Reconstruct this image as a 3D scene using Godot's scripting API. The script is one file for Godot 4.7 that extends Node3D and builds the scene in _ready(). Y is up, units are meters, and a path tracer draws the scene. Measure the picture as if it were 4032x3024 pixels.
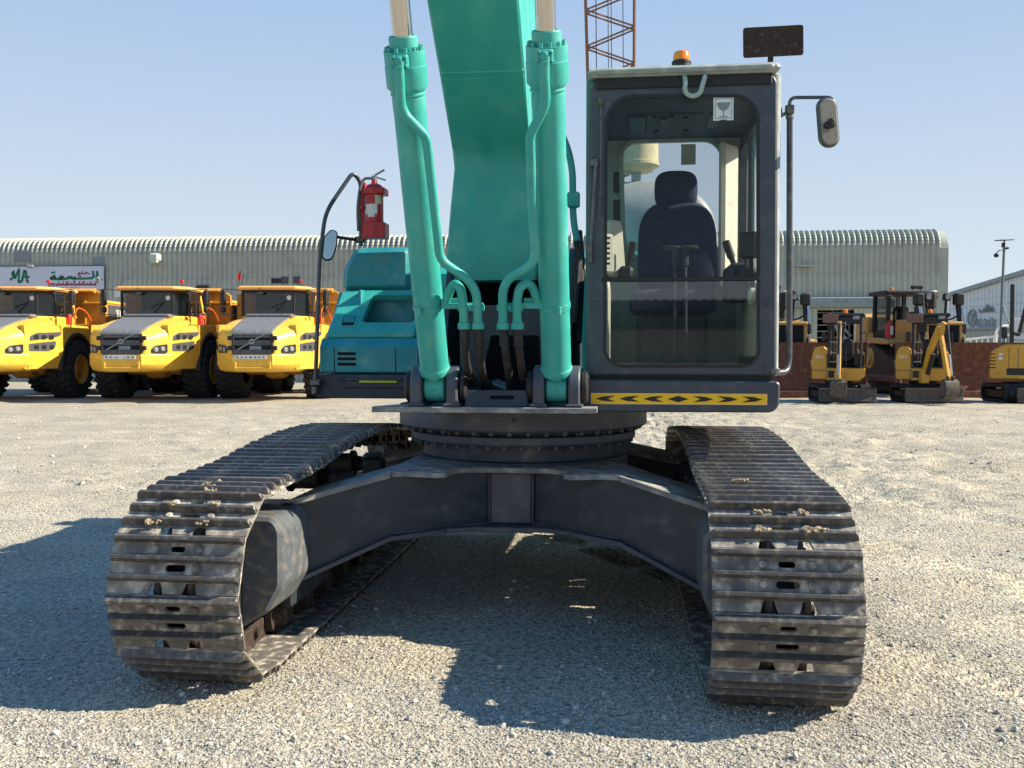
extends Node3D
# A yard of parked machines: a teal crawler excavator seen from its front, dump trucks, dozers and small diggers behind it, a long clad warehouse.

const CREASE := 0.74
var M := {}
var rng := RandomNumberGenerator.new()

# ---------- mesh helpers: a Soup collects triangles and commits them with creased smooth normals ----------
class Soup:
	var v := PackedVector3Array()
	var c := PackedColorArray()
	var col := Color.WHITE
	var colored := false
	func tri(a: Vector3, b: Vector3, d: Vector3) -> void:
		v.append(a); v.append(b); v.append(d)
		if colored:
			c.append(col); c.append(col); c.append(col)
	func quad(a: Vector3, b: Vector3, d: Vector3, e: Vector3) -> void:
		tri(a, b, d); tri(a, d, e)
	func mesh(crease: float) -> ArrayMesh:
		var n := v.size()
		var fn := PackedVector3Array(); fn.resize(n / 3)
		var at := {}
		for f in n / 3:
			var cr := (v[f * 3 + 1] - v[f * 3]).cross(v[f * 3 + 2] - v[f * 3])
			fn[f] = cr
			for k in 3:
				var key := Vector3i(v[f * 3 + k] * 5000.0 + Vector3(0.5, 0.5, 0.5))
				if at.has(key): at[key].append(f)
				else: at[key] = [f]
		var nm := PackedVector3Array(); nm.resize(n)
		var ov := PackedVector3Array(); ov.resize(n)
		for f in n / 3:
			var mine := fn[f].normalized()
			for k in 3:
				var sum := Vector3.ZERO
				var key := Vector3i(v[f * 3 + k] * 5000.0 + Vector3(0.5, 0.5, 0.5))
				for g in at[key]:
					if mine.dot(fn[g].normalized()) > crease:
						sum += fn[g]
				var w: int = f * 3 + [0, 2, 1][k]   # clockwise for Godot
				nm[w] = sum.normalized() if sum.length_squared() > 1e-20 else Vector3.UP
				ov[w] = v[f * 3 + k]
		var arr := []
		arr.resize(Mesh.ARRAY_MAX)
		arr[Mesh.ARRAY_VERTEX] = ov
		arr[Mesh.ARRAY_NORMAL] = nm
		if colored:
			var oc := PackedColorArray(); oc.resize(n)
			for f in n / 3:
				for k in 3:
					oc[f * 3 + [0, 2, 1][k]] = c[f * 3 + k]
			arr[Mesh.ARRAY_COLOR] = oc
		var m := ArrayMesh.new()
		m.add_surface_from_arrays(Mesh.PRIMITIVE_TRIANGLES, arr)
		return m

func S() -> Soup:
	return Soup.new()

func at(p: Vector3, ry := 0.0, rx := 0.0, rz := 0.0) -> Transform3D:
	return Transform3D(Basis.from_euler(Vector3(rx, ry, rz)), p)

# a frame whose Y axis runs from a to b
func along(a: Vector3, b: Vector3) -> Transform3D:
	var y := (b - a).normalized()
	var x := y.cross(Vector3.FORWARD if absf(y.z) < 0.9 else Vector3.RIGHT).normalized()
	return Transform3D(Basis(x, y, x.cross(y)), a)

func put(called: String, s: Soup, m: Material, parent: Node = self) -> MeshInstance3D:
	var o := MeshInstance3D.new()
	o.name = called
	o.mesh = s.mesh(CREASE)
	o.material_override = m
	parent.add_child(o, true)
	return o

func again(called: String, src: MeshInstance3D, parent: Node, t: Transform3D) -> MeshInstance3D:
	var o := MeshInstance3D.new()
	o.name = called
	o.mesh = src.mesh
	o.material_override = src.material_override
	o.transform = t
	parent.add_child(o, true)
	return o

func group_node(called: String, parent: Node, t := Transform3D()) -> Node3D:
	var o := Node3D.new()
	o.name = called
	o.transform = t
	parent.add_child(o, true)
	return o

func tag(o: Node, label: String, category: String, grp := "", kind := "") -> Node:
	if label: o.set_meta("label", label)
	if category: o.set_meta("category", category)
	if grp: o.set_meta("group", grp)
	if kind: o.set_meta("kind", kind)
	return o

# convex face turned away from a centre
func cface(s: Soup, p: Array, c: Vector3) -> void:
	var nrm: Vector3 = (p[1] - p[0]).cross(p[2] - p[0])
	var q := p.duplicate()
	if nrm.dot(p[0] - c) < 0.0: q.reverse()
	for k in range(1, q.size() - 1):
		s.tri(q[0], q[k], q[k + 1])

func box(s: Soup, t: Transform3D, size: Vector3, b := 0.0) -> void:
	var h := size / 2.0
	b = minf(b, minf(h.x, minf(h.y, h.z)) * 0.9)
	var pt := func(k: int, sg: Vector3) -> Vector3:
		var q := Vector3(h.x - b, h.y - b, h.z - b)
		q[k] = h[k]
		return t * (q * sg)
	var c := t.origin
	for k in 3:
		var l := (k + 1) % 3
		var m := (k + 2) % 3
		for e in [-1.0, 1.0]:
			var p := []
			for q in [[-1.0, -1.0], [1.0, -1.0], [1.0, 1.0], [-1.0, 1.0]]:
				var sg := Vector3.ONE
				sg[k] = e; sg[l] = q[0]; sg[m] = q[1]
				p.append(pt.call(k, sg))
			cface(s, p, c)
	if b <= 0.0: return
	for k in 3:
		var l := (k + 1) % 3
		var m := (k + 2) % 3
		for e in [-1.0, 1.0]:
			for f in [-1.0, 1.0]:
				var a := Vector3.ONE
				a[k] = e; a[l] = f; a[m] = -1.0
				var z := a
				z[m] = 1.0
				cface(s, [pt.call(k, a), pt.call(l, a), pt.call(l, z), pt.call(k, z)], c)
	for x in [-1.0, 1.0]:
		for y in [-1.0, 1.0]:
			for z in [-1.0, 1.0]:
				var sg := Vector3(x, y, z)
				cface(s, [pt.call(0, sg), pt.call(1, sg), pt.call(2, sg)], c)

# box between two corners
func bb(s: Soup, a: Vector3, z: Vector3, b := 0.0) -> void:
	box(s, at((a + z) / 2.0), (z - a).abs(), b)

# a bar of square section from a to b
func bar(s: Soup, a: Vector3, z: Vector3, w: float, d := -1.0, b := 0.0) -> void:
	var t := along(a, z)
	t.origin = (a + z) / 2.0
	box(s, t, Vector3(w, a.distance_to(z), d if d > 0.0 else w), b)

func area2(p: PackedVector2Array) -> float:
	var sum := 0.0
	for k in p.size():
		sum += p[k].cross(p[(k + 1) % p.size()])
	return sum

func ccw(p: PackedVector2Array) -> PackedVector2Array:
	var q := p.duplicate()
	if area2(q) < 0.0: q.reverse()
	return q

func inset(p: PackedVector2Array, b: float) -> PackedVector2Array:
	var out := PackedVector2Array()
	var n := p.size()
	for k in n:
		var d0 := (p[k] - p[(k + n - 1) % n]).normalized()
		var d1 := (p[(k + 1) % n] - p[k]).normalized()
		var n0 := Vector2(-d0.y, d0.x)
		var n1 := Vector2(-d1.y, d1.x)
		var mid := n0 + n1
		var len2 := maxf(mid.length_squared(), 0.4)
		out.append(p[k] + mid * (2.0 * b / len2))
	return out

# joins holes to the outline by cuts, nearest hole first
func bridge(outer: PackedVector2Array, holes: Array) -> PackedVector2Array:
	var poly := outer.duplicate()
	var left := []
	for h0 in holes:
		var h: PackedVector2Array = ccw(h0)
		h.reverse()
		left.append(h)
	while left:
		var best := 1e9
		var bi := 0
		var bj := 0
		var bh := 0
		for q in left.size():
			var h: PackedVector2Array = left[q]
			for i in poly.size():
				for j in h.size():
					var d := poly[i].distance_squared_to(h[j])
					if d < best:
						best = d; bi = i; bj = j; bh = q
		var h: PackedVector2Array = left[bh]
		left.remove_at(bh)
		var out := PackedVector2Array()
		for i in bi + 1: out.append(poly[i])
		for j in h.size() + 1: out.append(h[(bj + j) % h.size()])
		for i in range(bi, poly.size()): out.append(poly[i])
		poly = out
	return poly

# ear clipping that puts up with the cuts of bridge()
func ears(p: PackedVector2Array) -> PackedInt32Array:
	var idx := []
	for k in p.size(): idx.append(k)
	var out := PackedInt32Array()
	var guard := 0
	var k := 0
	while idx.size() > 3 and guard < idx.size() * 2 + 4:
		var n := idx.size()
		k = k % n
		var ia: int = idx[(k + n - 1) % n]
		var ib: int = idx[k]
		var ic: int = idx[(k + 1) % n]
		var a := p[ia]
		var b := p[ib]
		var c := p[ic]
		var cr := (b - a).cross(c - b)
		var ok := cr > 1e-12
		if ok:
			for q in idx:
				if q == ia or q == ib or q == ic: continue
				var v := p[q]
				if v == a or v == b or v == c: continue
				if (b - a).cross(v - a) >= 0.0 and (c - b).cross(v - b) >= 0.0 and (a - c).cross(v - c) >= 0.0:
					ok = false
					break
		if ok or (absf(cr) <= 1e-12):
			if ok:
				out.append(ia); out.append(ib); out.append(ic)
			idx.remove_at(k)
			guard = 0
			k += 1 if idx.size() % 2 else 0
		else:
			k += 1
			guard += 1
	if idx.size() == 3:
		for q in idx: out.append(q)
	return out

# the chamfer that an outline can take without folding over
func fit(p: PackedVector2Array, b: float) -> float:
	for tries in 8:
		var q := inset(p, b)
		var good := true
		for k in p.size():
			var e := (k + 1) % p.size()
			if (p[e] - p[k]).dot(q[e] - q[k]) < 0.0:
				good = false
				break
		if good: return b
		b *= 0.6
	return 0.0

# polygon in the frame's XY plane, thickness d along Z (centred), chamfer b
func prism(s: Soup, t: Transform3D, poly: PackedVector2Array, d: float, b := 0.0, holes := []) -> void:
	var p := ccw(poly)
	if b > 0.0: b = fit(p, minf(b, d * 0.45))
	var inn := inset(p, b) if b > 0.0 else p
	var h := d / 2.0
	var cap := bridge(inn, holes)
	var idx := ears(cap)
	for k in idx.size() / 3:
		var a := cap[idx[k * 3]]
		var q := cap[idx[k * 3 + 1]]
		var c := cap[idx[k * 3 + 2]]
		if (q - a).cross(c - a) < 0.0:
			var w := q
			q = c
			c = w
		s.tri(t * Vector3(a.x, a.y, h), t * Vector3(q.x, q.y, h), t * Vector3(c.x, c.y, h))
		s.tri(t * Vector3(a.x, a.y, -h), t * Vector3(c.x, c.y, -h), t * Vector3(q.x, q.y, -h))
	var n := p.size()
	for k in n:
		var a := p[k]
		var q := p[(k + 1) % n]
		s.quad(t * Vector3(a.x, a.y, -h + b), t * Vector3(q.x, q.y, -h + b), t * Vector3(q.x, q.y, h - b), t * Vector3(a.x, a.y, h - b))
		if b > 0.0:
			var ai := inn[k]
			var qi := inn[(k + 1) % n]
			s.quad(t * Vector3(a.x, a.y, h - b), t * Vector3(q.x, q.y, h - b), t * Vector3(qi.x, qi.y, h), t * Vector3(ai.x, ai.y, h))
			s.quad(t * Vector3(ai.x, ai.y, -h), t * Vector3(qi.x, qi.y, -h), t * Vector3(q.x, q.y, -h + b), t * Vector3(a.x, a.y, -h + b))
	for h0 in holes:
		var q: PackedVector2Array = ccw(h0)
		for k in q.size():
			var a := q[k]
			var c := q[(k + 1) % q.size()]
			s.quad(t * Vector3(c.x, c.y, -h), t * Vector3(a.x, a.y, -h), t * Vector3(a.x, a.y, h), t * Vector3(c.x, c.y, h))

# prism with the polygon in (z, y), thickness along x, centred at x
func slab_x(s: Soup, x: float, poly: PackedVector2Array, d: float, b := 0.0, holes := []) -> void:
	prism(s, Transform3D(Basis(Vector3(0, 0, 1), Vector3(0, 1, 0), Vector3(-1, 0, 0)), Vector3(x, 0, 0)), poly, d, b, holes)

# prism with the polygon in (x, z), thickness along y, centred at y
func slab_y(s: Soup, y: float, poly: PackedVector2Array, d: float, b := 0.0, holes := []) -> void:
	prism(s, Transform3D(Basis(Vector3(1, 0, 0), Vector3(0, 0, 1), Vector3(0, -1, 0)), Vector3(0, y, 0)), poly, d, b, holes)

func pv(a: Array) -> PackedVector2Array:
	var p := PackedVector2Array()
	for k in a.size() / 2: p.append(Vector2(a[k * 2], a[k * 2 + 1]))
	return p

func rrect(cx: float, cy: float, w: float, h: float, r: float, seg := 5) -> PackedVector2Array:
	return fillet(pv([cx - w / 2, cy - h / 2, cx + w / 2, cy - h / 2, cx + w / 2, cy + h / 2, cx - w / 2, cy + h / 2]), r, seg)

func circle(cx: float, cy: float, r: float, n := 20) -> PackedVector2Array:
	var p := PackedVector2Array()
	for k in n: p.append(Vector2(cx + r * cos(TAU * k / n), cy + r * sin(TAU * k / n)))
	return p

# round the corners of a polygon; r one radius or a list of them
func fillet(p: PackedVector2Array, r, seg := 5) -> PackedVector2Array:
	var out := PackedVector2Array()
	var n := p.size()
	for k in n:
		var a := p[(k + n - 1) % n]
		var c := p[k]
		var e := p[(k + 1) % n]
		var rr: float = r[k] if r is Array else r
		var da := (a - c).normalized()
		var de := (e - c).normalized()
		var ang := acos(clampf(da.dot(de), -1.0, 1.0))
		if rr <= 0.0 or ang > 3.0:
			out.append(c)
			continue
		var d := minf(rr / tan(ang / 2.0), minf(a.distance_to(c), e.distance_to(c)) * 0.49)
		rr = d * tan(ang / 2.0)
		var o := c + (da + de).normalized() * (rr / sin(ang / 2.0))
		var p0 := c + da * d - o
		var turn := p0.angle_to(c + de * d - o)
		for q in seg + 1: out.append(o + p0.rotated(turn * q / seg))
	return out

# a path with its corners rounded
func bend(p: Array, r: float, seg := 4) -> Array:
	var out := [p[0]]
	for k in range(1, p.size() - 1):
		var a: Vector3 = p[k - 1]
		var c: Vector3 = p[k]
		var e: Vector3 = p[k + 1]
		var d := minf(r, minf(a.distance_to(c), c.distance_to(e)) * 0.48)
		var u := c + (a - c).normalized() * d
		var w := c + (e - c).normalized() * d
		for q in seg + 1:
			var f := float(q) / seg
			out.append(u.lerp(c, f).lerp(c.lerp(w, f), f))
	out.append(p[-1])
	return out

func spline(p: Array, seg := 6) -> Array:
	var out := []
	for k in p.size() - 1:
		var a: Vector3 = p[maxi(k - 1, 0)]
		var d: Vector3 = p[mini(k + 2, p.size() - 1)]
		for q in seg: out.append(p[k].cubic_interpolate(p[k + 1], a, d, float(q) / seg))
	out.append(p[-1])
	return out

func tube(s: Soup, p: Array, r, n := 8, caps := true) -> void:
	var rings := []
	var x := Vector3.ZERO
	for k in p.size():
		var dir: Vector3 = (p[mini(k + 1, p.size() - 1)] - p[maxi(k - 1, 0)]).normalized()
		if k == 0:
			x = dir.cross(Vector3.UP if absf(dir.y) < 0.9 else Vector3.RIGHT).normalized()
		else:
			x = (x - dir * x.dot(dir)).normalized()
		var y := dir.cross(x)
		var rr: float = r[k] if r is Array else r
		var ring := PackedVector3Array()
		for q in n: ring.append(p[k] + (x * cos(TAU * q / n) + y * sin(TAU * q / n)) * rr)
		rings.append(ring)
	loft(s, rings, caps)

# skin closed rings one after the other (each ring counterclockwise seen from the end of the path)
func loft(s: Soup, rings: Array, caps := true) -> void:
	for k in rings.size() - 1:
		var a: PackedVector3Array = rings[k]
		var b: PackedVector3Array = rings[k + 1]
		var n := a.size()
		for q in n: s.quad(a[q], a[(q + 1) % n], b[(q + 1) % n], b[q])
	if caps:
		for e in [0, rings.size() - 1]:
			var r: PackedVector3Array = rings[e]
			var c := Vector3.ZERO
			for q in r: c += q
			c /= r.size()
			for q in r.size():
				if e == 0: s.tri(c, r[(q + 1) % r.size()], r[q])
				else: s.tri(c, r[q], r[(q + 1) % r.size()])

# profile of (radius, height) pairs turned about the frame's Y axis
func lathe(s: Soup, t: Transform3D, prof: Array, n := 24) -> void:
	for k in prof.size() / 2 - 1:
		var r0: float = prof[k * 2]
		var y0: float = prof[k * 2 + 1]
		var r1: float = prof[k * 2 + 2]
		var y1: float = prof[k * 2 + 3]
		for q in n:
			var a := TAU * q / n
			var b := TAU * (q + 1) / n
			var p0 := t * Vector3(r0 * cos(a), y0, -r0 * sin(a))
			var p1 := t * Vector3(r0 * cos(b), y0, -r0 * sin(b))
			var p2 := t * Vector3(r1 * cos(b), y1, -r1 * sin(b))
			var p3 := t * Vector3(r1 * cos(a), y1, -r1 * sin(a))
			if r0 > 1e-5: s.tri(p0, p1, p2)
			if r1 > 1e-5: s.tri(p0, p2, p3)

func cyl(s: Soup, a: Vector3, b: Vector3, r: float, n := 16, ch := 0.0) -> void:
	var h := a.distance_to(b)
	lathe(s, along(a, b), [0, 0, r - ch, 0, r, ch, r, h - ch, r - ch, h, 0, h], n)

func bolt(s: Soup, p: Vector3, dir: Vector3, r: float, h: float) -> void:
	lathe(s, along(p, p + dir), [r, 0, r, h * 0.8, r * 0.8, h, 0, h], 6)

# a superellipse body: rings across Y, for cushions and rounded covers
func cushion(s: Soup, t: Transform3D, size: Vector3, e := 0.35, nu := 20, nv := 10) -> void:
	var f := func(w: float, m: float) -> float:
		return signf(w) * pow(absf(w), m)
	var rings := []
	for j in range(1, nv):
		var b := -PI / 2 + PI * j / nv
		var ring := PackedVector3Array()
		for k in nu:
			var a := -TAU * k / nu
			ring.append(t * Vector3(size.x / 2 * f.call(cos(b), e) * f.call(cos(a), e), size.y / 2 * f.call(sin(b), e), size.z / 2 * f.call(cos(b), e) * f.call(sin(a), e)))
		rings.append(ring)
	loft(s, rings)

func letters(called: String, words: String, size: float, m: Material, parent: Node, t: Transform3D, face := "Droid Sans", bold := true) -> MeshInstance3D:
	var f := SystemFont.new()
	f.font_names = PackedStringArray([face])
	f.font_weight = 700 if bold else 400
	var x := TextMesh.new()
	x.text = words
	x.font = f
	x.font_size = 32
	x.pixel_size = size / 23.0
	x.depth = 0.006
	var o := MeshInstance3D.new()
	o.name = called
	o.mesh = x
	o.material_override = m
	o.transform = t
	parent.add_child(o, true)
	return o

# ---------- materials ----------
func noise(freq: float, octaves: int, seed_: int, type := FastNoiseLite.TYPE_SIMPLEX_SMOOTH) -> FastNoiseLite:
	var n := FastNoiseLite.new()
	n.noise_type = type
	n.frequency = freq
	n.fractal_octaves = octaves
	n.seed = seed_
	return n

func ntex(n: FastNoiseLite, cols: Array, stops: Array, size := 512) -> NoiseTexture2D:
	var x := NoiseTexture2D.new()
	x.width = size; x.height = size
	x.seamless = true
	x.noise = n
	var g := Gradient.new()
	g.offsets = PackedFloat32Array(stops)
	g.colors = PackedColorArray(cols)
	x.color_ramp = g
	return x

func ntex_n(n: FastNoiseLite, strength: float, size := 512) -> NoiseTexture2D:
	var x := NoiseTexture2D.new()
	x.width = size; x.height = size
	x.seamless = true
	x.noise = n
	x.as_normal_map = true
	x.bump_strength = strength
	return x

func plain(c: Color, rough := 0.6, metal := 0.0) -> StandardMaterial3D:
	var m := StandardMaterial3D.new()
	m.albedo_color = c
	m.roughness = rough
	m.metallic = metal
	return m

# a painted or bare surface: its colour, the dust or wear on it in patches, how rough, how many metres a patch is
func worn(c: Color, d: Color, lo: float, hi: float, rough := 0.5, metal := 0.0, metres := 1.0, seed_ := 1, bump := 0.0) -> StandardMaterial3D:
	var m := StandardMaterial3D.new()
	m.albedo_texture = ntex(noise(0.012, 6, seed_), [c.darkened(0.06), c, c.lerp(d, 0.35), d], [0.0, lo, (lo + hi) / 2, hi])
	m.roughness = rough
	m.metallic = metal
	m.uv1_triplanar = true
	m.uv1_scale = Vector3.ONE / metres
	if bump > 0.0:
		m.normal_enabled = true
		m.normal_texture = M.bump_tex
		m.normal_scale = bump
	return m

func glass(c: Color, a: float, rough := 0.02) -> StandardMaterial3D:
	var m := StandardMaterial3D.new()
	m.transparency = BaseMaterial3D.TRANSPARENCY_ALPHA
	m.albedo_color = Color(c, a)
	m.roughness = rough
	m.metallic_specular = 0.5
	return m

# uneven gloss: dust films and rubbed spots
func mottle(m: StandardMaterial3D, lo: float, hi: float, seed_: int) -> void:
	m.roughness = 1.0
	m.roughness_texture = ntex(noise(0.02, 6, seed_), [Color(lo, lo, lo), Color(hi, hi, hi)], [0.3, 0.75])

func make_materials() -> void:
	M.bump_tex = ntex_n(noise(0.03, 5, 77), 6.0)
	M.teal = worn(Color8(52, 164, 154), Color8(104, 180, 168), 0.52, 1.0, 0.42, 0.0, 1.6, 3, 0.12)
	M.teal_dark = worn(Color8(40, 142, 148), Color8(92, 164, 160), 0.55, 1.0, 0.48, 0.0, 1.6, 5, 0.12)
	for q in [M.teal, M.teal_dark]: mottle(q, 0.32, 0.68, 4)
	M.grey = worn(Color8(66, 71, 80), Color8(112, 110, 106), 0.5, 1.05, 0.5, 0.0, 1.2, 7, 0.15)
	M.navy = worn(Color8(44, 52, 60), Color8(112, 110, 102), 0.55, 1.05, 0.5, 0.0, 1.2, 9, 0.15)
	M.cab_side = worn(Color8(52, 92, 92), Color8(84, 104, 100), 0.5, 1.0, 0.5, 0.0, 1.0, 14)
	M.guard = worn(Color8(84, 90, 96), Color8(132, 122, 106), 0.45, 0.9, 0.6, 0.0, 0.5, 12, 0.2)
	M.dusty = worn(Color8(108, 110, 112), Color8(168, 162, 148), 0.3, 0.8, 0.75, 0.0, 0.9, 11, 0.2)
	M.cabgrey = worn(Color8(62, 67, 75), Color8(96, 96, 94), 0.55, 1.05, 0.45, 0.0, 1.0, 13, 0.1)
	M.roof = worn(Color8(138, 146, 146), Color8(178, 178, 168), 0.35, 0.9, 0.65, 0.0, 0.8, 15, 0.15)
	M.black = worn(Color8(26, 27, 29), Color8(58, 56, 54), 0.55, 1.1, 0.6, 0.0, 0.7, 17, 0.15)
	M.rubber = worn(Color8(30, 31, 32), Color8(84, 80, 74), 0.5, 1.05, 0.85, 0.0, 0.6, 19, 0.3)
	M.hose = worn(Color8(38, 39, 42), Color8(82, 78, 72), 0.5, 1.0, 0.7, 0.0, 0.4, 21, 0.3)
	M.pipe = worn(Color8(74, 76, 80), Color8(112, 110, 106), 0.5, 1.0, 0.35, 0.4, 0.5, 23)
	M.chrome = plain(Color8(205, 202, 196), 0.07, 1.0)
	M.steel = worn(Color8(110, 110, 108), Color8(80, 72, 62), 0.4, 0.9, 0.45, 0.7, 0.5, 25)
	M.pocked = worn(Color8(52, 40, 34), Color8(118, 96, 76), 0.56, 0.98, 0.75, 0.0, 0.35, 27, 0.3)
	var sh: StandardMaterial3D = worn(Color8(104, 100, 94), Color8(196, 186, 166), 0.36, 0.74, 0.78, 0.05, 0.7, 29, 0.5)
	M.shoe = sh
	M.shoe_b = worn(Color8(96, 93, 89), Color8(190, 180, 162), 0.4, 0.8, 0.74, 0.1, 0.55, 31, 0.5)
	M.shoe_c = worn(Color8(84, 80, 77), Color8(176, 164, 140), 0.5, 0.95, 0.36, 0.25, 0.4, 32, 0.3)
	for q in [M.shoe, M.shoe_b, M.shoe_c]: q.uv1_world_triplanar = true
	M.mud = worn(Color8(150, 134, 108), Color8(186, 172, 144), 0.4, 0.8, 0.95, 0.0, 0.2, 33, 0.8)
	M.red = worn(Color8(176, 32, 34), Color8(206, 92, 84), 0.55, 1.0, 0.4, 0.0, 0.3, 35, 0.1)
	M.orange_lamp = plain(Color8(250, 126, 18), 0.2)
	M.white = worn(Color8(222, 222, 216), Color8(180, 176, 164), 0.55, 1.0, 0.6, 0.0, 0.8, 37)
	M.yellow_tape = plain(Color8(204, 222, 22), 0.4)
	M.amber = plain(Color8(255, 196, 14), 0.4)
	M.ink = plain(Color8(24, 24, 26), 0.5)
	M.cream = worn(Color8(196, 200, 182), Color8(170, 170, 152), 0.5, 1.0, 0.6, 0.0, 0.5, 39)
	M.trim = worn(Color8(164, 176, 170), Color8(140, 150, 146), 0.5, 1.0, 0.65, 0.0, 0.5, 41)
	M.trim_dark = worn(Color8(46, 54, 62), Color8(66, 70, 74), 0.55, 1.0, 0.7, 0.0, 0.5, 42)
	M.cloth = worn(Color8(30, 42, 68), Color8(48, 58, 78), 0.4, 1.0, 0.95, 0.0, 0.3, 43, 0.4)
	M.cloth_pale = worn(Color8(120, 122, 126), Color8(96, 98, 102), 0.4, 1.0, 0.95, 0.0, 0.3, 45, 0.4)
	M.pane = glass(Color8(14, 34, 42), 0.1)
	M.pane.metallic_specular = 0.22
	M.pane_low = glass(Color8(22, 38, 42), 0.15)
	M.pane_low.metallic_specular = 0.9
	M.rear_pane = glass(Color8(130, 215, 228), 0.14)
	M.rear_pane.metallic_specular = 0.25
	M.dark_pane = glass(Color8(22, 30, 32), 0.5)
	M.mirror = plain(Color8(160, 176, 176), 0.06, 1.0)
	# background
	M.cat = worn(Color8(204, 150, 42), Color8(188, 160, 100), 0.45, 0.95, 0.45, 0.0, 1.2, 47)
	M.dozer = worn(Color8(188, 144, 74), Color8(168, 142, 100), 0.45, 1.0, 0.6, 0.0, 1.2, 49)
	M.hauler = worn(Color8(233, 181, 62), Color8(223, 190, 118), 0.55, 1.05, 0.38, 0.0, 1.6, 51)
	M.bed = worn(Color8(200, 140, 40), Color8(172, 120, 40), 0.45, 1.0, 0.6, 0.0, 1.6, 53)
	M.lid = worn(Color8(104, 106, 110), Color8(134, 132, 128), 0.45, 1.0, 0.6, 0.0, 1.0, 54)
	M.hood = worn(Color8(70, 72, 76), Color8(104, 102, 98), 0.45, 1.0, 0.55, 0.0, 1.0, 55)
	M.rust = worn(Color8(100, 63, 49), Color8(136, 100, 80), 0.45, 0.95, 0.8, 0.1, 1.4, 57, 0.3)
	M.rust_plate = worn(Color8(56, 38, 32), Color8(112, 92, 80), 0.6, 1.0, 0.85, 0.0, 0.25, 58, 0.3)
	M.hauler_roof = worn(Color8(238, 172, 100), Color8(226, 182, 124), 0.5, 1.0, 0.45, 0.0, 1.0, 82)
	M.paper_blue = plain(Color8(168, 196, 214), 0.7)
	M.blade_grey = worn(Color8(78, 72, 66), Color8(116, 102, 86), 0.4, 0.9, 0.7, 0.2, 0.8, 83, 0.2)
	M.plate_brown = worn(Color8(112, 84, 74), Color8(134, 110, 98), 0.5, 1.0, 0.8, 0.0, 0.6, 84)
	M.sign_white = worn(Color8(206, 208, 220), Color8(190, 192, 204), 0.5, 1.0, 0.6, 0.0, 2.0, 85)
	M.hood_pale = worn(Color8(150, 156, 154), Color8(132, 136, 134), 0.5, 1.0, 0.6, 0.0, 2.0, 86)
	M.pole_grey = plain(Color8(104, 116, 116), 0.5, 0.3)
	M.print_pale = worn(Color8(206, 204, 206), Color8(190, 188, 190), 0.5, 1.0, 0.7, 0.0, 2.0, 87)
	M.mast_rust = worn(Color8(124, 82, 56), Color8(168, 136, 106), 0.4, 0.9, 0.8, 0.0, 0.8, 59, 0.2)
	M.tyre = worn(Color8(34, 35, 37), Color8(78, 74, 68), 0.5, 1.0, 0.9, 0.0, 0.7, 61, 0.3)
	M.orange_rail = plain(Color8(226, 96, 42), 0.5)
	M.clad = worn(Color8(172, 176, 162), Color8(150, 154, 142), 0.4, 1.0, 0.6, 0.0, 6.0, 63)
	M.clad_low = worn(Color8(178, 183, 168), Color8(158, 162, 150), 0.4, 1.0, 0.6, 0.0, 5.0, 65)
	M.clad_white = worn(Color8(222, 225, 222), Color8(200, 204, 200), 0.45, 1.0, 0.6, 0.0, 5.0, 67)
	M.block = worn(Color8(190, 184, 164), Color8(164, 158, 140), 0.4, 0.9, 0.9, 0.0, 3.0, 69)
	M.beam = worn(Color8(140, 152, 150), Color8(118, 126, 124), 0.4, 1.0, 0.6, 0.0, 3.0, 71)
	M.dark = plain(Color8(16, 17, 18), 0.9)
	M.sign_green = plain(Color8(26, 112, 84), 0.5)
	M.sign_red = plain(Color8(150, 40, 58), 0.5)
	M.print_grey = plain(Color8(128, 134, 136), 0.6)
	M.galv = worn(Color8(150, 154, 156), Color8(120, 122, 122), 0.4, 1.0, 0.5, 0.4, 1.0, 73)
	M.mirror_back = worn(Color8(128, 124, 116), Color8(104, 100, 94), 0.4, 1.0, 0.6, 0.0, 0.3, 78)
	M.drum = worn(Color8(204, 198, 156), Color8(172, 166, 136), 0.4, 1.0, 0.7, 0.0, 0.6, 75)
	M.tank = worn(Color8(160, 166, 164), Color8(120, 124, 122), 0.4, 1.0, 0.5, 0.0, 1.2, 76)

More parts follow.
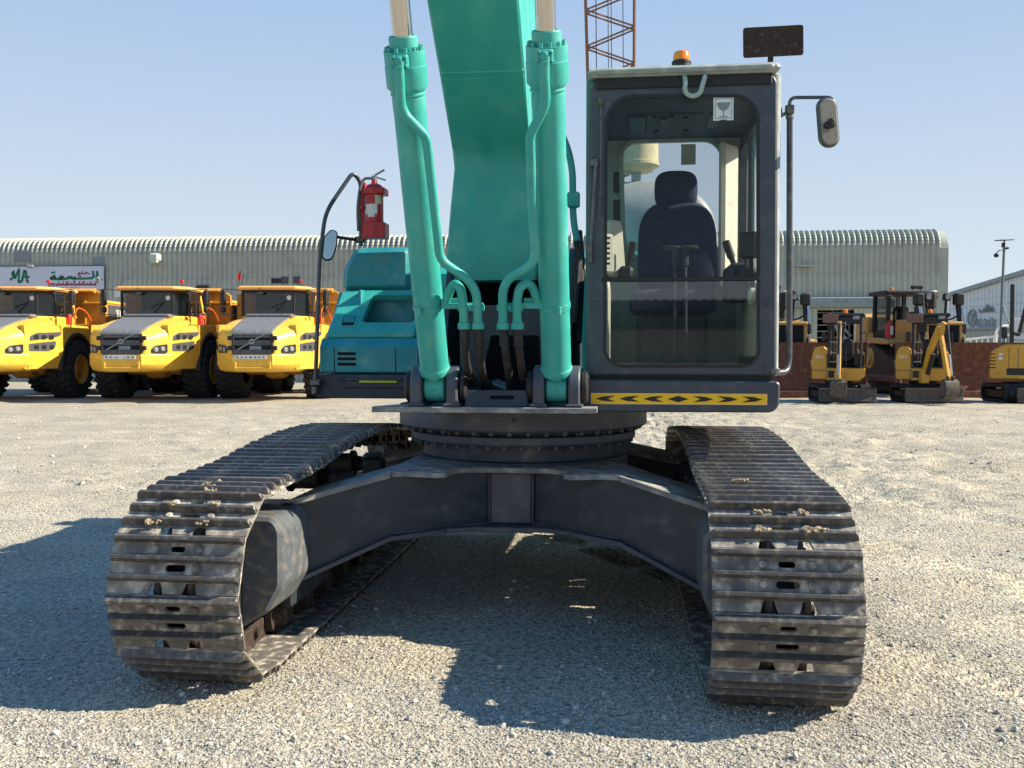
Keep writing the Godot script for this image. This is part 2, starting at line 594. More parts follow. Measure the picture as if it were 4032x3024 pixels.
func _ready() -> void:
	# camera, sky, sun, exposure
	var cam := Camera3D.new()
	cam.name = "camera"
	cam.position = Vector3(0, 1.54, 0)
	cam.rotation_degrees = Vector3(-2.0255, 0, 0)
	cam.fov = 44.06
	cam.near = 0.05
	cam.far = 2000.0
	add_child(cam)
	var env := Environment.new()
	env.background_mode = Environment.BG_SKY
	var sky := Sky.new()
	var sm := ProceduralSkyMaterial.new()
	sm.sky_top_color = Color8(70, 148, 226)
	sm.sky_horizon_color = Color8(230, 240, 243)
	sm.sky_curve = 0.33
	sm.sky_energy_multiplier = 1.0
	sm.ground_bottom_color = Color8(150, 142, 122)
	sm.ground_horizon_color = Color8(190, 186, 172)
	sm.ground_energy_multiplier = 1.0
	sm.sun_angle_max = 8.0
	sky.sky_material = sm
	env.sky = sky
	env.background_energy_multiplier = 0.5
	env.tonemap_mode = Environment.TONE_MAPPER_LINEAR
	env.tonemap_exposure = 2.0
	env.sdfgi_enabled = true
	env.ssao_enabled = true
	env.ssil_enabled = true
	var we := WorldEnvironment.new()
	we.name = "world_environment"
	we.environment = env
	add_child(we)
	var sun := DirectionalLight3D.new()
	sun.name = "sun"
	sun.light_color = Color(1.0, 0.955, 0.87)
	sun.light_energy = 1.6
	sun.light_angular_distance = 0.5
	sun.shadow_enabled = true
	sun.basis = Basis.looking_at(Vector3(-1.33, -1.0, -0.03))
	add_child(sun)
	rng.seed = 20240
	make_materials()
	build_ground()
	build_warehouse()
	build_white_hall()
	build_excavator()
	build_extinguisher()
	build_haulers()
	build_dozers()
	build_diggers()
	build_rear_shed()
	build_mast()
	build_yard_things()

# ---------- ground ----------
var hn := FastNoiseLite.new()
var hn2 := FastNoiseLite.new()
var hn3 := FastNoiseLite.new()
var gn := FastNoiseLite.new()

# how rough the churned soil is at a place: flat under the machine, rutted in the open yard behind it
func rough_at(x: float, z: float) -> float:
	var d := -z
	var r := 0.25 + 0.75 * smoothstep(7.0, 12.0, d)
	r *= 0.55 + 0.6 * smoothstep(-3.0, 5.0, x)
	r *= 1.0 - 0.75 * smoothstep(24.0, 29.0, d)
	return r

# wheel ruts that sweep across the yard
func ruts(x: float, z: float) -> float:
	var sum := 0.0
	for e in [[-9.6, 0.9, 0.16, 0.4], [-13.2, 1.6, 0.13, 2.0], [-17.5, 1.2, 0.2, 4.1], [-21.5, 1.5, 0.11, 1.2], [-7.4, 0.5, 0.3, 3.0]]:
		for w in [-0.95, 0.95]:
			var dz: float = z - (e[0] + e[1] * sin(x * e[2] + e[3])) - w
			sum = maxf(sum, smoothstep(0.34, 0.2, absf(dz)))
	return sum

func height(x: float, z: float) -> float:
	var r := rough_at(x, z)
	var h := (hn.get_noise_2d(x, z) * 0.05 + hn2.get_noise_2d(x, z) * 0.075) * r
	var rr := maxf(r - 0.4, 0.0)
	h += (absf(hn2.get_noise_2d(x * 2.3 + 9.0, z * 2.3)) - 0.2) * 0.08 * rr + hn3.get_noise_2d(x * 0.45, z * 0.45) * 0.05 * rr
	h += hn3.get_noise_2d(x, z) * 0.012 * (0.5 + r)
	# grouser prints of tracks that crossed the yard
	for t in [[2.6, -8.0, 0.36, 0.5], [4.4, -9.0, 0.35, 0.5], [5.9, -11.5, 0.4, 0.5], [3.4, -13.5, -0.7, 0.6], [-6.5, -12.0, 1.2, 0.6], [-3.9, -14.0, 0.9, 0.5], [6.2, -14.0, 0.62, 0.55], [1.8, -5.2, 0.5, 0.22]]:
		var q := Vector2(x - t[0], z - t[1]).rotated(t[2])
		var inside := smoothstep(t[3] * 0.5 + 0.06, t[3] * 0.5 - 0.02, absf(q.x)) * smoothstep(5.0, 3.5, absf(q.y))
		if inside > 0.0:
			var keep := clampf(0.55 + gn.get_noise_2d(x * 3.0, z * 3.0) * 1.6, 0.0, 1.0)
			h += inside * keep * (0.022 * sin(q.y * TAU / 0.1) - 0.018)
	h -= 0.03 * ruts(x, z) * smoothstep(6.0, 8.5, -z)
	# small heap of loose stones pushed up in front of the left track
	var m := Vector2((x + 1.45) / 0.75, (z + 3.45) / 0.28)
	h += 0.035 * exp(-m.length_squared()) * (0.6 + hn2.get_noise_2d(x * 2.0, z * 2.0))
	return h

# how much loose gravel covers a place (the rest is pale trodden dust)
func gravel_at(x: float, z: float) -> float:
	var d := -z
	var g := 0.5 + gn.get_noise_2d(x, z * 1.3) * 1.05
	g += 0.35 * smoothstep(4.6, 3.6, d)
	g -= 0.5 * exp(-(pow((x - 0.1) / 0.9, 2.0) + pow((z + 5.0) / 0.55, 2.0)))
	g -= 0.35 * smoothstep(1.9, 2.6, x) * smoothstep(3.6, 5.0, d)
	g -= 0.25 * smoothstep(-2.0, -3.5, x) * smoothstep(6.0, 8.0, d)
	return clampf(g, 0.0, 1.0)

func steps(fr: float, to: float, fine_a: float, fine_b: float, fine: float, grow: float, most: float) -> PackedFloat32Array:
	var up := []
	var x := fine_a
	while x < fine_b:
		up.append(x)
		x += fine
	var s := fine
	while x < to:
		up.append(x)
		s = minf(s * grow, most)
		x += s
	up.append(to)
	var down := []
	x = fine_a
	s = fine
	while x > fr:
		s = minf(s * grow, most)
		x -= s
		down.append(maxf(x, fr))
	down.reverse()
	return PackedFloat32Array(down + up)

func build_ground() -> void:
	for n in [[hn, 0.35, 3, 5], [hn2, 1.6, 4, 6], [hn3, 9.0, 3, 7], [gn, 0.75, 4, 8]]:
		n[0].noise_type = FastNoiseLite.TYPE_SIMPLEX_SMOOTH
		n[0].frequency = n[1]
		n[0].fractal_octaves = n[2]
		n[0].seed = n[3]
	var xs := steps(-420.0, 420.0, -3.6, 3.4, 0.032, 1.035, 60.0)
	var ds := steps(-400.0, 700.0, 3.2, 8.5, 0.032, 1.009, 40.0)
	var nx := xs.size()
	var nd := ds.size()
	var pts := PackedVector3Array(); pts.resize(nx * nd)
	var nrm := PackedVector3Array(); nrm.resize(nx * nd)
	var col := PackedColorArray(); col.resize(nx * nd)
	var tan_ := Color(0.57, 0.515, 0.395)
	var grey_ := Color(0.48, 0.445, 0.37)
	for j in nd:
		for i in nx:
			var x := xs[i]
			var z := -ds[j]
			var near := smoothstep(48.0, 36.0, absf(z)) * smoothstep(40.0, 28.0, absf(x)) if z < 0.5 else 0.0
			pts[j * nx + i] = Vector3(x, height(x, z) * near if near > 0.0 else 0.0, z)
			var g := gravel_at(x, z) if near > 0.0 else 0.3
			var c := tan_.lerp(grey_, g)
			if z < -6.5: c = c.lerp(Color(0.61, 0.56, 0.45), 0.55 * ruts(x, z) * near)
			c = c.darkened(0.16 * clampf(0.5 + hn.get_noise_2d(x * 1.7 + 40.0, z * 1.7) * 1.4, 0.0, 1.0))
			col[j * nx + i] = c
	for j in nd:
		for i in nx:
			var a := pts[j * nx + mini(i + 1, nx - 1)] - pts[j * nx + maxi(i - 1, 0)]
			var b := pts[mini(j + 1, nd - 1) * nx + i] - pts[maxi(j - 1, 0) * nx + i]
			nrm[j * nx + i] = a.cross(b).normalized()
	var idx := PackedInt32Array(); idx.resize((nx - 1) * (nd - 1) * 6)
	var w := 0
	for j in nd - 1:
		for i in nx - 1:
			var a := j * nx + i
			for q in [a, a + nx, a + 1, a + 1, a + nx, a + nx + 1]:
				idx[w] = q
				w += 1
	var arr := []
	arr.resize(Mesh.ARRAY_MAX)
	arr[Mesh.ARRAY_VERTEX] = pts
	arr[Mesh.ARRAY_NORMAL] = nrm
	arr[Mesh.ARRAY_COLOR] = col
	arr[Mesh.ARRAY_INDEX] = idx
	var mesh := ArrayMesh.new()
	mesh.add_surface_from_arrays(Mesh.PRIMITIVE_TRIANGLES, arr)
	var m := StandardMaterial3D.new()
	m.vertex_color_use_as_albedo = true
	m.albedo_texture = ntex(noise(0.035, 7, 91), [Color(0.66, 0.65, 0.64), Color(0.86, 0.855, 0.84), Color(0.94, 0.935, 0.92), Color(1, 1, 1)], [0.2, 0.45, 0.6, 0.85], 1024)
	m.roughness = 0.97
	m.uv1_triplanar = true
	m.uv1_world_triplanar = true
	m.uv1_scale = Vector3.ONE / 1.7
	m.normal_enabled = true
	m.normal_texture = ntex_n(noise(0.06, 6, 93), 12.0, 1024)
	m.normal_scale = 0.9
	var o := MeshInstance3D.new()
	o.name = "ground"
	o.mesh = mesh
	o.material_override = m
	add_child(o)
	tag(o, "pale dusty gravel yard under all the machines", "", "", "structure")
	# loose stones
	var gr := group_node("gravel", self)
	tag(gr, "loose grey gravel and crumbs of soil on the yard", "gravel", "", "stuff")
	var sm := StandardMaterial3D.new()
	sm.vertex_color_use_as_albedo = true
	sm.roughness = 0.95
	var lists := [[], [], []]
	for spec in [[130000, 3.1, 6.4, 0.002, 0.007, 0.2], [26000, 6.0, 11.0, 0.003, 0.008, 0.05], [9000, 9.0, 27.0, 0.01, 0.028, 0.2], [5000, 5.0, 11.0, 0.006, 0.015, 0.1], [1500, 3.2, 7.5, 0.009, 0.022, 0.0], [500, 6.0, 20.0, 0.02, 0.06, 0.0]]:
		for k in spec[0]:
			var d: float = lerpf(spec[1], spec[2], sqrt(rng.randf()) if spec[2] > 9.0 else rng.randf())
			var x := rng.randf_range(-0.62, 0.62) * (d + 0.4)
			var keep := gravel_at(x, -d)
			var r := rng.randf()
			var u := pow(rng.randf(), 2.6)
			var tint := rng.randf()
			var spin := Basis.from_euler(Vector3(rng.randf() * TAU, rng.randf() * TAU, rng.randf() * TAU))
			var which := rng.randi() % 3
			if r > keep * 1.1 + spec[5] * 0.5: continue
			var size: float = lerpf(spec[3], spec[4], u)
			var b := Basis.from_scale(Vector3(1, rng.randf_range(0.55, 0.9), 1)) * spin.scaled_local(Vector3(size, size * rng.randf_range(0.6, 1.0), size * rng.randf_range(0.7, 1.2)))
			var c := Color(0.57, 0.535, 0.455).lerp(Color(0.31, 0.30, 0.27), tint)
			if spec[2] > 7.6: c = Color(0.57, 0.515, 0.4).lerp(Color(0.48, 0.44, 0.35), tint)
			if tint > 0.94 and spec[2] < 8.0: c = Color(0.60, 0.57, 0.5)
			lists[which].append([b, Vector3(x, height(x, -d) + size * 0.25, -d), c])
	for k in 3:
		var mm := MultiMesh.new()
		mm.transform_format = MultiMesh.TRANSFORM_3D
		mm.use_colors = true
		mm.mesh = stone_mesh(40 + k)
		mm.instance_count = lists[k].size()
		var buf := PackedFloat32Array(); buf.resize(lists[k].size() * 16)
		var q := 0
		for e in lists[k]:
			var b: Basis = e[0]
			var p: Vector3 = e[1]
			for row in 3:
				buf[q] = b.x[row]; buf[q + 1] = b.y[row]; buf[q + 2] = b.z[row]; buf[q + 3] = p[row]
				q += 4
			buf[q] = e[2].r; buf[q + 1] = e[2].g; buf[q + 2] = e[2].b; buf[q + 3] = 1.0
			q += 4
		mm.buffer = buf
		var mi := MultiMeshInstance3D.new()
		mi.name = "pebbles"
		mi.multimesh = mm
		mi.material_override = sm
		gr.add_child(mi, true)
		tag(mi, "", "", "", "stuff")

func stone_mesh(seed_: int) -> ArrayMesh:
	var r := RandomNumberGenerator.new()
	r.seed = seed_
	var g := (1.0 + sqrt(5.0)) / 2.0
	var p := []
	for q in [[-1, g, 0], [1, g, 0], [-1, -g, 0], [1, -g, 0], [0, -1, g], [0, 1, g], [0, -1, -g], [0, 1, -g], [g, 0, -1], [g, 0, 1], [-g, 0, -1], [-g, 0, 1]]:
		p.append(Vector3(q[0], q[1], q[2]).normalized() * r.randf_range(0.72, 1.2))
	var s := S()
	for f in [[0, 11, 5], [0, 5, 1], [0, 1, 7], [0, 7, 10], [0, 10, 11], [1, 5, 9], [5, 11, 4], [11, 10, 2], [10, 7, 6], [7, 1, 8], [3, 9, 4], [3, 4, 2], [3, 2, 6], [3, 6, 8], [3, 8, 9], [4, 9, 5], [2, 4, 11], [6, 2, 10], [8, 6, 7], [9, 8, 1]]:
		s.tri(p[f[0]], p[f[1]], p[f[2]])
	return s.mesh(0.995)

# ---------- the excavator (its own axes: x to the picture's right, z towards the camera, origin on the ground under its turntable) ----------
var ex: Node3D
var shoe_mesh: ArrayMesh

func make_shoe() -> ArrayMesh:
	var s := S()
	var outer := pv([-0.3, -0.022, 0.3, -0.022, 0.3, 0.233, 0.112, 0.233, 0.098, 0.184, 0.058, 0.184, 0.042, 0.233, -0.042, 0.233, -0.058, 0.184, -0.098, 0.184, -0.112, 0.233, -0.3, 0.233])
	slab_y(s, 0.0, outer, 0.014, 0.002, [rrect(0, 0.04, 0.068, 0.025, 0.012, 3), rrect(0, 0.122, 0.094, 0.03, 0.0145, 3)])
	for x in [-0.098, 0.098]:
		for u in [0.04, 0.122]:
			lathe(s, at(Vector3(x, 0.006, u)), [0.019, 0, 0.019, 0.008, 0.013, 0.013, 0, 0.013], 7)
	var plate := s.mesh(CREASE)
	s = S()
	for u in [-0.004, 0.082, 0.166]:
		var rings := []
		for e in [[-0.3, 0.008], [-0.295, 0.024], [-0.282, 0.034], [0.282, 0.034], [0.295, 0.024], [0.3, 0.008]]:
			var h: float = e[1] + 0.006
			rings.append(PackedVector3Array([Vector3(e[0], 0.005, u - 0.017), Vector3(e[0], h * 0.9, u - 0.0095), Vector3(e[0], h, u - 0.007), Vector3(e[0], h, u + 0.006), Vector3(e[0], h * 0.9, u + 0.0095), Vector3(e[0], 0.005, u + 0.017)]))
		loft(s, rings)
	plate.add_surface_from_arrays(Mesh.PRIMITIVE_TRIANGLES, s.mesh(CREASE).surface_get_arrays(0))
	return plate

# one angular crumb
func rock(s: Soup, p: Vector3, r: float) -> void:
	var ring := []
	for j in 4:
		var row := PackedVector3Array()
		var b := -1.1 + 2.2 * j / 3.0
		for k in 6:
			var a := -TAU * (k + rng.randf_range(-0.25, 0.25)) / 6
			var q := r * rng.randf_range(0.7, 1.25)
			row.append(p + Vector3(cos(a) * cos(b) * q * 1.2, sin(b) * q * 0.75, sin(a) * cos(b) * q))
		ring.append(row)
	loft(s, ring)

func track_path() -> Array:
	var p := []
	for k in 25:
		var a := PI / 2 - PI * k / 24
		p.append(Vector2(1.76 + 0.345 * cos(a), 0.46 + 0.345 * sin(a)))
	for k in range(1, 40): p.append(Vector2(1.76 - 3.52 * k / 40.0, 0.115))
	for k in 25:
		var a := -PI / 2 - PI * k / 24
		p.append(Vector2(-1.76 + 0.345 * cos(a), 0.46 + 0.345 * sin(a)))
	var top := spline([Vector3(-1.76, 0.805, 0), Vector3(-1.15, 0.855, 0), Vector3(-0.4, 0.91, 0), Vector3(0.4, 0.893, 0), Vector3(1.1, 0.825, 0), Vector3(1.76, 0.805, 0)], 8)
	for k in range(1, top.size() - 1): p.append(Vector2(top[k].x, top[k].y))
	return p

func crawler(sg: float) -> void:
	var cx := 1.295 * sg
	var tr := group_node("crawler_track", ex)
	var path := track_path()
	var n := path.size()
	var total := 0.0
	for k in n: total += path[k].distance_to(path[(k + 1) % n])
	var count := int(round(total / 0.2165))
	var pts := []
	var seg := 0
	var before := 0.0
	for k in count:
		var want := total * (k + 0.42) / count
		while before + path[seg].distance_to(path[(seg + 1) % n]) < want:
			before += path[seg].distance_to(path[(seg + 1) % n])
			seg += 1
		pts.append(path[seg].lerp(path[(seg + 1) % n], (want - before) / path[seg].distance_to(path[(seg + 1) % n])))
	var chain := S()
	for k in count:
		var a: Vector2 = pts[k]
		var b: Vector2 = pts[(k + 1) % count]
		var t := (b - a).normalized()
		var t3 := Vector3(0, t.y, t.x)
		var n3 := Vector3(0, t.x, -t.y)
		var wob := Basis.from_euler(Vector3(0.035, rng.randf_range(-0.006, 0.006), rng.randf_range(-0.005, 0.005)))
		var o := MeshInstance3D.new()
		o.name = "track_shoe"
		o.mesh = shoe_mesh
		o.set_surface_override_material(0, [M.shoe, M.shoe, M.shoe_b][rng.randi() % 3])
		o.set_surface_override_material(1, M.shoe_c)
		o.transform = Transform3D(Basis(Vector3(1, 0, 0), n3, t3) * wob, Vector3(cx, a.y, a.x) + n3 * 0.078)
		tr.add_child(o, true)
		for x in [-0.075, 0.075]:
			var f := Transform3D(Basis(Vector3(1, 0, 0), n3, t3), Vector3(cx + x * (1.0 if k % 2 else 0.82), a.y, a.x))
			prism(chain, f * Transform3D(Basis(Vector3(0, 0, 1), Vector3(0, 1, 0), Vector3(-1, 0, 0)), Vector3.ZERO), pv([-0.04, -0.04, 0.0, -0.052, 0.06, -0.035, 0.16, -0.035, 0.22, -0.052, 0.256, -0.04, 0.256, 0.03, 0.2, 0.072, 0.02, 0.072, -0.04, 0.03]), 0.028, 0.004)
		cyl(chain, Vector3(cx - 0.11, a.y, a.x), Vector3(cx + 0.11, a.y, a.x), 0.026, 10)
	tag(put("track_chain", chain, M.pocked, tr), "", "", "", "stuff")
	# frame beam, guard, wheels
	var s := S()
	var beam := pv([-0.13, 0.25, 0.17, 0.25, 0.19, 0.44, 0.06, 0.585, -0.05, 0.585, -0.13, 0.5])
	for k in beam.size(): beam[k].x = cx - beam[k].x * sg
	prism(s, at(Vector3(0, 0, -0.02)), beam, 2.75, 0.012)
	bb(s, Vector3(cx - 0.07, 0.5, -1.2), Vector3(cx + 0.07, 0.64, 0.3), 0.02)  # ridge added to stop sun crossing over the beam
	if sg > 0.0:  # added blocks, only to stop sun slipping over the right frame
		bb(s, Vector3(cx + 0.02, 0.5, -1.25), Vector3(cx + 0.1, 0.835, -0.42), 0.02)
		bb(s, Vector3(cx + 0.02, 0.5, -0.22), Vector3(cx + 0.1, 0.835, 0.3), 0.02)
	bb(s, Vector3(cx - 0.15, 0.22, 0.85), Vector3(cx + 0.15, 0.7, 1.42), 0.03)  # front block placed to stop sun between beam and idler
	put("track_frame", s, M.navy, tr)
	s = S()
	var g := fillet(pv([-0.245, 0.155, -0.05, 0.27, 0.02, 0.4, 0.02, 0.68, -0.02, 0.735, -0.245, 0.735]), [0.03, 0.09, 0.1, 0.1, 0.06, 0.03], 6)
	for k in g.size(): g[k].x = -1.02 * -sg * 1.0 + (g[k].x * -sg)
	prism(s, at(Vector3(0, 0, 1.45)), g, 0.42, 0.05)
	put("nose_guard", s, M.guard, tr)
	s = S()
	lathe(s, along(Vector3(cx - 0.1, 0.46, 1.76), Vector3(cx + 0.1, 0.46, 1.76)), [0, 0, 0.22, 0, 0.24, 0.02, 0.285, 0.02, 0.285, 0.05, 0.31, 0.06, 0.31, 0.14, 0.285, 0.15, 0.285, 0.18, 0.24, 0.18, 0.22, 0.2, 0, 0.2], 40)
	bb(s, Vector3(cx - 0.19, 0.38, 1.25), Vector3(cx - 0.13, 0.54, 1.64), 0.01)
	bb(s, Vector3(cx + 0.13, 0.38, 1.25), Vector3(cx + 0.19, 0.54, 1.64), 0.01)
	put("idler_wheel", s, M.black, tr)
	s = S()
	var tooth := PackedVector2Array()
	for k in 42: 
		var a := TAU * k / 42
		var r := 0.33 if k % 2 else 0.27
		tooth.append(Vector2(-1.76 + r * cos(a), 0.46 + r * sin(a)))
	slab_x(s, cx, tooth, 0.07, 0.008)
	cyl(s, Vector3(cx - 0.24, 0.46, -1.76), Vector3(cx + 0.2, 0.46, -1.76), 0.22, 28, 0.02)
	bb(s, Vector3(cx - 0.2 * sg - 0.05, 0.3, -1.75), Vector3(cx - 0.2 * sg + 0.05, 0.62, -1.25), 0.02)
	put("drive_sprocket", s, M.navy, tr)
	for k in 8:
		s = S()
		var z := 1.22 - 2.44 * k / 7.0
		lathe(s, along(Vector3(cx - 0.15, 0.15, z), Vector3(cx + 0.15, 0.15, z)), [0, 0, 0.07, 0, 0.075, 0.03, 0.105, 0.035, 0.105, 0.07, 0.08, 0.08, 0.08, 0.22, 0.105, 0.23, 0.105, 0.265, 0.075, 0.27, 0.07, 0.3, 0, 0.3], 18)
		bb(s, Vector3(cx - 0.18, 0.1, z - 0.06), Vector3(cx - 0.14, 0.3, z + 0.06), 0.01)
		bb(s, Vector3(cx + 0.14, 0.1, z - 0.06), Vector3(cx + 0.18, 0.3, z + 0.06), 0.01)
		put("track_roller", s, M.pocked, tr)
	for z in [0.42, -0.32]:
		s = S()
		lathe(s, along(Vector3(cx - 0.14, 0.762, z), Vector3(cx + 0.14, 0.762, z)), [0, 0, 0.05, 0, 0.055, 0.03, 0.09, 0.035, 0.09, 0.055, 0.07, 0.06, 0.07, 0.2, 0.09, 0.21, 0.09, 0.235, 0.055, 0.245, 0.05, 0.28, 0, 0.28], 18)
		put("carrier_roller", s, M.black, tr)
		s = S()
		bb(s, Vector3(cx - 0.16 * sg, 0.5, z - 0.055), Vector3(cx - 0.3 * sg, 0.8, z + 0.055), 0.012)
		bb(s, Vector3(cx - 0.1 * sg, 0.73, z - 0.03), Vector3(cx - 0.18 * sg, 0.79, z + 0.03), 0.01)
		put("roller_bracket", s, M.navy, tr)
	# dried clods of mud lying between the grousers
	s = S()
	var spots := [[0.0, 0.92, 1.72], [0.02, 0.905, 1.84], [-0.11, 0.86, 1.98], [0.1, 0.86, 1.97], [-0.13, 0.79, 2.07], [0.09, 0.79, 2.07], [-0.02, 0.915, 1.76]]
	if sg > 0: spots = [[-0.08, 0.87, 1.955], [0.08, 0.87, 1.955], [-0.09, 0.81, 2.045], [0.1, 0.81, 2.045], [0.145, 0.815, 2.04], [0.12, 0.81, 2.05], [-0.12, 0.945, 1.55]]
	for q in spots:
		for k in 9:
			var r := rng.randf_range(0.005, 0.014)
			rock(s, Vector3(cx + q[0] + rng.randf_range(-0.032, 0.032), q[1] - 0.012 + rng.randf_range(-0.006, 0.008), q[2] + rng.randf_range(-0.014, 0.014)), r * 0.95)
	tag(put("mud_clods", s, M.mud, tr), "", "", "", "stuff")

func undercarriage() -> void:
	shoe_mesh = make_shoe()
	crawler(-1.0)
	crawler(1.0)
	var cb := group_node("carbody", ex)
	var s := S()
	# hub plate with its wavy front edge and lifting eyes
	var front := [-0.66, 1.0, -0.54, 0.965, -0.46, 0.975, -0.37, 1.0, -0.315, 0.97, -0.32, 0.86, -0.29, 0.78, -0.2, 0.74, 0.2, 0.74, 0.29, 0.78, 0.32, 0.86, 0.315, 0.97, 0.37, 1.0, 0.46, 0.975, 0.54, 0.965, 0.66, 1.0]
	var all := front.duplicate()
	for k in range(front.size() / 2 - 1, -1, -1):
		all.append(front[k * 2])
		all.append(-front[k * 2 + 1])
	slab_y(s, 0.862, fillet(pv(all), 0.05, 3), 0.03, 0.004, [rrect(-0.405, 0.915, 0.085, 0.05, 0.022), rrect(0.405, 0.915, 0.085, 0.05, 0.022)])
	put("top_plate", s, M.dusty, cb)
	s = S()
	bb(s, Vector3(-0.115, 0.55, -0.69), Vector3(0.12, 0.846, 0.69), 0.008)
	put("centre_column", s, M.grey, cb)
	s = S()
	for x in [-0.122, 0.127]:
		var bead := []
		for k in 30: bead.append(Vector3(x + rng.randf_range(-0.0015, 0.0015), 0.55 + 0.29 * k / 29.0, 0.684 + rng.randf_range(-0.002, 0.002)))
		tube(s, bead, 0.007, 6)
	for sx in [-1.0, 1.0]:
		var bead := []
		for k in 60:
			var f := k / 59.0
			bead.append(Vector3(sx * lerpf(0.12, 0.62, f), 0.55 - 0.012 * f + rng.randf_range(-0.0015, 0.0015), lerpf(0.665, 0.988, f) + 0.002))
		tube(s, bead, 0.007, 6)
	put("weld_beads", s, M.grey, cb).set_meta("kind", "stuff")
	s = S()
	slab_y(s, 0.533, fillet(pv([-0.36, -0.86, 0.36, -0.86, 0.6, -0.5, 0.6, 0.5, 0.36, 0.86, 0.2, 0.78, -0.2, 0.78, -0.36, 0.86, -0.6, 0.5, -0.6, -0.5]), 0.06, 3), 0.026, 0.004)
	put("bottom_plate", s, M.grey, cb)
	for sx in [-1.0, 1.0]:
		for sz in [1.0, -1.0]:
			var st := [[0.118, 0.66, 0.846, 0.547], [0.35, 0.83, 0.846, 0.547], [0.62, 0.985, 0.846, 0.53], [0.8, 1.08, 0.8, 0.455], [1.13, 1.25, 0.715, 0.315]]
			var ring := func(e: Array, y0: float, y1: float, out: float) -> PackedVector3Array:
				var zf: float = (e[1] + out) * sz
				var zb: float = (e[1] - 0.55 - out) * sz
				var r := PackedVector3Array([Vector3(e[0] * sx, y0, zf), Vector3(e[0] * sx, y1, zf), Vector3(e[0] * sx, y1, zb), Vector3(e[0] * sx, y0, zb)])
				if sx * sz < 0.0: r.reverse()
				return r
			s = S()
			var rr := []
			for e in st: rr.append(ring.call(e, e[3], e[2], 0.0))
			loft(s, rr)
			put("leg", s, M.navy, cb)
			s = S()
			rr = []
			for e in st.slice(2): rr.append(ring.call(e, e[2] + 0.002, e[2] + 0.031, 0.035))
			loft(s, rr)
			put("leg_top_plate", s, M.dusty, cb)
			s = S()
			rr = []
			for e in st.slice(1): rr.append(ring.call(e, e[3] - 0.026, e[3] - 0.002, 0.045))
			loft(s, rr)
			put("leg_bottom_plate", s, M.grey, cb)
			s = S()
			bb(s, Vector3(1.06 * sx, 0.2, 1.31 * sz), Vector3(1.14 * sx, 0.745, 0.7 * sz), 0.02)
			put("leg_end_plate", s, M.navy, cb)
	var ring := group_node("slewing_ring", ex)
	s = S()
	lathe(s, at(Vector3(0, 0.878, 0)), [0.66, 0, 0.655, 0.012, 0.632, 0.022, 0.628, 0.105, 0.6, 0.106], 80)
	put("lower_drum", s, M.navy, ring)
	s = S()
	lathe(s, at(Vector3(0, 0.99, 0)), [0.55, 0, 0.7, 0, 0.712, 0.012, 0.712, 0.05, 0.7, 0.06, 0.6, 0.06], 80)
	put("bearing_race", s, M.grey, ring)
	s = S()
	lathe(s, at(Vector3(0, 1.04, 0)), [0.62, 0, 0.655, 0, 0.655, 0.045, 0.62, 0.046], 80)
	lathe(s, at(Vector3(0, 1.078, 0)), [0.6, 0, 0.775, 0, 0.785, 0.01, 0.785, 0.125, 0.6, 0.126], 96)
	put("upper_drum", s, M.grey, ring)
	s = S()
	for k in 44:
		var a := TAU * k / 44
		bolt(s, Vector3(0.74 * cos(a), 1.08, 0.74 * sin(a)), Vector3.DOWN, 0.016, 0.024)
		bolt(s, Vector3(0.685 * cos(a + 0.05), 0.992, 0.685 * sin(a + 0.05)), Vector3.DOWN, 0.015, 0.022)
		if k % 2: bolt(s, Vector3(0.69 * cos(a), 1.049, 0.69 * sin(a)), Vector3.UP, 0.013, 0.02)
	tag(put("bolt_rows", s, M.grey, ring), "", "", "", "stuff")
	s = S()
	cyl(s, Vector3(0.03, 1.15, 0.78), Vector3(0.03, 1.15, 0.788), 0.011, 12)
	put("grease_plug", s, M.ink, ring)

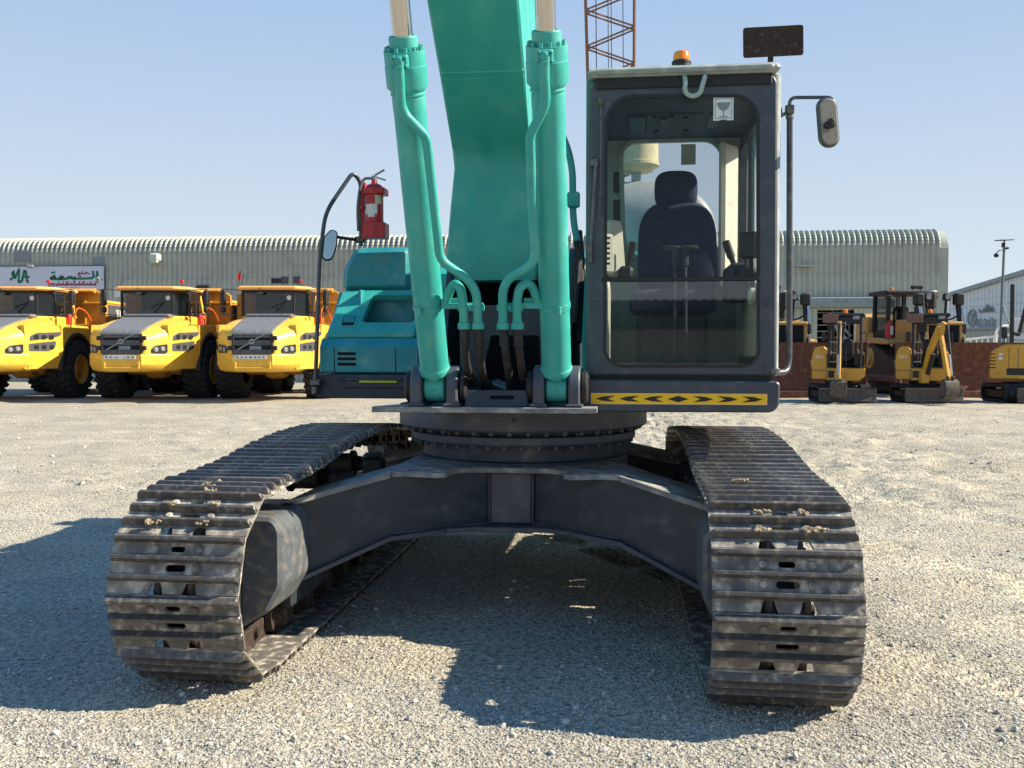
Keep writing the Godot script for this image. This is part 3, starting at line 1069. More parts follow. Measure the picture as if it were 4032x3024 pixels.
func upper_frame() -> void:
	var mf := group_node("main_frame", ex)
	var s := S()
	slab_y(s, 1.2285, pv([-0.685, 1.15, 0.50, 1.15, 0.50, -2.5, -0.5, -2.5, -0.5, 0.72, -0.685, 1.09]), 0.03, 0.004)
	put("deck_plate", s, M.dusty, mf)
	s = S()
	for q in [[-0.52, 0.9], [-0.49, 1.0], [-0.45, 0.93], [-0.47, 0.86]]:
		cyl(s, Vector3(q[0], 1.243, q[1]), Vector3(q[0], 1.25, q[1]), 0.014, 10)
	tag(put("deck_bolts", s, M.ink, mf), "", "", "", "stuff")
	for x in [-0.454, -0.262, 0.196, 0.382]:
		s = S()
		var p := PackedVector2Array()
		p.append(Vector2(0.6, 1.245))
		p.append(Vector2(1.13, 1.245))
		for k in 15:
			var a := -0.3 + PI * 1.05 * k / 14.0
			p.append(Vector2(1.02 + 0.115 * cos(a), 1.345 + 0.115 * sin(a)))
		p.append(Vector2(0.7, 1.44))
		slab_x(s, x, p, 0.06, 0.008)
		bb(s, Vector3(x - 0.045, 1.245, 0.9), Vector3(x + 0.045, 1.262, 1.14), 0.006)
		put("cylinder_ear", s, M.grey, mf)
	for q in [[-0.222, -0.19], [0.158, 0.135], [-0.492, -0.51], [0.42, 0.44]]:
		s = S()
		lathe(s, along(Vector3(q[0], 1.345, 1.02), Vector3(q[1], 1.345, 1.02)), [0.085, 0, 0.085, 0.022, 0.07, 0.032, 0.02, 0.034, 0, 0.034], 22)
		bolt(s, Vector3(q[1], 1.39, 1.04), Vector3(q[1] - q[0], 0, 0), 0.01, 0.02)
		put("pin_cap", s, M.black, mf)
	# middle: sloping apron with its slot, cross wall with the hose opening, black box behind for its shade
	s = S()
	prism(s, at(Vector3(-0.03, 1.285, 1.07), 0, -0.25), rrect(0, 0, 0.335, 0.09, 0.01), 0.02, 0.003, [rrect(0.03, 0.005, 0.13, 0.022, 0.01)])
	put("apron", s, M.navy, mf)
	s = S()
	prism(s, at(Vector3(0, 0, 0.62)), pv([-0.30, 1.245, 0.30, 1.245, 0.30, 1.74, 0.22, 1.8, -0.22, 1.8, -0.30, 1.74]), 0.03, 0.004, [fillet(pv([-0.188, 1.3, 0.166, 1.3, 0.16, 1.627, -0.123, 1.628]), 0.025, 3)])
	put("cross_wall", s, M.navy, mf)
	s = S()
	bb(s, Vector3(0.5, 1.25, -2.4), Vector3(1.42, 1.36, 0.82), 0.01)
	bb(s, Vector3(-1.34, 1.25, -2.4), Vector3(-0.5, 1.36, -0.05), 0.01)
	bb(s, Vector3(-0.5, 1.2, -2.5), Vector3(0.5, 1.212, 0.6), 0.0)
	put("unseen_deck_pan", s, M.ink, mf)  # out of view, closes the deck so no sun patches fall below
	s = S()
	bb(s, Vector3(-0.32, 1.245, -0.5), Vector3(0.32, 1.27, 0.6))
	bb(s, Vector3(-0.38, 1.27, -0.3), Vector3(0.32, 2.1, -0.27))  # black sheet as the shade below the boom foot
	bb(s, Vector3(-0.32, 1.27, 0.1), Vector3(0.32, 1.8, 0.13))
	put("shaded_hose_well", s, M.dark, mf)
	for x in [-0.405, 0.325]:
		s = S()
		slab_x(s, x, fillet(pv([0.66, 1.246, -0.9, 1.246, -0.7, 1.9, -0.12, 2.17, 0.2, 2.17, 0.4, 2.0, 0.56, 1.62]), [0.01, 0.01, 0.1, 0.12, 0.12, 0.1, 0.05], 4), 0.035, 0.004)
		put("boom_bracket", s, M.navy, mf)
	s = S()
	for q in [[-0.035, 1.335, 0.8], [-0.07, 1.345, 0.76], [0.13, 1.33, 0.78], [0.19, 1.36, 0.72]]:
		box(s, at(Vector3(q[0], q[1], q[2]), 0.3, 0.1, 0.2), Vector3(0.07, 0.06, 0.08), 0.015)
		cyl(s, Vector3(q[0] - 0.03, q[1] + 0.01, q[2] + 0.04), Vector3(q[0] + 0.04, q[1] - 0.01, q[2] + 0.08), 0.017, 10, 0.003)
	put("hose_manifold", s, M.steel, mf)
	# engine house and counterweight behind
	var hs := group_node("engine_house", ex)
	s = S()
	bb(s, Vector3(-1.36, 1.26, -2.5), Vector3(-0.55, 2.16, -0.95), 0.05)
	bb(s, Vector3(-0.54, 1.26, -2.5), Vector3(1.42, 2.18, -1.2), 0.05)
	put("body", s, M.teal, hs)
	s = S()
	bb(s, Vector3(-0.5, 2.18, -2.45), Vector3(0.9, 2.3, -1.3), 0.05)
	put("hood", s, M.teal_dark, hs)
	s = S()
	var cw := PackedVector2Array()
	for k in 17:
		var a := PI * (0.14 + 0.72 * k / 16.0)
		cw.append(Vector2(1.62 * cos(a), -1.45 - 1.62 * sin(a)))
	cw.append(Vector2(-1.4, -2.52))
	cw.append(Vector2(1.4, -2.52))
	slab_y(s, 1.68, cw, 1.0, 0.06)
	put("counterweight", s, M.teal, hs)
	# what stands on the hood behind the cab: intake drum with its yellowed band, tank and bent pipe
	var ac := group_node("air_intake", ex)
	s = S()
	lathe(s, at(Vector3(0.74, 3.06, -2.0)), [0, -0.04, 0.1, -0.04, 0.14, -0.03, 0.15, 0.0, 0.19, 0.01, 0.19, 0.035, 0.183, 0.04, 0.183, 0.2, 0.2, 0.21, 0.2, 0.235, 0.15, 0.27, 0, 0.29], 32)
	put("intake_drum", s, M.drum, ac)
	s = S()
	lathe(s, along(Vector3(0.55, 2.6, -2.0), Vector3(0.98, 2.6, -2.0)), [0, 0, 0.3, 0, 0.34, 0.04, 0.345, 0.2, 0.34, 0.4, 0.3, 0.43, 0, 0.44], 32)
	bb(s, Vector3(0.7, 2.94, -2.05), Vector3(0.78, 3.05, -1.95), 0.01)
	put("intake_tank", s, M.tank, ac)
	s = S()
	tube(s, spline([Vector3(0.9, 2.76, -1.95), Vector3(1.08, 2.8, -1.95), Vector3(1.24, 2.7, -1.95), Vector3(1.31, 2.52, -1.95), Vector3(1.33, 2.2, -1.95)], 5), 0.09, 16)
	tube(s, [Vector3(1.325, 2.4, -1.95), Vector3(1.33, 2.43, -1.95)], 0.105, 16)
	put("intake_pipe", s, M.tank, ac)

func boom() -> void:
	var b := group_node("boom", ex)
	var s := S()
	var st := [[0.22, 1.955, -0.16, 1.985, 0.25, -0.159], [0.33, 1.965, -0.16, 2.05, 0.272, -0.155], [0.375, 2.1, -0.18, 2.22, 0.276, -0.152], [0.41, 2.4, -0.25, 2.55, 0.25, -0.145], [0.43, 2.62, -0.3, 2.85, 0.229, -0.139], [0.5, 2.72, -0.22, 3.1, 0.229, -0.139], [0.98, 3.01, 0.45, 3.66, 0.229, -0.12], [1.36, 3.29, 0.9, 3.97, 0.229, -0.114], [2.3, 4.03, 1.85, 4.75, 0.229, -0.1], [3.4, 4.76, 3.05, 5.4, 0.229, -0.09], [4.9, 5.35, 4.75, 5.85, 0.22, -0.08]]
	var rings := []
	for e in st:
		var lo := Vector3(0, e[1], e[0])
		var hi := Vector3(0, e[3], e[2])
		var u := (hi - lo).normalized() * 0.012
		var r := PackedVector3Array()
		for q in [[-1.0, lo, 0.012, 0.0], [-1.0, lo + u, 0.0, 0.0], [-1.0, hi - u, 0.0, 0.0], [-1.0, hi, 0.012, 0.0], [1.0, hi, 0.012, 0.0], [1.0, hi - u, 0.0, 0.0], [1.0, lo + u, 0.0, 0.0], [1.0, lo, 0.012, 0.0]]:
			r.append(q[1] + Vector3(e[5] + q[0] * (e[4] - q[2]), 0, 0))
		rings.append(r)
	loft(s, rings)
	put("boom_box", s, M.teal, b)
	s = S()
	var w := Vector3(-0.12, 3.018, 0.985)
	bar(s, w + Vector3(-0.224, 0.004, 0.006), w + Vector3(0.224, 0.004, 0.006), 0.018, 0.012, 0.004)
	bar(s, w + Vector3(-0.224, -0.02, -0.033), w + Vector3(0.224, -0.02, -0.033), 0.012, 0.01, 0.003)
	put("weld_seam", s, M.teal, b)
	s = S()
	tube(s, bend([Vector3(0.268, 2.825, 0.35), Vector3(0.307, 2.728, 0.35), Vector3(0.332, 2.605, 0.35), Vector3(0.335, 2.331, 0.35), Vector3(0.358, 2.193, 0.35)], 0.08), 0.021, 10)
	box(s, at(Vector3(0.339, 2.432, 0.37)), Vector3(0.075, 0.09, 0.06), 0.01)
	put("boom_pipe", s, M.teal_dark, b)
	s = S()
	cyl(s, Vector3(-0.47, 2.03, 0.08), Vector3(0.4, 2.03, 0.08), 0.06, 20, 0.01)
	put("foot_pin", s, M.steel, b)
	s = S()
	tube(s, bend([Vector3(0.355, 2.199, 0.3), Vector3(0.374, 2.083, 0.35), Vector3(0.366, 1.912, 0.45), Vector3(0.352, 1.692, 0.55)], 0.1), 0.02, 8)
	tube(s, bend([Vector3(0.367, 2.267, 0.2), Vector3(0.389, 2.06, 0.3), Vector3(0.383, 1.833, 0.4), Vector3(0.377, 1.586, 0.5)], 0.1), 0.018, 8)
	put("boom_hose", s, M.hose, b)

func boom_cylinder(x: float, pipe_a: Array, pipe_b: Array, hoses: Array, clamp_x: float, block_x: float, side: float) -> void:
	var c := group_node("boom_cylinder", ex)
	var foot := Vector3(x, 1.345, 1.02)
	var dir := Vector3(0, 1.615, 0.76).normalized()
	var L := 1.787
	var f := along(foot, foot + dir)
	var out := Vector3(0, -dir.z, dir.y)
	var s := S()
	lathe(s, f, [0, 0.075, 0.06, 0.075, 0.082, 0.085, 0.085, 0.1, 0.083, 0.118, 0.079, 0.122, 0.079, 0.13, 0.0765, 0.134, 0.0765, L - 0.33, 0.078, L - 0.328, 0.078, L - 0.275, 0.0765, L - 0.272, 0.0765, L - 0.262, 0.082, L - 0.258, 0.082, L - 0.25, 0.079, L - 0.247, 0.08, L - 0.24, 0.096, L - 0.222, 0.0965, L - 0.13, 0.0945, L - 0.128, 0.0945, L - 0.062, 0.066, L - 0.061, 0.066, L - 0.006, 0.062, L, 0.05, L, 0.05, L - 0.02], 40)
	put("barrel", s, M.teal, c)
	s = S()
	lathe(s, f, [0.046, L - 0.02, 0.046, L + 1.3, 0, L + 1.3], 32)
	put("rod", s, M.chrome, c)
	s = S()
	cyl(s, foot + dir * (L + 1.3) - Vector3(0.06, 0, 0), foot + dir * (L + 1.3) + Vector3(0.06, 0, 0), 0.1, 20, 0.01)
	put("rod_eye", s, M.teal, c)
	s = S()
	cyl(s, foot - Vector3(0.056, 0, 0), foot + Vector3(0.056, 0, 0), 0.078, 28, 0.008)
	box(s, f * at(Vector3(0, 0.06, 0)), Vector3(0.075, 0.1, 0.1), 0.015)
	cyl(s, foot + Vector3(0, -0.015, 0.077), foot + Vector3(0, -0.018, 0.085), 0.007, 8)
	put("foot_eye", s, M.teal, c)
	for k in 12:
		s = S()
		var a := TAU * (k + 0.5) / 12
		var p := f * Vector3(0.08 * cos(a), L - 0.062, 0.08 * sin(a))
		lathe(s, along(p, p + dir), [0.0095, 0, 0.0095, 0.018, 0.007, 0.018, 0.006, 0.012, 0, 0.012], 8)
		put("flange_bolt", s, M.teal, c)
	var port := foot + dir * (L - 0.098) + out * 0.1
	s = S()
	box(s, Transform3D(Basis(Vector3(1, 0, 0), dir, out * 1.0), port), Vector3(0.072, 0.06, 0.034), 0.006)
	cushion(s, Transform3D(Basis(Vector3(1, 0, 0), dir, out), port + out * 0.022), Vector3(0.042, 0.052, 0.04), 0.8, 12, 8)
	for q in [[-1, -1], [1, -1], [1, 1], [-1, 1]]:
		var p: Vector3 = port + Vector3(q[0] * 0.026, 0, 0) + dir * (q[1] * 0.018) + out * 0.016
		lathe(s, along(p, p + out), [0.0085, 0, 0.0085, 0.012, 0.0055, 0.012, 0.005, 0.006, 0, 0.006], 10)
	put("port_block", s, M.teal, c)
	for pl in [pipe_a, pipe_b]:
		s = S()
		var path: Array = pl.duplicate()
		if pl == pipe_a: path.push_front(port + out * 0.03 - dir * 0.01)
		tube(s, bend(path, 0.06, 4), 0.0225, 14)
		var e: Vector3 = pl[-1]
		lathe(s, at(e - Vector3(0, 0.03, 0)), [0, 0, 0.03, 0, 0.033, 0.006, 0.033, 0.03, 0.027, 0.034, 0.024, 0.05], 12)
		put("oil_pipe", s, M.teal, c)
	s = S()
	var bf := Transform3D(f.basis, foot + dir * 0.47)
	lathe(s, bf, [0.0765, -0.014, 0.081, -0.014, 0.081, 0.014, 0.0765, 0.014], 32)
	box(s, at(Vector3(x - side * 0.03, bf.origin.y - 0.035, bf.origin.z + 0.088)), Vector3(0.02, 0.045, 0.02), 0.004)
	put("clamp_band", s, M.teal, c)
	s = S()
	var p0: Vector3 = pipe_a[-1]
	bb(s, Vector3(clamp_x, p0.y + 0.105, p0.z - 0.02), Vector3(block_x, p0.y + 0.075, p0.z - 0.002), 0.003)
	bb(s, Vector3(clamp_x, p0.y + 0.13, p0.z - 0.026), Vector3(clamp_x + (block_x - clamp_x) * 0.5, p0.y + 0.078, p0.z - 0.02), 0.003)
	var mid: Vector3 = (pipe_a[-1] + pipe_b[-1]) / 2.0
	bb(s, mid + Vector3(-0.066, 0.062, -0.03), mid + Vector3(0.066, 0.098, 0.03), 0.006)
	bolt(s, mid + Vector3(0, 0.08, 0.03), Vector3(0, 0, 1), 0.011, 0.012)
	put("pipe_clamp", s, M.teal, c)
	for h in hoses:
		s = S()
		tube(s, spline(h, 6), 0.0215, 12)
		put("hose", s, M.hose, c)
		s = S()
		var a: Vector3 = h[0]
		var z: Vector3 = h[1]
		lathe(s, along(a + (a - z).normalized() * 0.005, z), [0, 0, 0.027, 0, 0.027, 0.03, 0.0245, 0.034, 0.0245, 0.1, 0.0275, 0.103, 0.0275, 0.112, 0.0215, 0.114], 12)
		put("hose_end", s, M.hose, c)

func tool_box() -> void:
	var t := group_node("tool_box", ex)
	var xl: float = -1.343
	var xr: float = -0.675
	var xm := (xl + xr) / 2
	var s := S()
	slab_x(s, xm, fillet(pv([0.0, 1.392, 0.004, 1.565, -0.045, 1.622, -0.9, 1.622, -0.9, 1.392]), [0.015, 0.02, 0.02, 0.0, 0.0], 4), xr - xl, 0.012)
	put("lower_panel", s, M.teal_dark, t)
	s = S()
	bb(s, Vector3(xl + 0.1, 1.4, -0.002), Vector3(xl + 0.104, 1.56, 0.0055))
	bb(s, Vector3(xr - 0.16, 1.4, -0.002), Vector3(xr - 0.156, 1.56, 0.0055))
	put("panel_gap", s, M.dark, t)
	for k in 3:
		s = S()
		prism(s, at(Vector3(-1.158, 1.519 - k * 0.034, 0.004)), rrect(0, 0, 0.125, 0.019, 0.009), 0.006, 0.0, [])
		put("vent_slot", s, M.dark, t)
	# sloping panel with the step let into it
	var a := Vector3(xm, 1.625, -0.05)
	var e := Vector3(xm, 1.945, -0.34)
	var up := (e - a).normalized()
	var nrm := Vector3(1, 0, 0).cross(up)
	var pf := Transform3D(Basis(Vector3(1, 0, 0), up, nrm), (a + e) / 2.0)
	var w := xr - xl - 0.06
	var sh := a.distance_to(e)
	s = S()
	prism(s, pf, fillet(pv([-w / 2, -sh / 2, w / 2, -sh / 2, w / 2, sh / 2, -w / 2 + 0.03, sh / 2]), [0.03, 0.03, 0.02, 0.03], 4), 0.045, 0.014, [fillet(pv([-0.085, -sh / 2 + 0.115, w / 2 - 0.03, -sh / 2 + 0.115, w / 2 - 0.03, sh / 2 - 0.06, -0.05, sh / 2 - 0.06]), 0.03, 4)])
	put("step_panel", s, M.teal, t)
	s = S()
	bb(s, Vector3(xm - 0.12, 1.655, -0.42), Vector3(xr - 0.03, 1.675, -0.1))
	bb(s, Vector3(xm - 0.12, 1.675, -0.44), Vector3(xr - 0.03, 1.95, -0.42))
	bb(s, Vector3(xm - 0.13, 1.655, -0.44), Vector3(xm - 0.115, 1.95, -0.22))
	bb(s, Vector3(xl + 0.04, 1.622, -0.9), Vector3(xr - 0.02, 1.94, -0.44))
	slab_x(s, xl + 0.06, pv([-0.06, 1.622, -0.5, 1.622, -0.5, 1.94, -0.345, 1.94]), 0.05)
	slab_x(s, xr - 0.03, pv([-0.06, 1.622, -0.5, 1.622, -0.5, 1.94, -0.345, 1.94]), 0.05)
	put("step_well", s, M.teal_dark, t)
	s = S()
	for k in 9: box(s, at(Vector3(xm - 0.07 + k * 0.042, 1.683, -0.13), 0, 0, 0.78), Vector3(0.022, 0.022, 0.012))
	tag(put("step_teeth", s, M.teal, t), "", "", "", "stuff")
	s = S()
	var lf := pf * at(Vector3(-w / 2 + 0.135, -sh / 2 + 0.13, 0.0235))
	prism(s, lf, rrect(0, 0, 0.12, 0.12, 0.02), 0.006, 0.002, [rrect(0, 0, 0.084, 0.09, 0.008)])
	put("latch_rim", s, M.teal, t)
	s = S()
	box(s, lf * at(Vector3(0, 0, -0.001)), Vector3(0.083, 0.089, 0.002))
	put("latch_recess", s, M.dark, t)
	s = S()
	box(s, lf * at(Vector3(0, 0.01, 0.004)), Vector3(0.074, 0.056, 0.006), 0.002)
	cyl(s, lf * Vector3(0, 0.005, 0.005), lf * Vector3(0, 0.005, 0.012), 0.011, 12, 0.002)
	put("latch", s, M.teal_dark, t)
	s = S()
	prism(s, at(Vector3(0, 0, -0.64)), fillet(pv([-1.295, 1.95, -0.808, 1.95, -0.808, 2.25, -1.202, 2.245, -1.284, 2.104]), [0.045, 0.045, 0.05, 0.07, 0.12], 6), 0.6, 0.036)
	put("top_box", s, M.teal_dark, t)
	# dark lower bumper with its reflector
	s = S()
	prism(s, at(Vector3(0, 0, -0.35)), fillet(pv([-1.382, 1.228, -0.5, 1.228, -0.5, 1.385, -1.38, 1.385]), [0.06, 0.01, 0.01, 0.02], 5), 0.76, 0.02)
	bb(s, Vector3(-1.2, 1.345, 0.03), Vector3(-0.6, 1.36, 0.06), 0.003)
	bb(s, Vector3(-1.18, 1.3, 0.03), Vector3(-0.56, 1.346, 0.045), 0.003)
	put("bumper", s, M.navy, t)
	s = S()
	bb(s, Vector3(-1.061, 1.333, 0.05), Vector3(-0.813, 1.358, 0.053))
	put("reflector_tape", s, M.yellow_tape, t)
	# handrail and mirror on the outer corner
	var h := group_node("handrail", ex)
	s = S()
	tube(s, bend([Vector3(-1.352, 1.296, 0.06), Vector3(-1.331, 2.133, 0.02), Vector3(-1.295, 2.441, 0), Vector3(-1.139, 2.714, -0.1), Vector3(-1.101, 2.661, -0.15), Vector3(-1.114, 2.238, -0.2)], 0.09, 6), 0.0135, 12)
	put("rail", s, M.pipe, h)
	s = S()
	box(s, at(Vector3(-1.342, 1.333, 0.07)), Vector3(0.07, 0.045, 0.05), 0.008)
	box(s, at(Vector3(-1.349, 1.282, 0.07)), Vector3(0.04, 0.06, 0.04), 0.01)
	box(s, at(Vector3(-1.12, 2.282, -0.2)), Vector3(0.07, 0.04, 0.06), 0.008)
	put("rail_clamp", s, M.steel, h)
	s = S()
	tube(s, [Vector3(-1.234, 2.284, -0.05), Vector3(-1.126, 2.279, -0.2)], 0.011, 8)
	put("mirror_arm", s, M.pipe, h)
	var mo := fillet(pv([-0.04, -0.11, 0.03, -0.105, 0.052, 0.0, 0.048, 0.095, 0.0, 0.105, -0.04, 0.045]), 0.045, 5)
	var mf := at(Vector3(-1.281, 2.231, -0.03), 0.3, -0.1, -0.1)
	s = S()
	prism(s, mf, mo, 0.03, 0.008)
	cushion(s, mf * at(Vector3(-0.03, 0, -0.02)), Vector3(0.06, 0.08, 0.05), 0.7, 12, 8)
	put("mirror_shell", s, M.black, h)
	s = S()
	prism(s, mf * at(Vector3(0, 0, 0.017)), inset(ccw(mo), 0.008), 0.004)
	put("mirror_glass", s, M.mirror, h)

func build_excavator() -> void:
	ex = group_node("excavator", self, Transform3D(Basis(Vector3.UP, -0.115), Vector3(0.071, 0, -6.07)))
	tag(ex, "large teal crawler excavator in the middle, front view, with dark grey cab", "excavator")
	undercarriage()
	upper_frame()
	boom()
	boom_cylinder(-0.363, [Vector3(-0.368, 2.766, 1.829), Vector3(-0.377, 2.655, 1.757), Vector3(-0.36, 2.612, 1.737), Vector3(-0.28, 2.532, 1.699), Vector3(-0.274, 2.484, 1.667), Vector3(-0.265, 2.083, 1.468), Vector3(-0.265, 1.984, 1.422), Vector3(-0.13, 1.891, 1.378), Vector3(-0.093, 1.828, 1.349), Vector3(-0.097, 1.676, 1.278)],
		[Vector3(-0.269, 1.781, 1.257), Vector3(-0.235, 1.848, 1.298), Vector3(-0.205, 1.878, 1.332), Vector3(-0.174, 1.852, 1.35), Vector3(-0.165, 1.765, 1.319), Vector3(-0.168, 1.676, 1.278)],
		[[Vector3(-0.168, 1.667, 1.273), Vector3(-0.174, 1.561, 1.224), Vector3(-0.182, 1.472, 1.122), Vector3(-0.182, 1.395, 0.98), Vector3(-0.162, 1.35, 0.9)], [Vector3(-0.097, 1.667, 1.273), Vector3(-0.098, 1.561, 1.224), Vector3(-0.104, 1.472, 1.132), Vector3(-0.112, 1.395, 0.98), Vector3(-0.093, 1.35, 0.88)]], -0.286, -0.071, 1.0)
	boom_cylinder(0.287, [Vector3(0.282, 2.757, 1.824), Vector3(0.285, 2.644, 1.752), Vector3(0.243, 2.576, 1.72), Vector3(0.207, 2.523, 1.695), Vector3(0.203, 2.193, 1.52), Vector3(0.21, 2.01, 1.424), Vector3(0.191, 1.96, 1.411), Vector3(0.069, 1.893, 1.379), Vector3(0.038, 1.836, 1.353), Vector3(0.031, 1.675, 1.277)],
		[Vector3(0.207, 1.778, 1.255), Vector3(0.185, 1.852, 1.3), Vector3(0.158, 1.88, 1.333), Vector3(0.121, 1.849, 1.349), Vector3(0.105, 1.775, 1.324), Vector3(0.103, 1.675, 1.277)],
		[[Vector3(0.03, 1.666, 1.273), Vector3(0.034, 1.561, 1.224), Vector3(0.035, 1.46, 1.116), Vector3(0.026, 1.396, 0.98), Vector3(0.022, 1.35, 0.88)], [Vector3(0.102, 1.666, 1.273), Vector3(0.105, 1.561, 1.224), Vector3(0.107, 1.461, 1.127), Vector3(0.101, 1.396, 0.98), Vector3(0.106, 1.35, 0.88)]], 0.252, 0.015, -1.0)
	tool_box()
	build_cab()

func build_cab() -> void:
	var c := group_node("cab", ex)
	var s := S()
	var hole := fillet(pv([0.53, 1.45, 1.351, 1.452, 1.334, 2.878, 0.534, 2.903]), [0.1, 0.09, 0.13, 0.15], 8)
	prism(s, at(Vector3(0, 0, 0.875)), fillet(pv([0.445, 1.403, 1.44, 1.403, 1.432, 2.995, 0.448, 2.995]), [0.015, 0.02, 0.06, 0.06], 5), 0.05, 0.012, [hole])
	put("front_frame", s, M.cabgrey, c)
	s = S()
	var gasket := inset(ccw(hole), -0.004)
	prism(s, at(Vector3(0, 0, 0.897)), gasket, 0.01, 0.0, [inset(ccw(hole), 0.014)])
	put("window_gasket", s, M.ink, c)
	# rounded corner posts
	s = S()
	slab_y(s, 2.2, rrect(0.468, 0.845, 0.075, 0.09, 0.036, 6), 1.59, 0.01)
	put("left_post", s, M.cab_side, c)
	s = S()
	slab_y(s, 2.2, rrect(1.412, 0.845, 0.085, 0.1, 0.042, 6), 1.59, 0.01)
	put("sunlit_right_post", s, M.roof, c)  # paler grey than the cab frame, sunlight put into the colour
	# side walls, each with its window
	s = S()
	slab_x(s, 0.452, fillet(pv([0.82, 1.41, -0.52, 1.41, -0.52, 2.98, 0.82, 2.98]), 0.04, 4), 0.045, 0.01, [fillet(pv([0.74, 1.98, -0.42, 1.98, -0.42, 2.86, 0.74, 2.86]), 0.07, 4)])
	put("left_wall", s, M.cab_side, c)
	s = S()
	slab_x(s, 1.428, fillet(pv([0.82, 1.41, -0.52, 1.41, -0.52, 2.98, 0.82, 2.98]), 0.04, 4), 0.045, 0.01, [fillet(pv([0.76, 1.62, 0.1, 1.85, -0.06, 1.95, -0.06, 2.88, 0.76, 2.88]), 0.06, 4), fillet(pv([-0.12, 1.98, -0.44, 1.98, -0.44, 2.86, -0.12, 2.86]), 0.05, 4)])
	put("right_wall", s, M.cabgrey, c)
	s = S()
	bb(s, Vector3(1.424, 1.62, -0.06), Vector3(1.428, 2.88, 0.76))
	put("door_window", s, M.rear_pane, c)
	s = S()
	var rw := fillet(pv([0.652, 2.142, 1.284, 2.135, 1.281, 2.945, 0.624, 2.945]), [0.2, 0.16, 0.12, 0.1], 8)
	prism(s, at(Vector3(0, 0, -0.51)), pv([0.45, 1.41, 1.43, 1.41, 1.43, 2.99, 0.45, 2.99]), 0.04, 0.0, [rw])
	put("rear_wall", s, M.trim, c)
	s = S()
	prism(s, at(Vector3(0, 0, -0.485)), inset(ccw(rw), -0.03), 0.025, 0.006, [inset(ccw(rw), 0.004)])
	put("rear_trim", s, M.trim, c)
	s = S()
	prism(s, at(Vector3(0, 0, -0.52)), rw, 0.004)
	put("rear_window", s, M.rear_pane, c)
	s = S()
	bb(s, Vector3(1.019, 2.792, -0.505), Vector3(1.116, 2.93, -0.508))
	put("rear_sticker", s, M.cream, c)
	s = S()
	for q in [Vector3(0.59, 2.68, -0.49), Vector3(0.591, 2.493, -0.49), Vector3(1.328, 2.678, -0.49), Vector3(1.329, 2.496, -0.49)]:
		prism(s, at(q), rrect(0, 0, 0.05, 0.14, 0.012), 0.03, 0.004)
	tag(put("pillar_vents", s, M.ink, c), "", "", "", "stuff")
	s = S()
	box(s, at(Vector3(1.315, 2.42, -0.33), 0.95), Vector3(0.2, 0.95, 0.05), 0.02)
	put("pillar_trim", s, M.cream, c)
	s = S()
	bb(s, Vector3(0.45, 1.41, -0.5), Vector3(1.43, 1.44, 0.86))
	put("cab_floor", s, M.dark, c)
	# ceiling with its console and loudspeakers
	s = S()
	bb(s, Vector3(0.47, 2.962, -0.5), Vector3(1.41, 2.985, 0.84))
	put("ceiling", s, M.trim_dark, c)
	s = S()
	bb(s, Vector3(0.773, 2.952, -0.263), Vector3(1.107, 2.966, 0.222), 0.004)
	put("ceiling_console", s, M.trim_dark, c)
	for q in [[Vector3(0.659, 2.948, -0.166), Vector3(0.762, 2.966, 0.195)], [Vector3(1.151, 2.948, -0.133), Vector3(1.215, 2.966, 0.221)]]:
		s = S()
		bb(s, q[0], q[1], 0.006)
		put("loudspeaker", s, M.ink, c)
	s = S()
	for q in [Vector3(0.82, 2.955, 0.199), Vector3(0.919, 2.955, 0.199), Vector3(1.004, 2.955, 0.166), Vector3(0.842, 2.955, -0.179), Vector3(1.029, 2.955, -0.175)]: cyl(s, q, q - Vector3(0, 0.02, 0), 0.018, 12, 0.004)
	bb(s, Vector3(0.854, 2.955, 0.031), Vector3(0.893, 2.935, 0.17), 0.004)
	tag(put("ceiling_knobs", s, M.ink, c), "", "", "", "stuff")
	# roof
	s = S()
	box(s, at(Vector3(0.94, 3.012, 0.2)), Vector3(1.0, 0.05, 1.5), 0.02)
	box(s, at(Vector3(0.935, 3.05, 0.15), 0, 0.012, 0.012), Vector3(0.9, 0.07, 1.3), 0.03)
	bb(s, Vector3(0.475, 2.995, 0.9), Vector3(1.405, 3.028, 0.965), 0.012)
	put("roof", s, M.roof, c)
	s = S()
	bb(s, Vector3(0.48, 2.93, 0.9), Vector3(1.4, 2.995, 0.915), 0.004)
	put("visor_strip", s, M.black, c)
	# panes
	s = S()
	var ydiv: float = 1.917
	var up := PackedVector2Array()
	var low := PackedVector2Array()
	for q in ccw(hole):
		if q.y > ydiv: up.append(q)
		else: low.append(q)
	up = Geometry2D.convex_hull(PackedVector2Array(Array(up) + [Vector2(0.528, ydiv), Vector2(1.347, ydiv)]))
	low = Geometry2D.convex_hull(PackedVector2Array(Array(low) + [Vector2(0.528, ydiv), Vector2(1.347, ydiv)]))
	up.remove_at(up.size() - 1)
	low.remove_at(low.size() - 1)
	prism(s, at(Vector3(0, 0, 0.89), 0, 0.0), up, 0.005)
	put("upper_window", s, M.pane, c)
	s = S()
	prism(s, at(Vector3(0, 1.7, 0.882), 0, 0.01) * at(Vector3(0, -1.7, 0)), low, 0.005)
	put("lower_window", s, M.pane_low, c)
	s = S()
	bb(s, Vector3(0.518, 1.908, 0.9), Vector3(1.35, 1.93, 0.91), 0.003)
	prism(s, at(Vector3(0, 0, 0.9)), pv([0.528, 1.935, 0.563, 1.935, 0.528, 1.975]), 0.012)
	prism(s, at(Vector3(0, 0, 0.9)), pv([1.345, 1.928, 1.302, 1.928, 1.344, 1.972]), 0.012)
	put("window_bar", s, M.ink, c)
	# sticker with a wine glass on the inside of the upper pane
	s = S()
	bb(s, Vector3(1.101, 2.751, 0.896), Vector3(1.205, 2.883, 0.899))
	put("window_sticker", s, M.white, c)
	s = S()
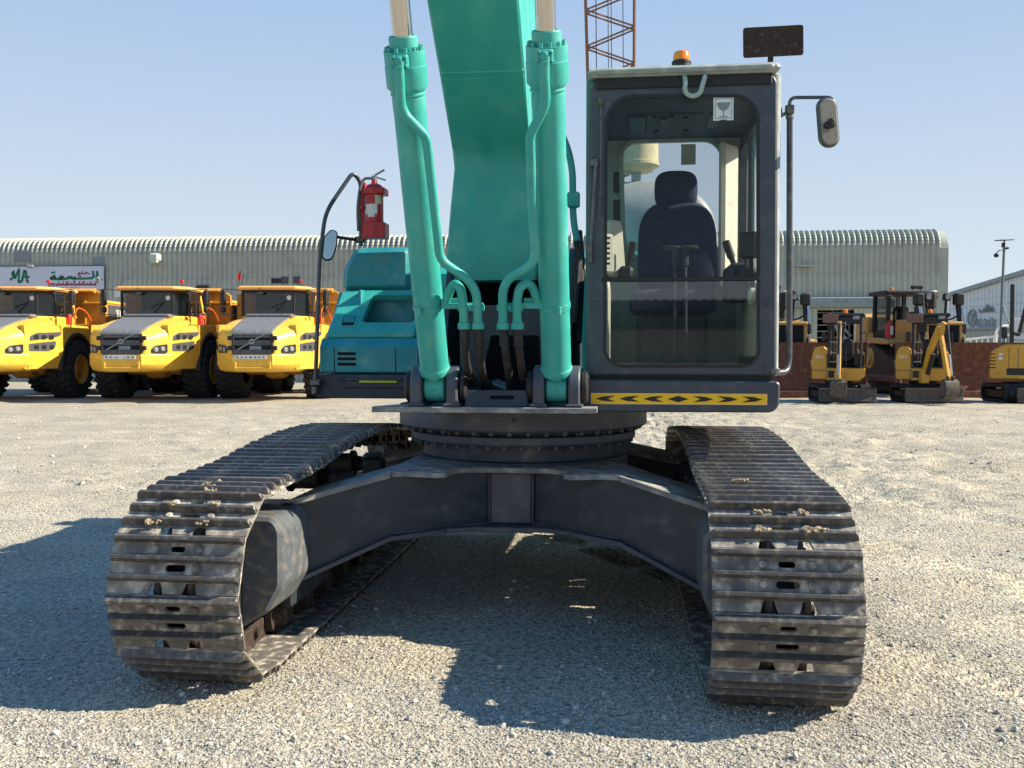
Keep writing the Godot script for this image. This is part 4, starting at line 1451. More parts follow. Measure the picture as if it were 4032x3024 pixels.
	var gl := Vector3(1.153, 2.821, 0.9)
	var bowl := PackedVector2Array()
	for k in 13: bowl.append(Vector2(0.034 * cos(PI + PI * k / 12), 0.012 + 0.044 * sin(PI + PI * k / 12)))
	prism(s, at(gl + Vector3(0, 0.012, 0)), bowl, 0.002)
	bb(s, gl + Vector3(-0.003, -0.05, -0.001), gl + Vector3(0.003, -0.015, 0.001))
	bb(s, gl + Vector3(-0.022, -0.054, -0.001), gl + Vector3(0.022, -0.049, 0.001))
	for q in [[-0.044, -0.06, 0.044, -0.0575], [-0.044, 0.0405, 0.044, 0.043], [-0.044, -0.06, -0.0415, 0.043], [0.0415, -0.06, 0.044, 0.043]]:
		bb(s, gl + Vector3(q[0], q[1], -0.0008), gl + Vector3(q[2], q[3], 0.0008))
	put("sticker_print", s, M.print_grey, c)
	letters("sticker_words", "FRAGILE", 0.012, M.print_grey, c, at(gl + Vector3(0, 0.053, -0.003)))
	s = S()
	bb(s, gl + Vector3(-0.016, -0.073, -0.001), gl + Vector3(0.016, -0.067, 0.001))
	put("sticker_mark", s, M.ink, c)
	# seat
	s = S()
	cushion(s, at(Vector3(0.974, 2.237, -0.1) - Vector3(0, 0.1, 0), 0, -0.12), Vector3(0.5, 0.7, 0.15), 0.6, 26, 14)
	cushion(s, at(Vector3(0.93, 1.83, 0.12)), Vector3(0.52, 0.16, 0.5), 0.45, 24, 10)
	put("seat", s, M.cloth, c)
	s = S()
	bb(s, Vector3(0.72, 1.44, -0.1), Vector3(1.14, 1.78, 0.28), 0.03)
	put("seat_base", s, M.trim_dark, c)
	s = S()
	cushion(s, at(Vector3(0.967, 2.565, -0.16), 0, -0.1), Vector3(0.275, 0.245, 0.12), 0.6, 24, 12)
	for x in [-0.06, 0.06]: tube(s, [Vector3(0.967, 2.48, -0.16) + Vector3(x, 0, 0), Vector3(0.968, 2.391, -0.16) + Vector3(x, 0, 0)], 0.008, 6)
	put("headrest", s, M.cloth, c)
	# consoles beside the seat
	s = S()
	prism(s, at(Vector3(0.579, 2.151, 0.2), 0.75), fillet(pv([-0.11, -0.17, 0.045, -0.17, 0.015, 0.12, 0.0, 0.17, -0.11, 0.17]), 0.03, 4), 0.14, 0.015)
	put("left_console", s, M.cream, c)
	s = S()
	prism(s, at(Vector3(0.54, 2.097, 0.6), 0.6), fillet(pv([-0.05, -0.12, 0.03, -0.12, 0.025, 0.1, -0.05, 0.1]), 0.02, 3), 0.08, 0.01)
	slab_x(s, 0.535, fillet(pv([0.85, 1.48, 0.3, 1.46, 0.3, 1.9, 0.8, 1.93]), 0.06, 4), 0.05, 0.01)
	put("left_vent_panel", s, M.cream, c)
	s = S()
	for k in 6: bb(s, Vector3(0.525, 2.013, 0.752) + Vector3(0, k * 0.028, 0), Vector3(0.56, 2.025, 0.756) + Vector3(0, k * 0.028, 0))
	tag(put("vent_slats", s, M.ink, c), "", "", "", "stuff")
	s = S()
	prism(s, at(Vector3(1.312, 2.036, 0.15)), fillet(pv([-0.06, -0.2, 0.09, -0.2, 0.09, 0.02, -0.06, 0.02]), 0.03, 4), 0.4, 0.02)
	put("right_console", s, M.trim_dark, c)
	s = S()
	slab_x(s, 1.385, fillet(pv([0.72, 1.5, -0.3, 1.5, -0.3, 1.98, 0.45, 1.96, 0.7, 1.86]), 0.05, 4), 0.04, 0.01)
	cyl(s, Vector3(1.33, 1.84, 0.6), Vector3(1.37, 1.84, 0.6), 0.05, 16, 0.01)
	put("door_trim", s, M.cream, c)
	for q in [[Vector3(0.649, 1.997, 0.3), Vector3(0.692, 2.189, 0.3), 0.024], [Vector3(1.3, 1.996, 0.3), Vector3(1.232, 2.188, 0.3), 0.024], [Vector3(1.353, 1.992, 0.35), Vector3(1.333, 2.186, 0.35), 0.014]]:
		s = S()
		tube(s, [q[0], q[0].lerp(q[1], 0.45), q[0].lerp(q[1], 0.5), q[1].lerp(q[0], 0.03), q[1]], [q[2] * 0.6, q[2] * 0.7, q[2], q[2], q[2] * 0.6], 10)
		box(s, at(q[0]), Vector3(0.09, 0.09, 0.1), 0.02)
		put("joystick", s, M.ink, c)
	for q in [[1458, 1448], [1481, 1489]]:
		s = S()
		var top: Vector3 = Vector3(0.927, 2.126, 0.5) if q[0] == 1458 else Vector3(0.987, 2.126, 0.5)
		tube(s, [Vector3(top.x, 1.5, top.z + 0.08), Vector3(top.x, 1.75, top.z + 0.05), top - Vector3(0, 0.1, 0)], 0.009, 8)
		tube(s, [top - Vector3(0, 0.1, 0), top], 0.018, 8)
		cushion(s, at(top + Vector3(-0.02 if q[0] == 1458 else 0.02, 0.0, 0)), Vector3(0.105, 0.03, 0.035), 0.6, 14, 8)
		bb(s, Vector3(top.x - 0.06, 1.47, 0.5), Vector3(top.x + 0.06, 1.49, 0.7), 0.006)
		put("travel_lever", s, M.trim_dark, c)
	s = S()
	box(s, at(Vector3(1.336, 2.132, 0.55), -0.5), Vector3(0.1, 0.15, 0.05), 0.012)
	bar(s, Vector3(1.347, 2.08, 0.55), Vector3(1.359, 1.845, 0.55), 0.02)
	put("monitor", s, M.ink, c)
	# wiper
	s = S()
	tube(s, [Vector3(0.51, 2.858, 0.915), Vector3(0.511, 2.666, 0.92), Vector3(0.505, 2.249, 0.92)], 0.0055, 6)
	tube(s, [Vector3(0.48, 2.555, 0.93), Vector3(0.485, 2.535, 0.945), Vector3(0.468, 2.249, 0.93), Vector3(0.456, 2.089, 0.925)], 0.008, 8)
	box(s, at(Vector3(0.475, 2.539, 0.925)), Vector3(0.045, 0.05, 0.04), 0.008)
	tube(s, [Vector3(0.456, 2.126, 0.925), Vector3(0.451, 2.013, 0.92)], [0.014, 0.02], 8)
	cushion(s, at(Vector3(0.51, 2.863, 0.915)), Vector3(0.03, 0.04, 0.03), 0.8, 10, 6)
	put("wiper", s, M.steel, c)
	for q in [Vector3(0.484, 1.782, 0.9), Vector3(0.485, 1.435, 0.9), Vector3(1.396, 1.786, 0.9), Vector3(1.394, 1.44, 0.9)]:
		s = S()
		lathe(s, along(q, q + Vector3(0, 0, 1)), [0.026, 0, 0.026, 0.008, 0.015, 0.009, 0.015, 0.018, 0, 0.018], 14)
		put("frame_bolt", s, M.cabgrey, c)
	# shaded gap under the cab, bumper and its hazard strip
	s = S()
	bb(s, Vector3(0.47, 1.37, -0.5), Vector3(1.42, 1.405, 0.86))
	put("under_cab_shade", s, M.ink, c)  # black block standing in for shade in the gap below the cab
	s = S()
	prism(s, at(Vector3(0, 0, 0.3)), fillet(pv([0.428, 1.208, 1.452, 1.212, 1.456, 1.378, 0.425, 1.383]), [0.02, 0.06, 0.025, 0.015], 5), 1.24, 0.025)
	put("cab_bumper", s, M.cabgrey, c)
	s = S()
	var da := Vector3(0.464, 1.254, 0.922)
	var dz := Vector3(1.387, 1.309, 0.924)
	var mid := (da + dz) / 2.0
	bb(s, da - Vector3(0.002, 0.002, 0.001), dz + Vector3(0.002, 0.002, -0.0012))
	put("hazard_border", s, M.white, c)
	s = S()
	bb(s, da, dz)
	put("hazard_strip", s, M.amber, c)
	s = S()
	for k in range(-3, 4):
		var p := mid + Vector3(k * 0.1275, 0, 0.003)
		if k == 0: prism(s, at(p), pv([-0.055, 0, 0, -0.017, 0.055, 0, 0, 0.017]), 0.002)
		else:
			var f := signf(k)
			prism(s, at(p), pv([-0.05 * f, 0.016, 0.015 * f, 0.012, 0.055 * f, 0, 0.015 * f, -0.012, -0.05 * f, -0.016, -0.01 * f, 0]), 0.002)
	tag(put("hazard_arrows", s, M.ink, c), "", "", "", "stuff")
	# beacon with its coiled cable
	var be := group_node("beacon", ex)
	var bp := Vector3(0.944, 3.073, 0.72)
	s = S()
	lathe(s, at(bp), [0.05, -0.02, 0.05, 0.03, 0.053, 0.032, 0.053, 0.042, 0.046, 0.048, 0, 0.048], 24)
	put("beacon_base", s, M.black, be)
	s = S()
	lathe(s, at(bp), [0.046, 0.048, 0.046, 0.056, 0.042, 0.088, 0.036, 0.096, 0, 0.098], 24)
	put("beacon_lens", s, M.orange_lamp, be)
	s = S()
	var coil := spline([Vector3(0.944, 3.067, 0.8), Vector3(0.948, 2.999, 0.9), Vector3(0.951, 2.939, 0.96), Vector3(0.949, 2.903, 0.96), Vector3(0.964, 2.879, 0.95), Vector3(0.996, 2.87, 0.95), Vector3(1.026, 2.885, 0.955), Vector3(1.04, 2.926, 0.96), Vector3(1.054, 2.974, 0.95)], 14)
	tube(s, coil, 0.009, 8)
	for k in range(6, coil.size() - 3, 1):
		tube(s, [coil[k] - (coil[k + 1] - coil[k]).normalized() * 0.003, coil[k] + (coil[k + 1] - coil[k]).normalized() * 0.003], 0.0125, 8)
	tube(s, spline([Vector3(1.054, 2.974, 0.95), Vector3(1.055, 3.029, 0.85), Vector3(1.041, 3.065, 0.78), Vector3(0.995, 3.068, 0.74)], 5), 0.006, 6)
	put("coiled_cable", s, M.trim, be)
	# rusty plate on its post
	var rp := group_node("roof_plate", ex)
	s = S()
	prism(s, at((Vector3(1.294, 3.185, 0.55) + Vector3(1.622, 3.339, 0.55)) / 2.0, 0, 0, 0.015), rrect(0, 0, 0.328, 0.166, 0.014, 4), 0.012, 0.002)
	put("plate", s, M.rust_plate, rp)
	s = S()
	bar(s, Vector3(1.445, 3.076, 0.53), Vector3(1.447, 3.213, 0.54), 0.03, 0.008)
	for q in [Vector3(1.31, 3.261, 0.558), Vector3(1.597, 3.258, 0.558)]: lathe(s, along(q, q + Vector3(0, 0, 1)), [0.009, 0, 0.009, 0.004, 0, 0.004], 8)
	put("plate_post", s, M.black, rp)
	# grab rail and mirror on the door side
	var gr := group_node("grab_rail", ex)
	s = S()
	tube(s, bend([Vector3(1.518, 2.836, 0.75), Vector3(1.529, 1.492, 0.75), Vector3(1.513, 1.425, 0.78), Vector3(1.432, 1.419, 0.86)], 0.06, 6), 0.0165, 12)
	put("rail", s, M.pipe, gr)
	s = S()
	tube(s, bend([Vector3(1.516, 2.772, 0.75), Vector3(1.517, 2.898, 0.75), Vector3(1.738, 2.885, 0.78), Vector3(1.745, 2.754, 0.8), Vector3(1.72, 2.73, 0.84)], 0.035, 5), 0.0095, 10)
	put("mirror_arm", s, M.pipe, gr)
	s = S()
	cyl(s, Vector3(1.518, 2.856, 0.75), Vector3(1.518, 2.811, 0.75), 0.025, 14, 0.004)
	cyl(s, Vector3(1.518, 2.804, 0.75), Vector3(1.519, 2.784, 0.75), 0.021, 14, 0.003)
	bar(s, Vector3(1.46, 2.798, 0.75), Vector3(1.513, 2.821, 0.75), 0.02, 0.006)
	bb(s, Vector3(1.456, 2.798, 0.73), Vector3(1.482, 2.851, 0.735), 0.002)
	cyl(s, Vector3(1.428, 1.413, 0.9), Vector3(1.428, 1.447, 0.9), 0.03, 14, 0.005)
	bolt(s, Vector3(1.471, 2.83, 0.74), Vector3(0, 0, 1), 0.01, 0.012)
	put("rail_clamp", s, M.steel, gr)
	s = S()
	var mo := fillet(rrect(0, 0, 0.115, 0.265, 0.055, 8), 0.0)
	var mt := at(Vector3(1.702, 2.743, 0.82), 0.2, 0, 0.09)
	prism(s, mt, mo, 0.03, 0.012)
	put("mirror_rim", s, M.pipe, gr)
	s = S()
	prism(s, mt * at(Vector3(0, 0, 0.018)), inset(ccw(mo), 0.012), 0.012, 0.005)
	put("mirror_shell", s, M.mirror_back, gr)
	s = S()
	box(s, mt * at(Vector3(0.004, -0.012, 0.038)), Vector3(0.04, 0.05, 0.04), 0.012)
	cushion(s, mt * at(Vector3(-0.012, -0.02, 0.032)), Vector3(0.05, 0.04, 0.04), 0.8, 10, 6)
	put("mirror_clamp", s, M.ink, gr)
	s = S()
	prism(s, mt * at(Vector3(0, 0, -0.017)), inset(ccw(mo), 0.01), 0.004)
	put("mirror_glass", s, M.mirror, gr)

# ---------- the extinguisher strapped to the excavator's handrail ----------
func build_extinguisher() -> void:
	var e := group_node("fire_extinguisher", self, ex.transform)
	tag(e, "red fire extinguisher in a worn red holder strapped to the excavator's left handrail", "fire extinguisher")
	var q := Vector3(-1.008, 2.278, -0.15)
	var s := S()
	lathe(s, at(q), [0, 0.01, 0.058, 0.01, 0.06, 0.02, 0.06, 0.325, 0.052, 0.352, 0.03, 0.365, 0.02, 0.368, 0.018, 0.385, 0, 0.386], 28)
	put("bottle", s, M.red, e)
	for lb in [[0.16, 0.225, 1.0, 2.6, M.white, "paper_label"], [0.225, 0.285, 0.5, 1.25, M.drum, "gold_label"], [0.14, 0.165, 1.3, 2.1, M.white, "paper_label"]]:
		s = S()
		var arc := PackedVector2Array()
		for k in 13: arc.append(Vector2(0.0604 * cos(lerpf(lb[2], lb[3], k / 12.0)), 0.0604 * sin(lerpf(lb[2], lb[3], k / 12.0))))
		for k in 13: arc.append(Vector2(0.0612 * cos(lerpf(lb[3], lb[2], k / 12.0)), 0.0612 * sin(lerpf(lb[3], lb[2], k / 12.0))))
		slab_y(s, 0.0, arc, lb[1] - lb[0])
		put(lb[5], s, lb[4], e).position = Vector3(q.x, q.y + (lb[0] + lb[1]) / 2.0, q.z)
	s = S()
	prism(s, at(q + Vector3(0.01, 0.055, 0.0)) * Transform3D(Basis(Vector3(1, 0, 0), Vector3(0, 0, -1), Vector3(0, 1, 0)), Vector3.ZERO), fillet(pv([-0.075, -0.05, 0.0, -0.08, 0.075, -0.06, 0.075, 0.07, -0.075, 0.07]), 0.012, 3), 0.1, 0.004)
	prism(s, at(q + Vector3(0.008, 0.312, 0.0)) * Transform3D(Basis(Vector3(1, 0, 0), Vector3(0, 0, -1), Vector3(0, 1, 0)), Vector3.ZERO), fillet(pv([-0.07, -0.05, 0.0, -0.08, 0.075, -0.06, 0.075, 0.07, -0.07, 0.07]), 0.012, 3), 0.042, 0.004)
	bb(s, q + Vector3(-0.085, 0.0, -0.06), q + Vector3(-0.066, 0.38, 0.01), 0.003)
	bb(s, q + Vector3(-0.1, 0.19, -0.03), q + Vector3(-0.06, 0.225, 0.05), 0.006)
	put("holder", s, M.red, e)
	s = S()
	tube(s, bend([q + Vector3(-0.012, 0.4, 0.01), q + Vector3(-0.06, 0.4, 0.03), q + Vector3(-0.085, 0.33, 0.05), q + Vector3(-0.1, 0.2, 0.055), q + Vector3(-0.096, 0.05, 0.05)], 0.05), 0.0095, 8)
	put("discharge_hose", s, M.steel, e)
	s = S()
	box(s, at(q + Vector3(0, 0.402, 0)), Vector3(0.034, 0.04, 0.03), 0.006)
	bar(s, q + Vector3(0.0, 0.42, 0), q + Vector3(0.075, 0.458, 0.005), 0.014, 0.008, 0.003)
	bar(s, q + Vector3(0.01, 0.41, 0), q + Vector3(0.078, 0.388, 0.005), 0.012, 0.008, 0.003)
	put("valve", s, M.galv, e)

# ---------- articulated dump trucks (front of the bumper at z 0, facing +z) ----------
func wheel(parent: Node, p: Vector3, r: float, w: float, side: float, tyre_m: Material, rim_m: Material, lugs := 22) -> void:
	var g := group_node("wheel", parent, at(p))
	var s := S()
	var ax := along(Vector3(-w / 2, 0, 0), Vector3(w / 2, 0, 0))
	lathe(s, ax, [r * 0.5, w * 0.04, r * 0.62, 0.0, r * 0.86, w * 0.03, r * 0.94, w * 0.1, r * 0.945, w * 0.5, r * 0.94, w * 0.9, r * 0.86, w * 0.97, r * 0.62, w, r * 0.5, w * 0.96], 40)
	for k in lugs:
		for e in [-1.0, 1.0]:
			var a := TAU * (k + (0.5 if e > 0 else 0.0)) / lugs
			var t := Transform3D(Basis(Vector3(1, 0, 0), a), Vector3.ZERO) * at(Vector3(e * w * 0.25, r * 0.945, 0), e * 0.5)
			box(s, t, Vector3(w * 0.5, r * 0.11, r * 0.16), r * 0.02)
	put("tyre", s, tyre_m, g)
	s = S()
	lathe(s, along(Vector3(0, 0, 0), Vector3(side, 0, 0)), [r * 0.53, w * 0.42, r * 0.5, w * 0.5, r * 0.46, w * 0.47, r * 0.42, w * 0.36, r * 0.36, w * 0.3, r * 0.2, w * 0.3, r * 0.17, w * 0.38, 0, w * 0.4], 28)
	put("rim", s, rim_m, g)

func make_hauler() -> Node3D:
	var h := group_node("dump_truck", self)
	var s := S()
	var rings := []
	for e in [[0.9, 0.86, -0.3], [0.95, 0.95, -0.12], [1.12, 1.0, 0.0], [1.4, 1.0, 0.0], [1.44, 0.98, -0.03]]:
		var r := PackedVector3Array()
		for q in [[-0.58, 0.0], [0.58, 0.0], [1.23, -0.72], [1.28, -1.4], [-1.28, -1.4], [-1.23, -0.72]]: r.append(Vector3(q[0] * e[1], e[0], q[1] * e[1] + e[2]))
		rings.append(r)
	loft(s, rings)
	put("bumper", s, M.hauler, h)
	s = S()
	for q in [[-0.5, 0.99], [0.5, 0.99]]: bb(s, Vector3(q[0] - 0.03, 1.0, -0.02), Vector3(q[0] + 0.03, 1.2, 0.03), 0.01)
	bb(s, Vector3(-0.5, 1.01, -0.02), Vector3(0.5, 1.05, 0.02), 0.01)
	put("bumper_step", s, M.hauler, h)
	s = S()
	bb(s, Vector3(-0.52, 1.29, -0.005), Vector3(0.42, 1.4, 0.008), 0.002)
	put("arrow_plate", s, M.white, h)
	s = S()
	for k in range(-3, 4):
		var p := Vector3(-0.05 + k * 0.125, 1.345, 0.0095)
		var f := signf(k)
		if k == 0: prism(s, at(p), pv([-0.045, 0, 0, -0.03, 0.045, 0, 0, 0.03]), 0.003)
		else: prism(s, at(p), pv([-0.03 * f, 0.035, 0.0, 0.035, 0.04 * f, 0, 0.0, -0.035, -0.03 * f, -0.035, 0.01 * f, 0]), 0.003)
	tag(put("plate_arrows", s, M.ink, h), "", "", "", "stuff")
	# bonnet body and its grey lid
	s = S()
	rings = []
	for e in [[-0.05, 0.6, 2.02], [-0.12, 0.68, 2.12], [-0.72, 1.2, 2.28], [-1.2, 1.28, 2.4], [-2.35, 1.3, 2.6]]:
		var w: float = e[1]
		var y: float = e[2]
		rings.append(PackedVector3Array([Vector3(w, 1.44, e[0]), Vector3(w, y - 0.3, e[0]), Vector3(w - 0.1, y - 0.12, e[0]), Vector3(w - 0.45 * w, y, e[0]), Vector3(-w + 0.45 * w, y, e[0]), Vector3(-w + 0.1, y - 0.12, e[0]), Vector3(-w, y - 0.3, e[0]), Vector3(-w, 1.44, e[0])]))
	loft(s, rings)
	put("bonnet", s, M.hauler, h)
	s = S()
	rings = []
	for e in [[0.0, 1.98, 0.55], [-0.02, 2.06, 0.56], [-0.12, 2.15, 0.57], [-0.72, 2.31, 0.62], [-1.2, 2.43, 0.64], [-2.1, 2.6, 0.66]]:
		rings.append(PackedVector3Array([Vector3(e[2], e[1] - 0.06, e[0] - 0.03), Vector3(e[2], e[1] + 0.012, e[0]), Vector3(-e[2], e[1] + 0.012, e[0]), Vector3(-e[2], e[1] - 0.06, e[0] - 0.03)]))
	loft(s, rings)
	bb(s, Vector3(-0.7, 2.56, -2.3), Vector3(0.75, 2.68, -1.9), 0.04)
	put("bonnet_lid", s, M.lid, h)
	s = S()
	bb(s, Vector3(-0.56, 1.45, -0.1), Vector3(0.56, 2.0, -0.03))
	put("grille", s, M.dark, h)
	for y in [1.49, 1.76, 1.985]:
		s = S()
		bb(s, Vector3(-0.565, y - (0.075 if y < 1.9 else 0.035), -0.05), Vector3(0.565, y + (0.075 if y < 1.9 else 0.035), 0.0), 0.012)
		put("grille_bar", s, M.hood, h)
	for x in [-0.62, 0.62]:
		for y in [1.61, 1.9]:
			s = S()
			bb(s, Vector3(x - 0.1, y - 0.065, -0.09), Vector3(x + 0.1, y + 0.065, 0.012), 0.02)
			put("grille_lug", s, M.black, h)
	for x in [-0.57, 0.57]:
		s = S()
		bb(s, Vector3(x - 0.025, 1.45, -0.08), Vector3(x + 0.025, 2.03, 0.004), 0.01)
		put("grille_frame", s, M.black, h)
	s = S()
	bb(s, Vector3(-0.08, 1.56, -0.03), Vector3(0.26, 1.67, -0.015))
	put("number_plate", s, M.print_grey, h)
	s = S()
	bar(s, Vector3(-0.42, 1.56, 0.012), Vector3(0.4, 2.04, 0.012), 0.032, 0.02)
	lathe(s, along(Vector3(-0.01, 1.8, 0.008), Vector3(-0.01, 1.8, 1)), [0.055, 0, 0.078, 0, 0.078, 0.02, 0.055, 0.02], 24)
	lathe(s, along(Vector3(-0.01, 1.8, 0.008), Vector3(-0.01, 1.8, 1)), [0.056, 0, 0.056, 0.012, 0, 0.012], 24)
	put("emblem", s, M.galv, h)
	s = S()
	bb(s, Vector3(-0.055, 1.785, 0.021), Vector3(0.035, 1.815, 0.026))
	put("emblem_band", s, M.ink, h)
	for sx in [-1.0, 1.0]:
		# headlamps on the raked corners
		var t := at(Vector3(0.955 * sx, 1.58, -0.41), sx * 0.8)
		s = S()
		prism(s, t, fillet(pv([-0.24 * sx, -0.11, 0.26 * sx, -0.11, 0.26 * sx, 0.15, -0.12 * sx, 0.1, -0.24 * sx, 0.0]), 0.03, 3), 0.05, 0.01)
		put("headlamp_housing", s, M.ink, h)
		for k in 2:
			s = S()
			cyl(s, t * Vector3((-0.1 + 0.21 * k) * sx, -0.005 + 0.02 * k, 0.015), t * Vector3((-0.1 + 0.21 * k) * sx, -0.005 + 0.02 * k, 0.036), 0.075, 16, 0.02)
			put("headlamp", s, M.galv, h)
		# side cut-outs with dark mesh behind
		s = S()
		rings = []
		for e in [[0.98, 0.9], [1.44, 1.0], [1.46, 0.985], [2.05, 0.98], [2.3, 0.9]]:
			var r := PackedVector3Array()
			for q in [[1.16, -0.66], [1.65, -2.05], [0.9, -2.05], [0.9, -0.8]]: r.append(Vector3((0.9 + (q[0] - 0.9) * e[1]) * sx, e[0], q[1]))
			if sx < 0: r.reverse()
			rings.append(r)
		loft(s, rings)
		put("side_panel", s, M.hauler, h)
		var st := at(Vector3(1.172 * sx, 0, -0.72), sx * 1.235)
		for e in [pv([0.08, 1.83, 0.95, 1.93, 1.3, 2.0, 1.4, 2.12, 0.4, 2.08, 0.14, 1.98]), pv([0.06, 1.52, 0.85, 1.52, 1.1, 1.64, 1.16, 1.84, 0.06, 1.74])]:
			for k in e.size(): e[k].x *= sx
			s = S()
			prism(s, st, fillet(e, 0.06, 3), 0.05, 0.008)
			put("side_grille", s, M.hood, h)
			var lo: float = e[0].y + 0.05
			for k in 3:
				s = S()
				prism(s, st * at(Vector3((0.35 + k * 0.3) * sx, lo + 0.07, 0.022)), rrect(0, 0, 0.2, 0.13, 0.05, 3), 0.02, 0.004)
				put("mesh_opening", s, M.dark, h)
		# mudguard with the wheel arch cut out, dark lip
		var arch := pv([-2.0, 1.44])
		for k in 15:
			var a := 0.42 + (PI - 0.84) * k / 14.0
			arch.append(Vector2(-3.1 + 1.16 * cos(a), 0.95 + 1.16 * sin(a)))
		for q in [[-4.3, 1.5], [-4.45, 2.05], [-3.9, 2.34], [-2.4, 2.36], [-2.0, 2.32]]: arch.append(Vector2(q[0], q[1]))
		s = S()
		slab_x(s, 1.35 * sx, arch, 0.58, 0.02)
		put("mudguard", s, M.hauler, h)
		var lip := PackedVector2Array()
		for k in 17:
			var a := -0.02 + (PI + 0.02) * k / 16.0
			lip.append(Vector2(-3.1 + 1.17 * cos(a), 0.95 + 1.17 * sin(a)))
		for k in 17:
			var a := PI - (PI + 0.02) * k / 16.0
			lip.append(Vector2(-3.1 + 1.05 * cos(a), 0.95 + 1.05 * sin(a)))
		s = S()
		slab_x(s, 1.42 * sx, lip, 0.52, 0.01)
		put("arch_lip", s, M.black, h)
		wheel(h, Vector3(1.38 * sx, 0.93, -3.1), 0.94, 0.8, sx, M.tyre, M.bed)
		wheel(h, Vector3(1.3 * sx, 0.93, -7.2), 0.93, 0.76, sx, M.tyre, M.bed)
		wheel(h, Vector3(1.3 * sx, 0.93, -9.2), 0.93, 0.76, sx, M.tyre, M.bed)
	s = S()
	bar(s, Vector3(-1.0, 0.93, -3.1), Vector3(1.0, 0.93, -3.1), 0.34, 0.34, 0.06)
	cushion(s, at(Vector3(0, 0.9, -3.0)), Vector3(0.8, 0.55, 0.7), 0.7, 16, 8)
	bb(s, Vector3(-0.5, 0.95, -10.0), Vector3(0.5, 1.4, -0.9), 0.04)
	put("axle_frame", s, M.bed, h)
	# cab
	s = S()
	slab_y(s, 2.2, fillet(pv([-0.95, -2.3, 0.75, -2.3, 1.12, -2.75, 1.12, -4.2, -0.95, -4.2]), 0.12, 3), 0.86, 0.03)
	put("cab_body", s, M.hauler, h)
	s = S()
	slab_y(s, 3.5, fillet(pv([-1.05, -2.15, 0.8, -2.15, 1.18, -2.6, 1.2, -4.3, -1.05, -4.3]), 0.12, 3), 0.12, 0.045)
	put("cab_roof", s, M.hauler_roof, h)
	s = S()
	slab_y(s, 3.41, fillet(pv([-0.95, -2.32, 0.74, -2.32, 1.1, -2.76, 1.1, -4.2, -0.95, -4.2]), 0.1, 3), 0.1, 0.0)
	bb(s, Vector3(-0.93, 2.63, -4.2), Vector3(1.1, 3.4, -4.15))
	for q in [[-0.9, -2.36], [0.7, -2.36], [1.07, -2.8], [-0.9, -4.1], [1.06, -3.45]]: bar(s, Vector3(q[0], 2.6, q[1]), Vector3(q[0], 3.4, q[1]), 0.07, 0.07, 0.01)
	put("cab_frame", s, M.black, h)
	s = S()
	bar(s, Vector3(1.12, 2.6, -4.1), Vector3(1.02, 3.42, -3.95), 0.11, 0.12, 0.02)
	put("rear_post", s, M.hauler, h)
	s = S()
	bb(s, Vector3(-0.87, 2.64, -2.38), Vector3(0.67, 3.38, -2.37))
	s.quad(Vector3(0.7, 2.64, -2.37), Vector3(1.07, 2.64, -2.81), Vector3(1.07, 3.38, -2.81), Vector3(0.7, 3.38, -2.37))
	bb(s, Vector3(1.075, 2.64, -3.42), Vector3(1.08, 3.38, -2.83))
	bb(s, Vector3(1.075, 2.64, -4.1), Vector3(1.08, 3.38, -3.49))
	put("cab_window", s, M.dark_pane, h)
	s = S()
	cushion(s, at(Vector3(0.1, 2.85, -3.5)), Vector3(0.55, 0.75, 0.2), 0.5, 14, 8)
	bb(s, Vector3(-0.8, 2.58, -2.8), Vector3(0.7, 2.72, -2.42), 0.04)
	put("cab_seat", s, M.cloth, h)
	s = S()
	box(s, at(Vector3(-0.22, 2.74, -2.5), 0, -0.9), Vector3(0.5, 0.24, 0.01))
	put("dash_paper", s, M.paper_blue, h)
	s = S()
	cyl(s, Vector3(0.55, 3.2, -2.362), Vector3(0.55, 3.2, -2.366), 0.075, 16)
	put("window_disc", s, M.white, h)
	s = S()
	tube(s, [Vector3(0.15, 2.68, -2.3), Vector3(0.02, 2.9, -2.33), Vector3(0.42, 3.08, -2.34)], 0.012, 6)
	tube(s, [Vector3(0.1, 2.72, -2.34), Vector3(0.45, 3.1, -2.345)], 0.016, 6)
	put("wiper", s, M.ink, h)
	# mirrors, rails, lamps and aerial
	for sx in [-1.0, 1.0]:
		s = S()
		box(s, at(Vector3(1.62 * sx, 3.22, -2.75)), Vector3(0.16, 0.5, 0.1), 0.04)
		box(s, at(Vector3(1.62 * sx, 2.84, -2.75)), Vector3(0.15, 0.2, 0.1), 0.04)
		put("mirror", s, M.ink, h)
		s = S()
		tube(s, bend([Vector3(0.98 * sx, 3.44, -2.5), Vector3(1.72 * sx, 3.5, -2.75), Vector3(1.74 * sx, 2.7, -2.75), Vector3(1.1 * sx, 2.66, -2.6)], 0.08), 0.016, 6)
		put("mirror_arm", s, M.pipe, h)
		s = S()
		tube(s, bend([Vector3(1.3 * sx, 2.34, -3.7), Vector3(1.3 * sx, 3.0, -3.75), Vector3(1.45 * sx, 2.86, -4.3), Vector3(1.58 * sx, 2.0, -4.8)], 0.3, 6), 0.022, 8)
		tube(s, bend([Vector3(1.3 * sx, 2.68, -3.72), Vector3(1.05 * sx, 2.7, -3.75)], 0.1), 0.02, 8)
		put("hand_rail", s, M.orange_rail, h)
	s = S()
	tube(s, [Vector3(0.78, 3.55, -3.0), Vector3(0.78, 3.72, -3.0)], 0.012, 6)
	put("beacon_stalk", s, M.ink, h)
	s = S()
	cushion(s, at(Vector3(0.78, 3.76, -3.0)), Vector3(0.12, 0.12, 0.12), 0.7, 10, 6)
	put("beacon_lamp", s, M.red, h)
	s = S()
	tube(s, [Vector3(-0.98, 3.5, -2.4), Vector3(-0.9, 3.95, -2.5)], 0.008, 5)
	put("aerial", s, M.ink, h)
	s = S()
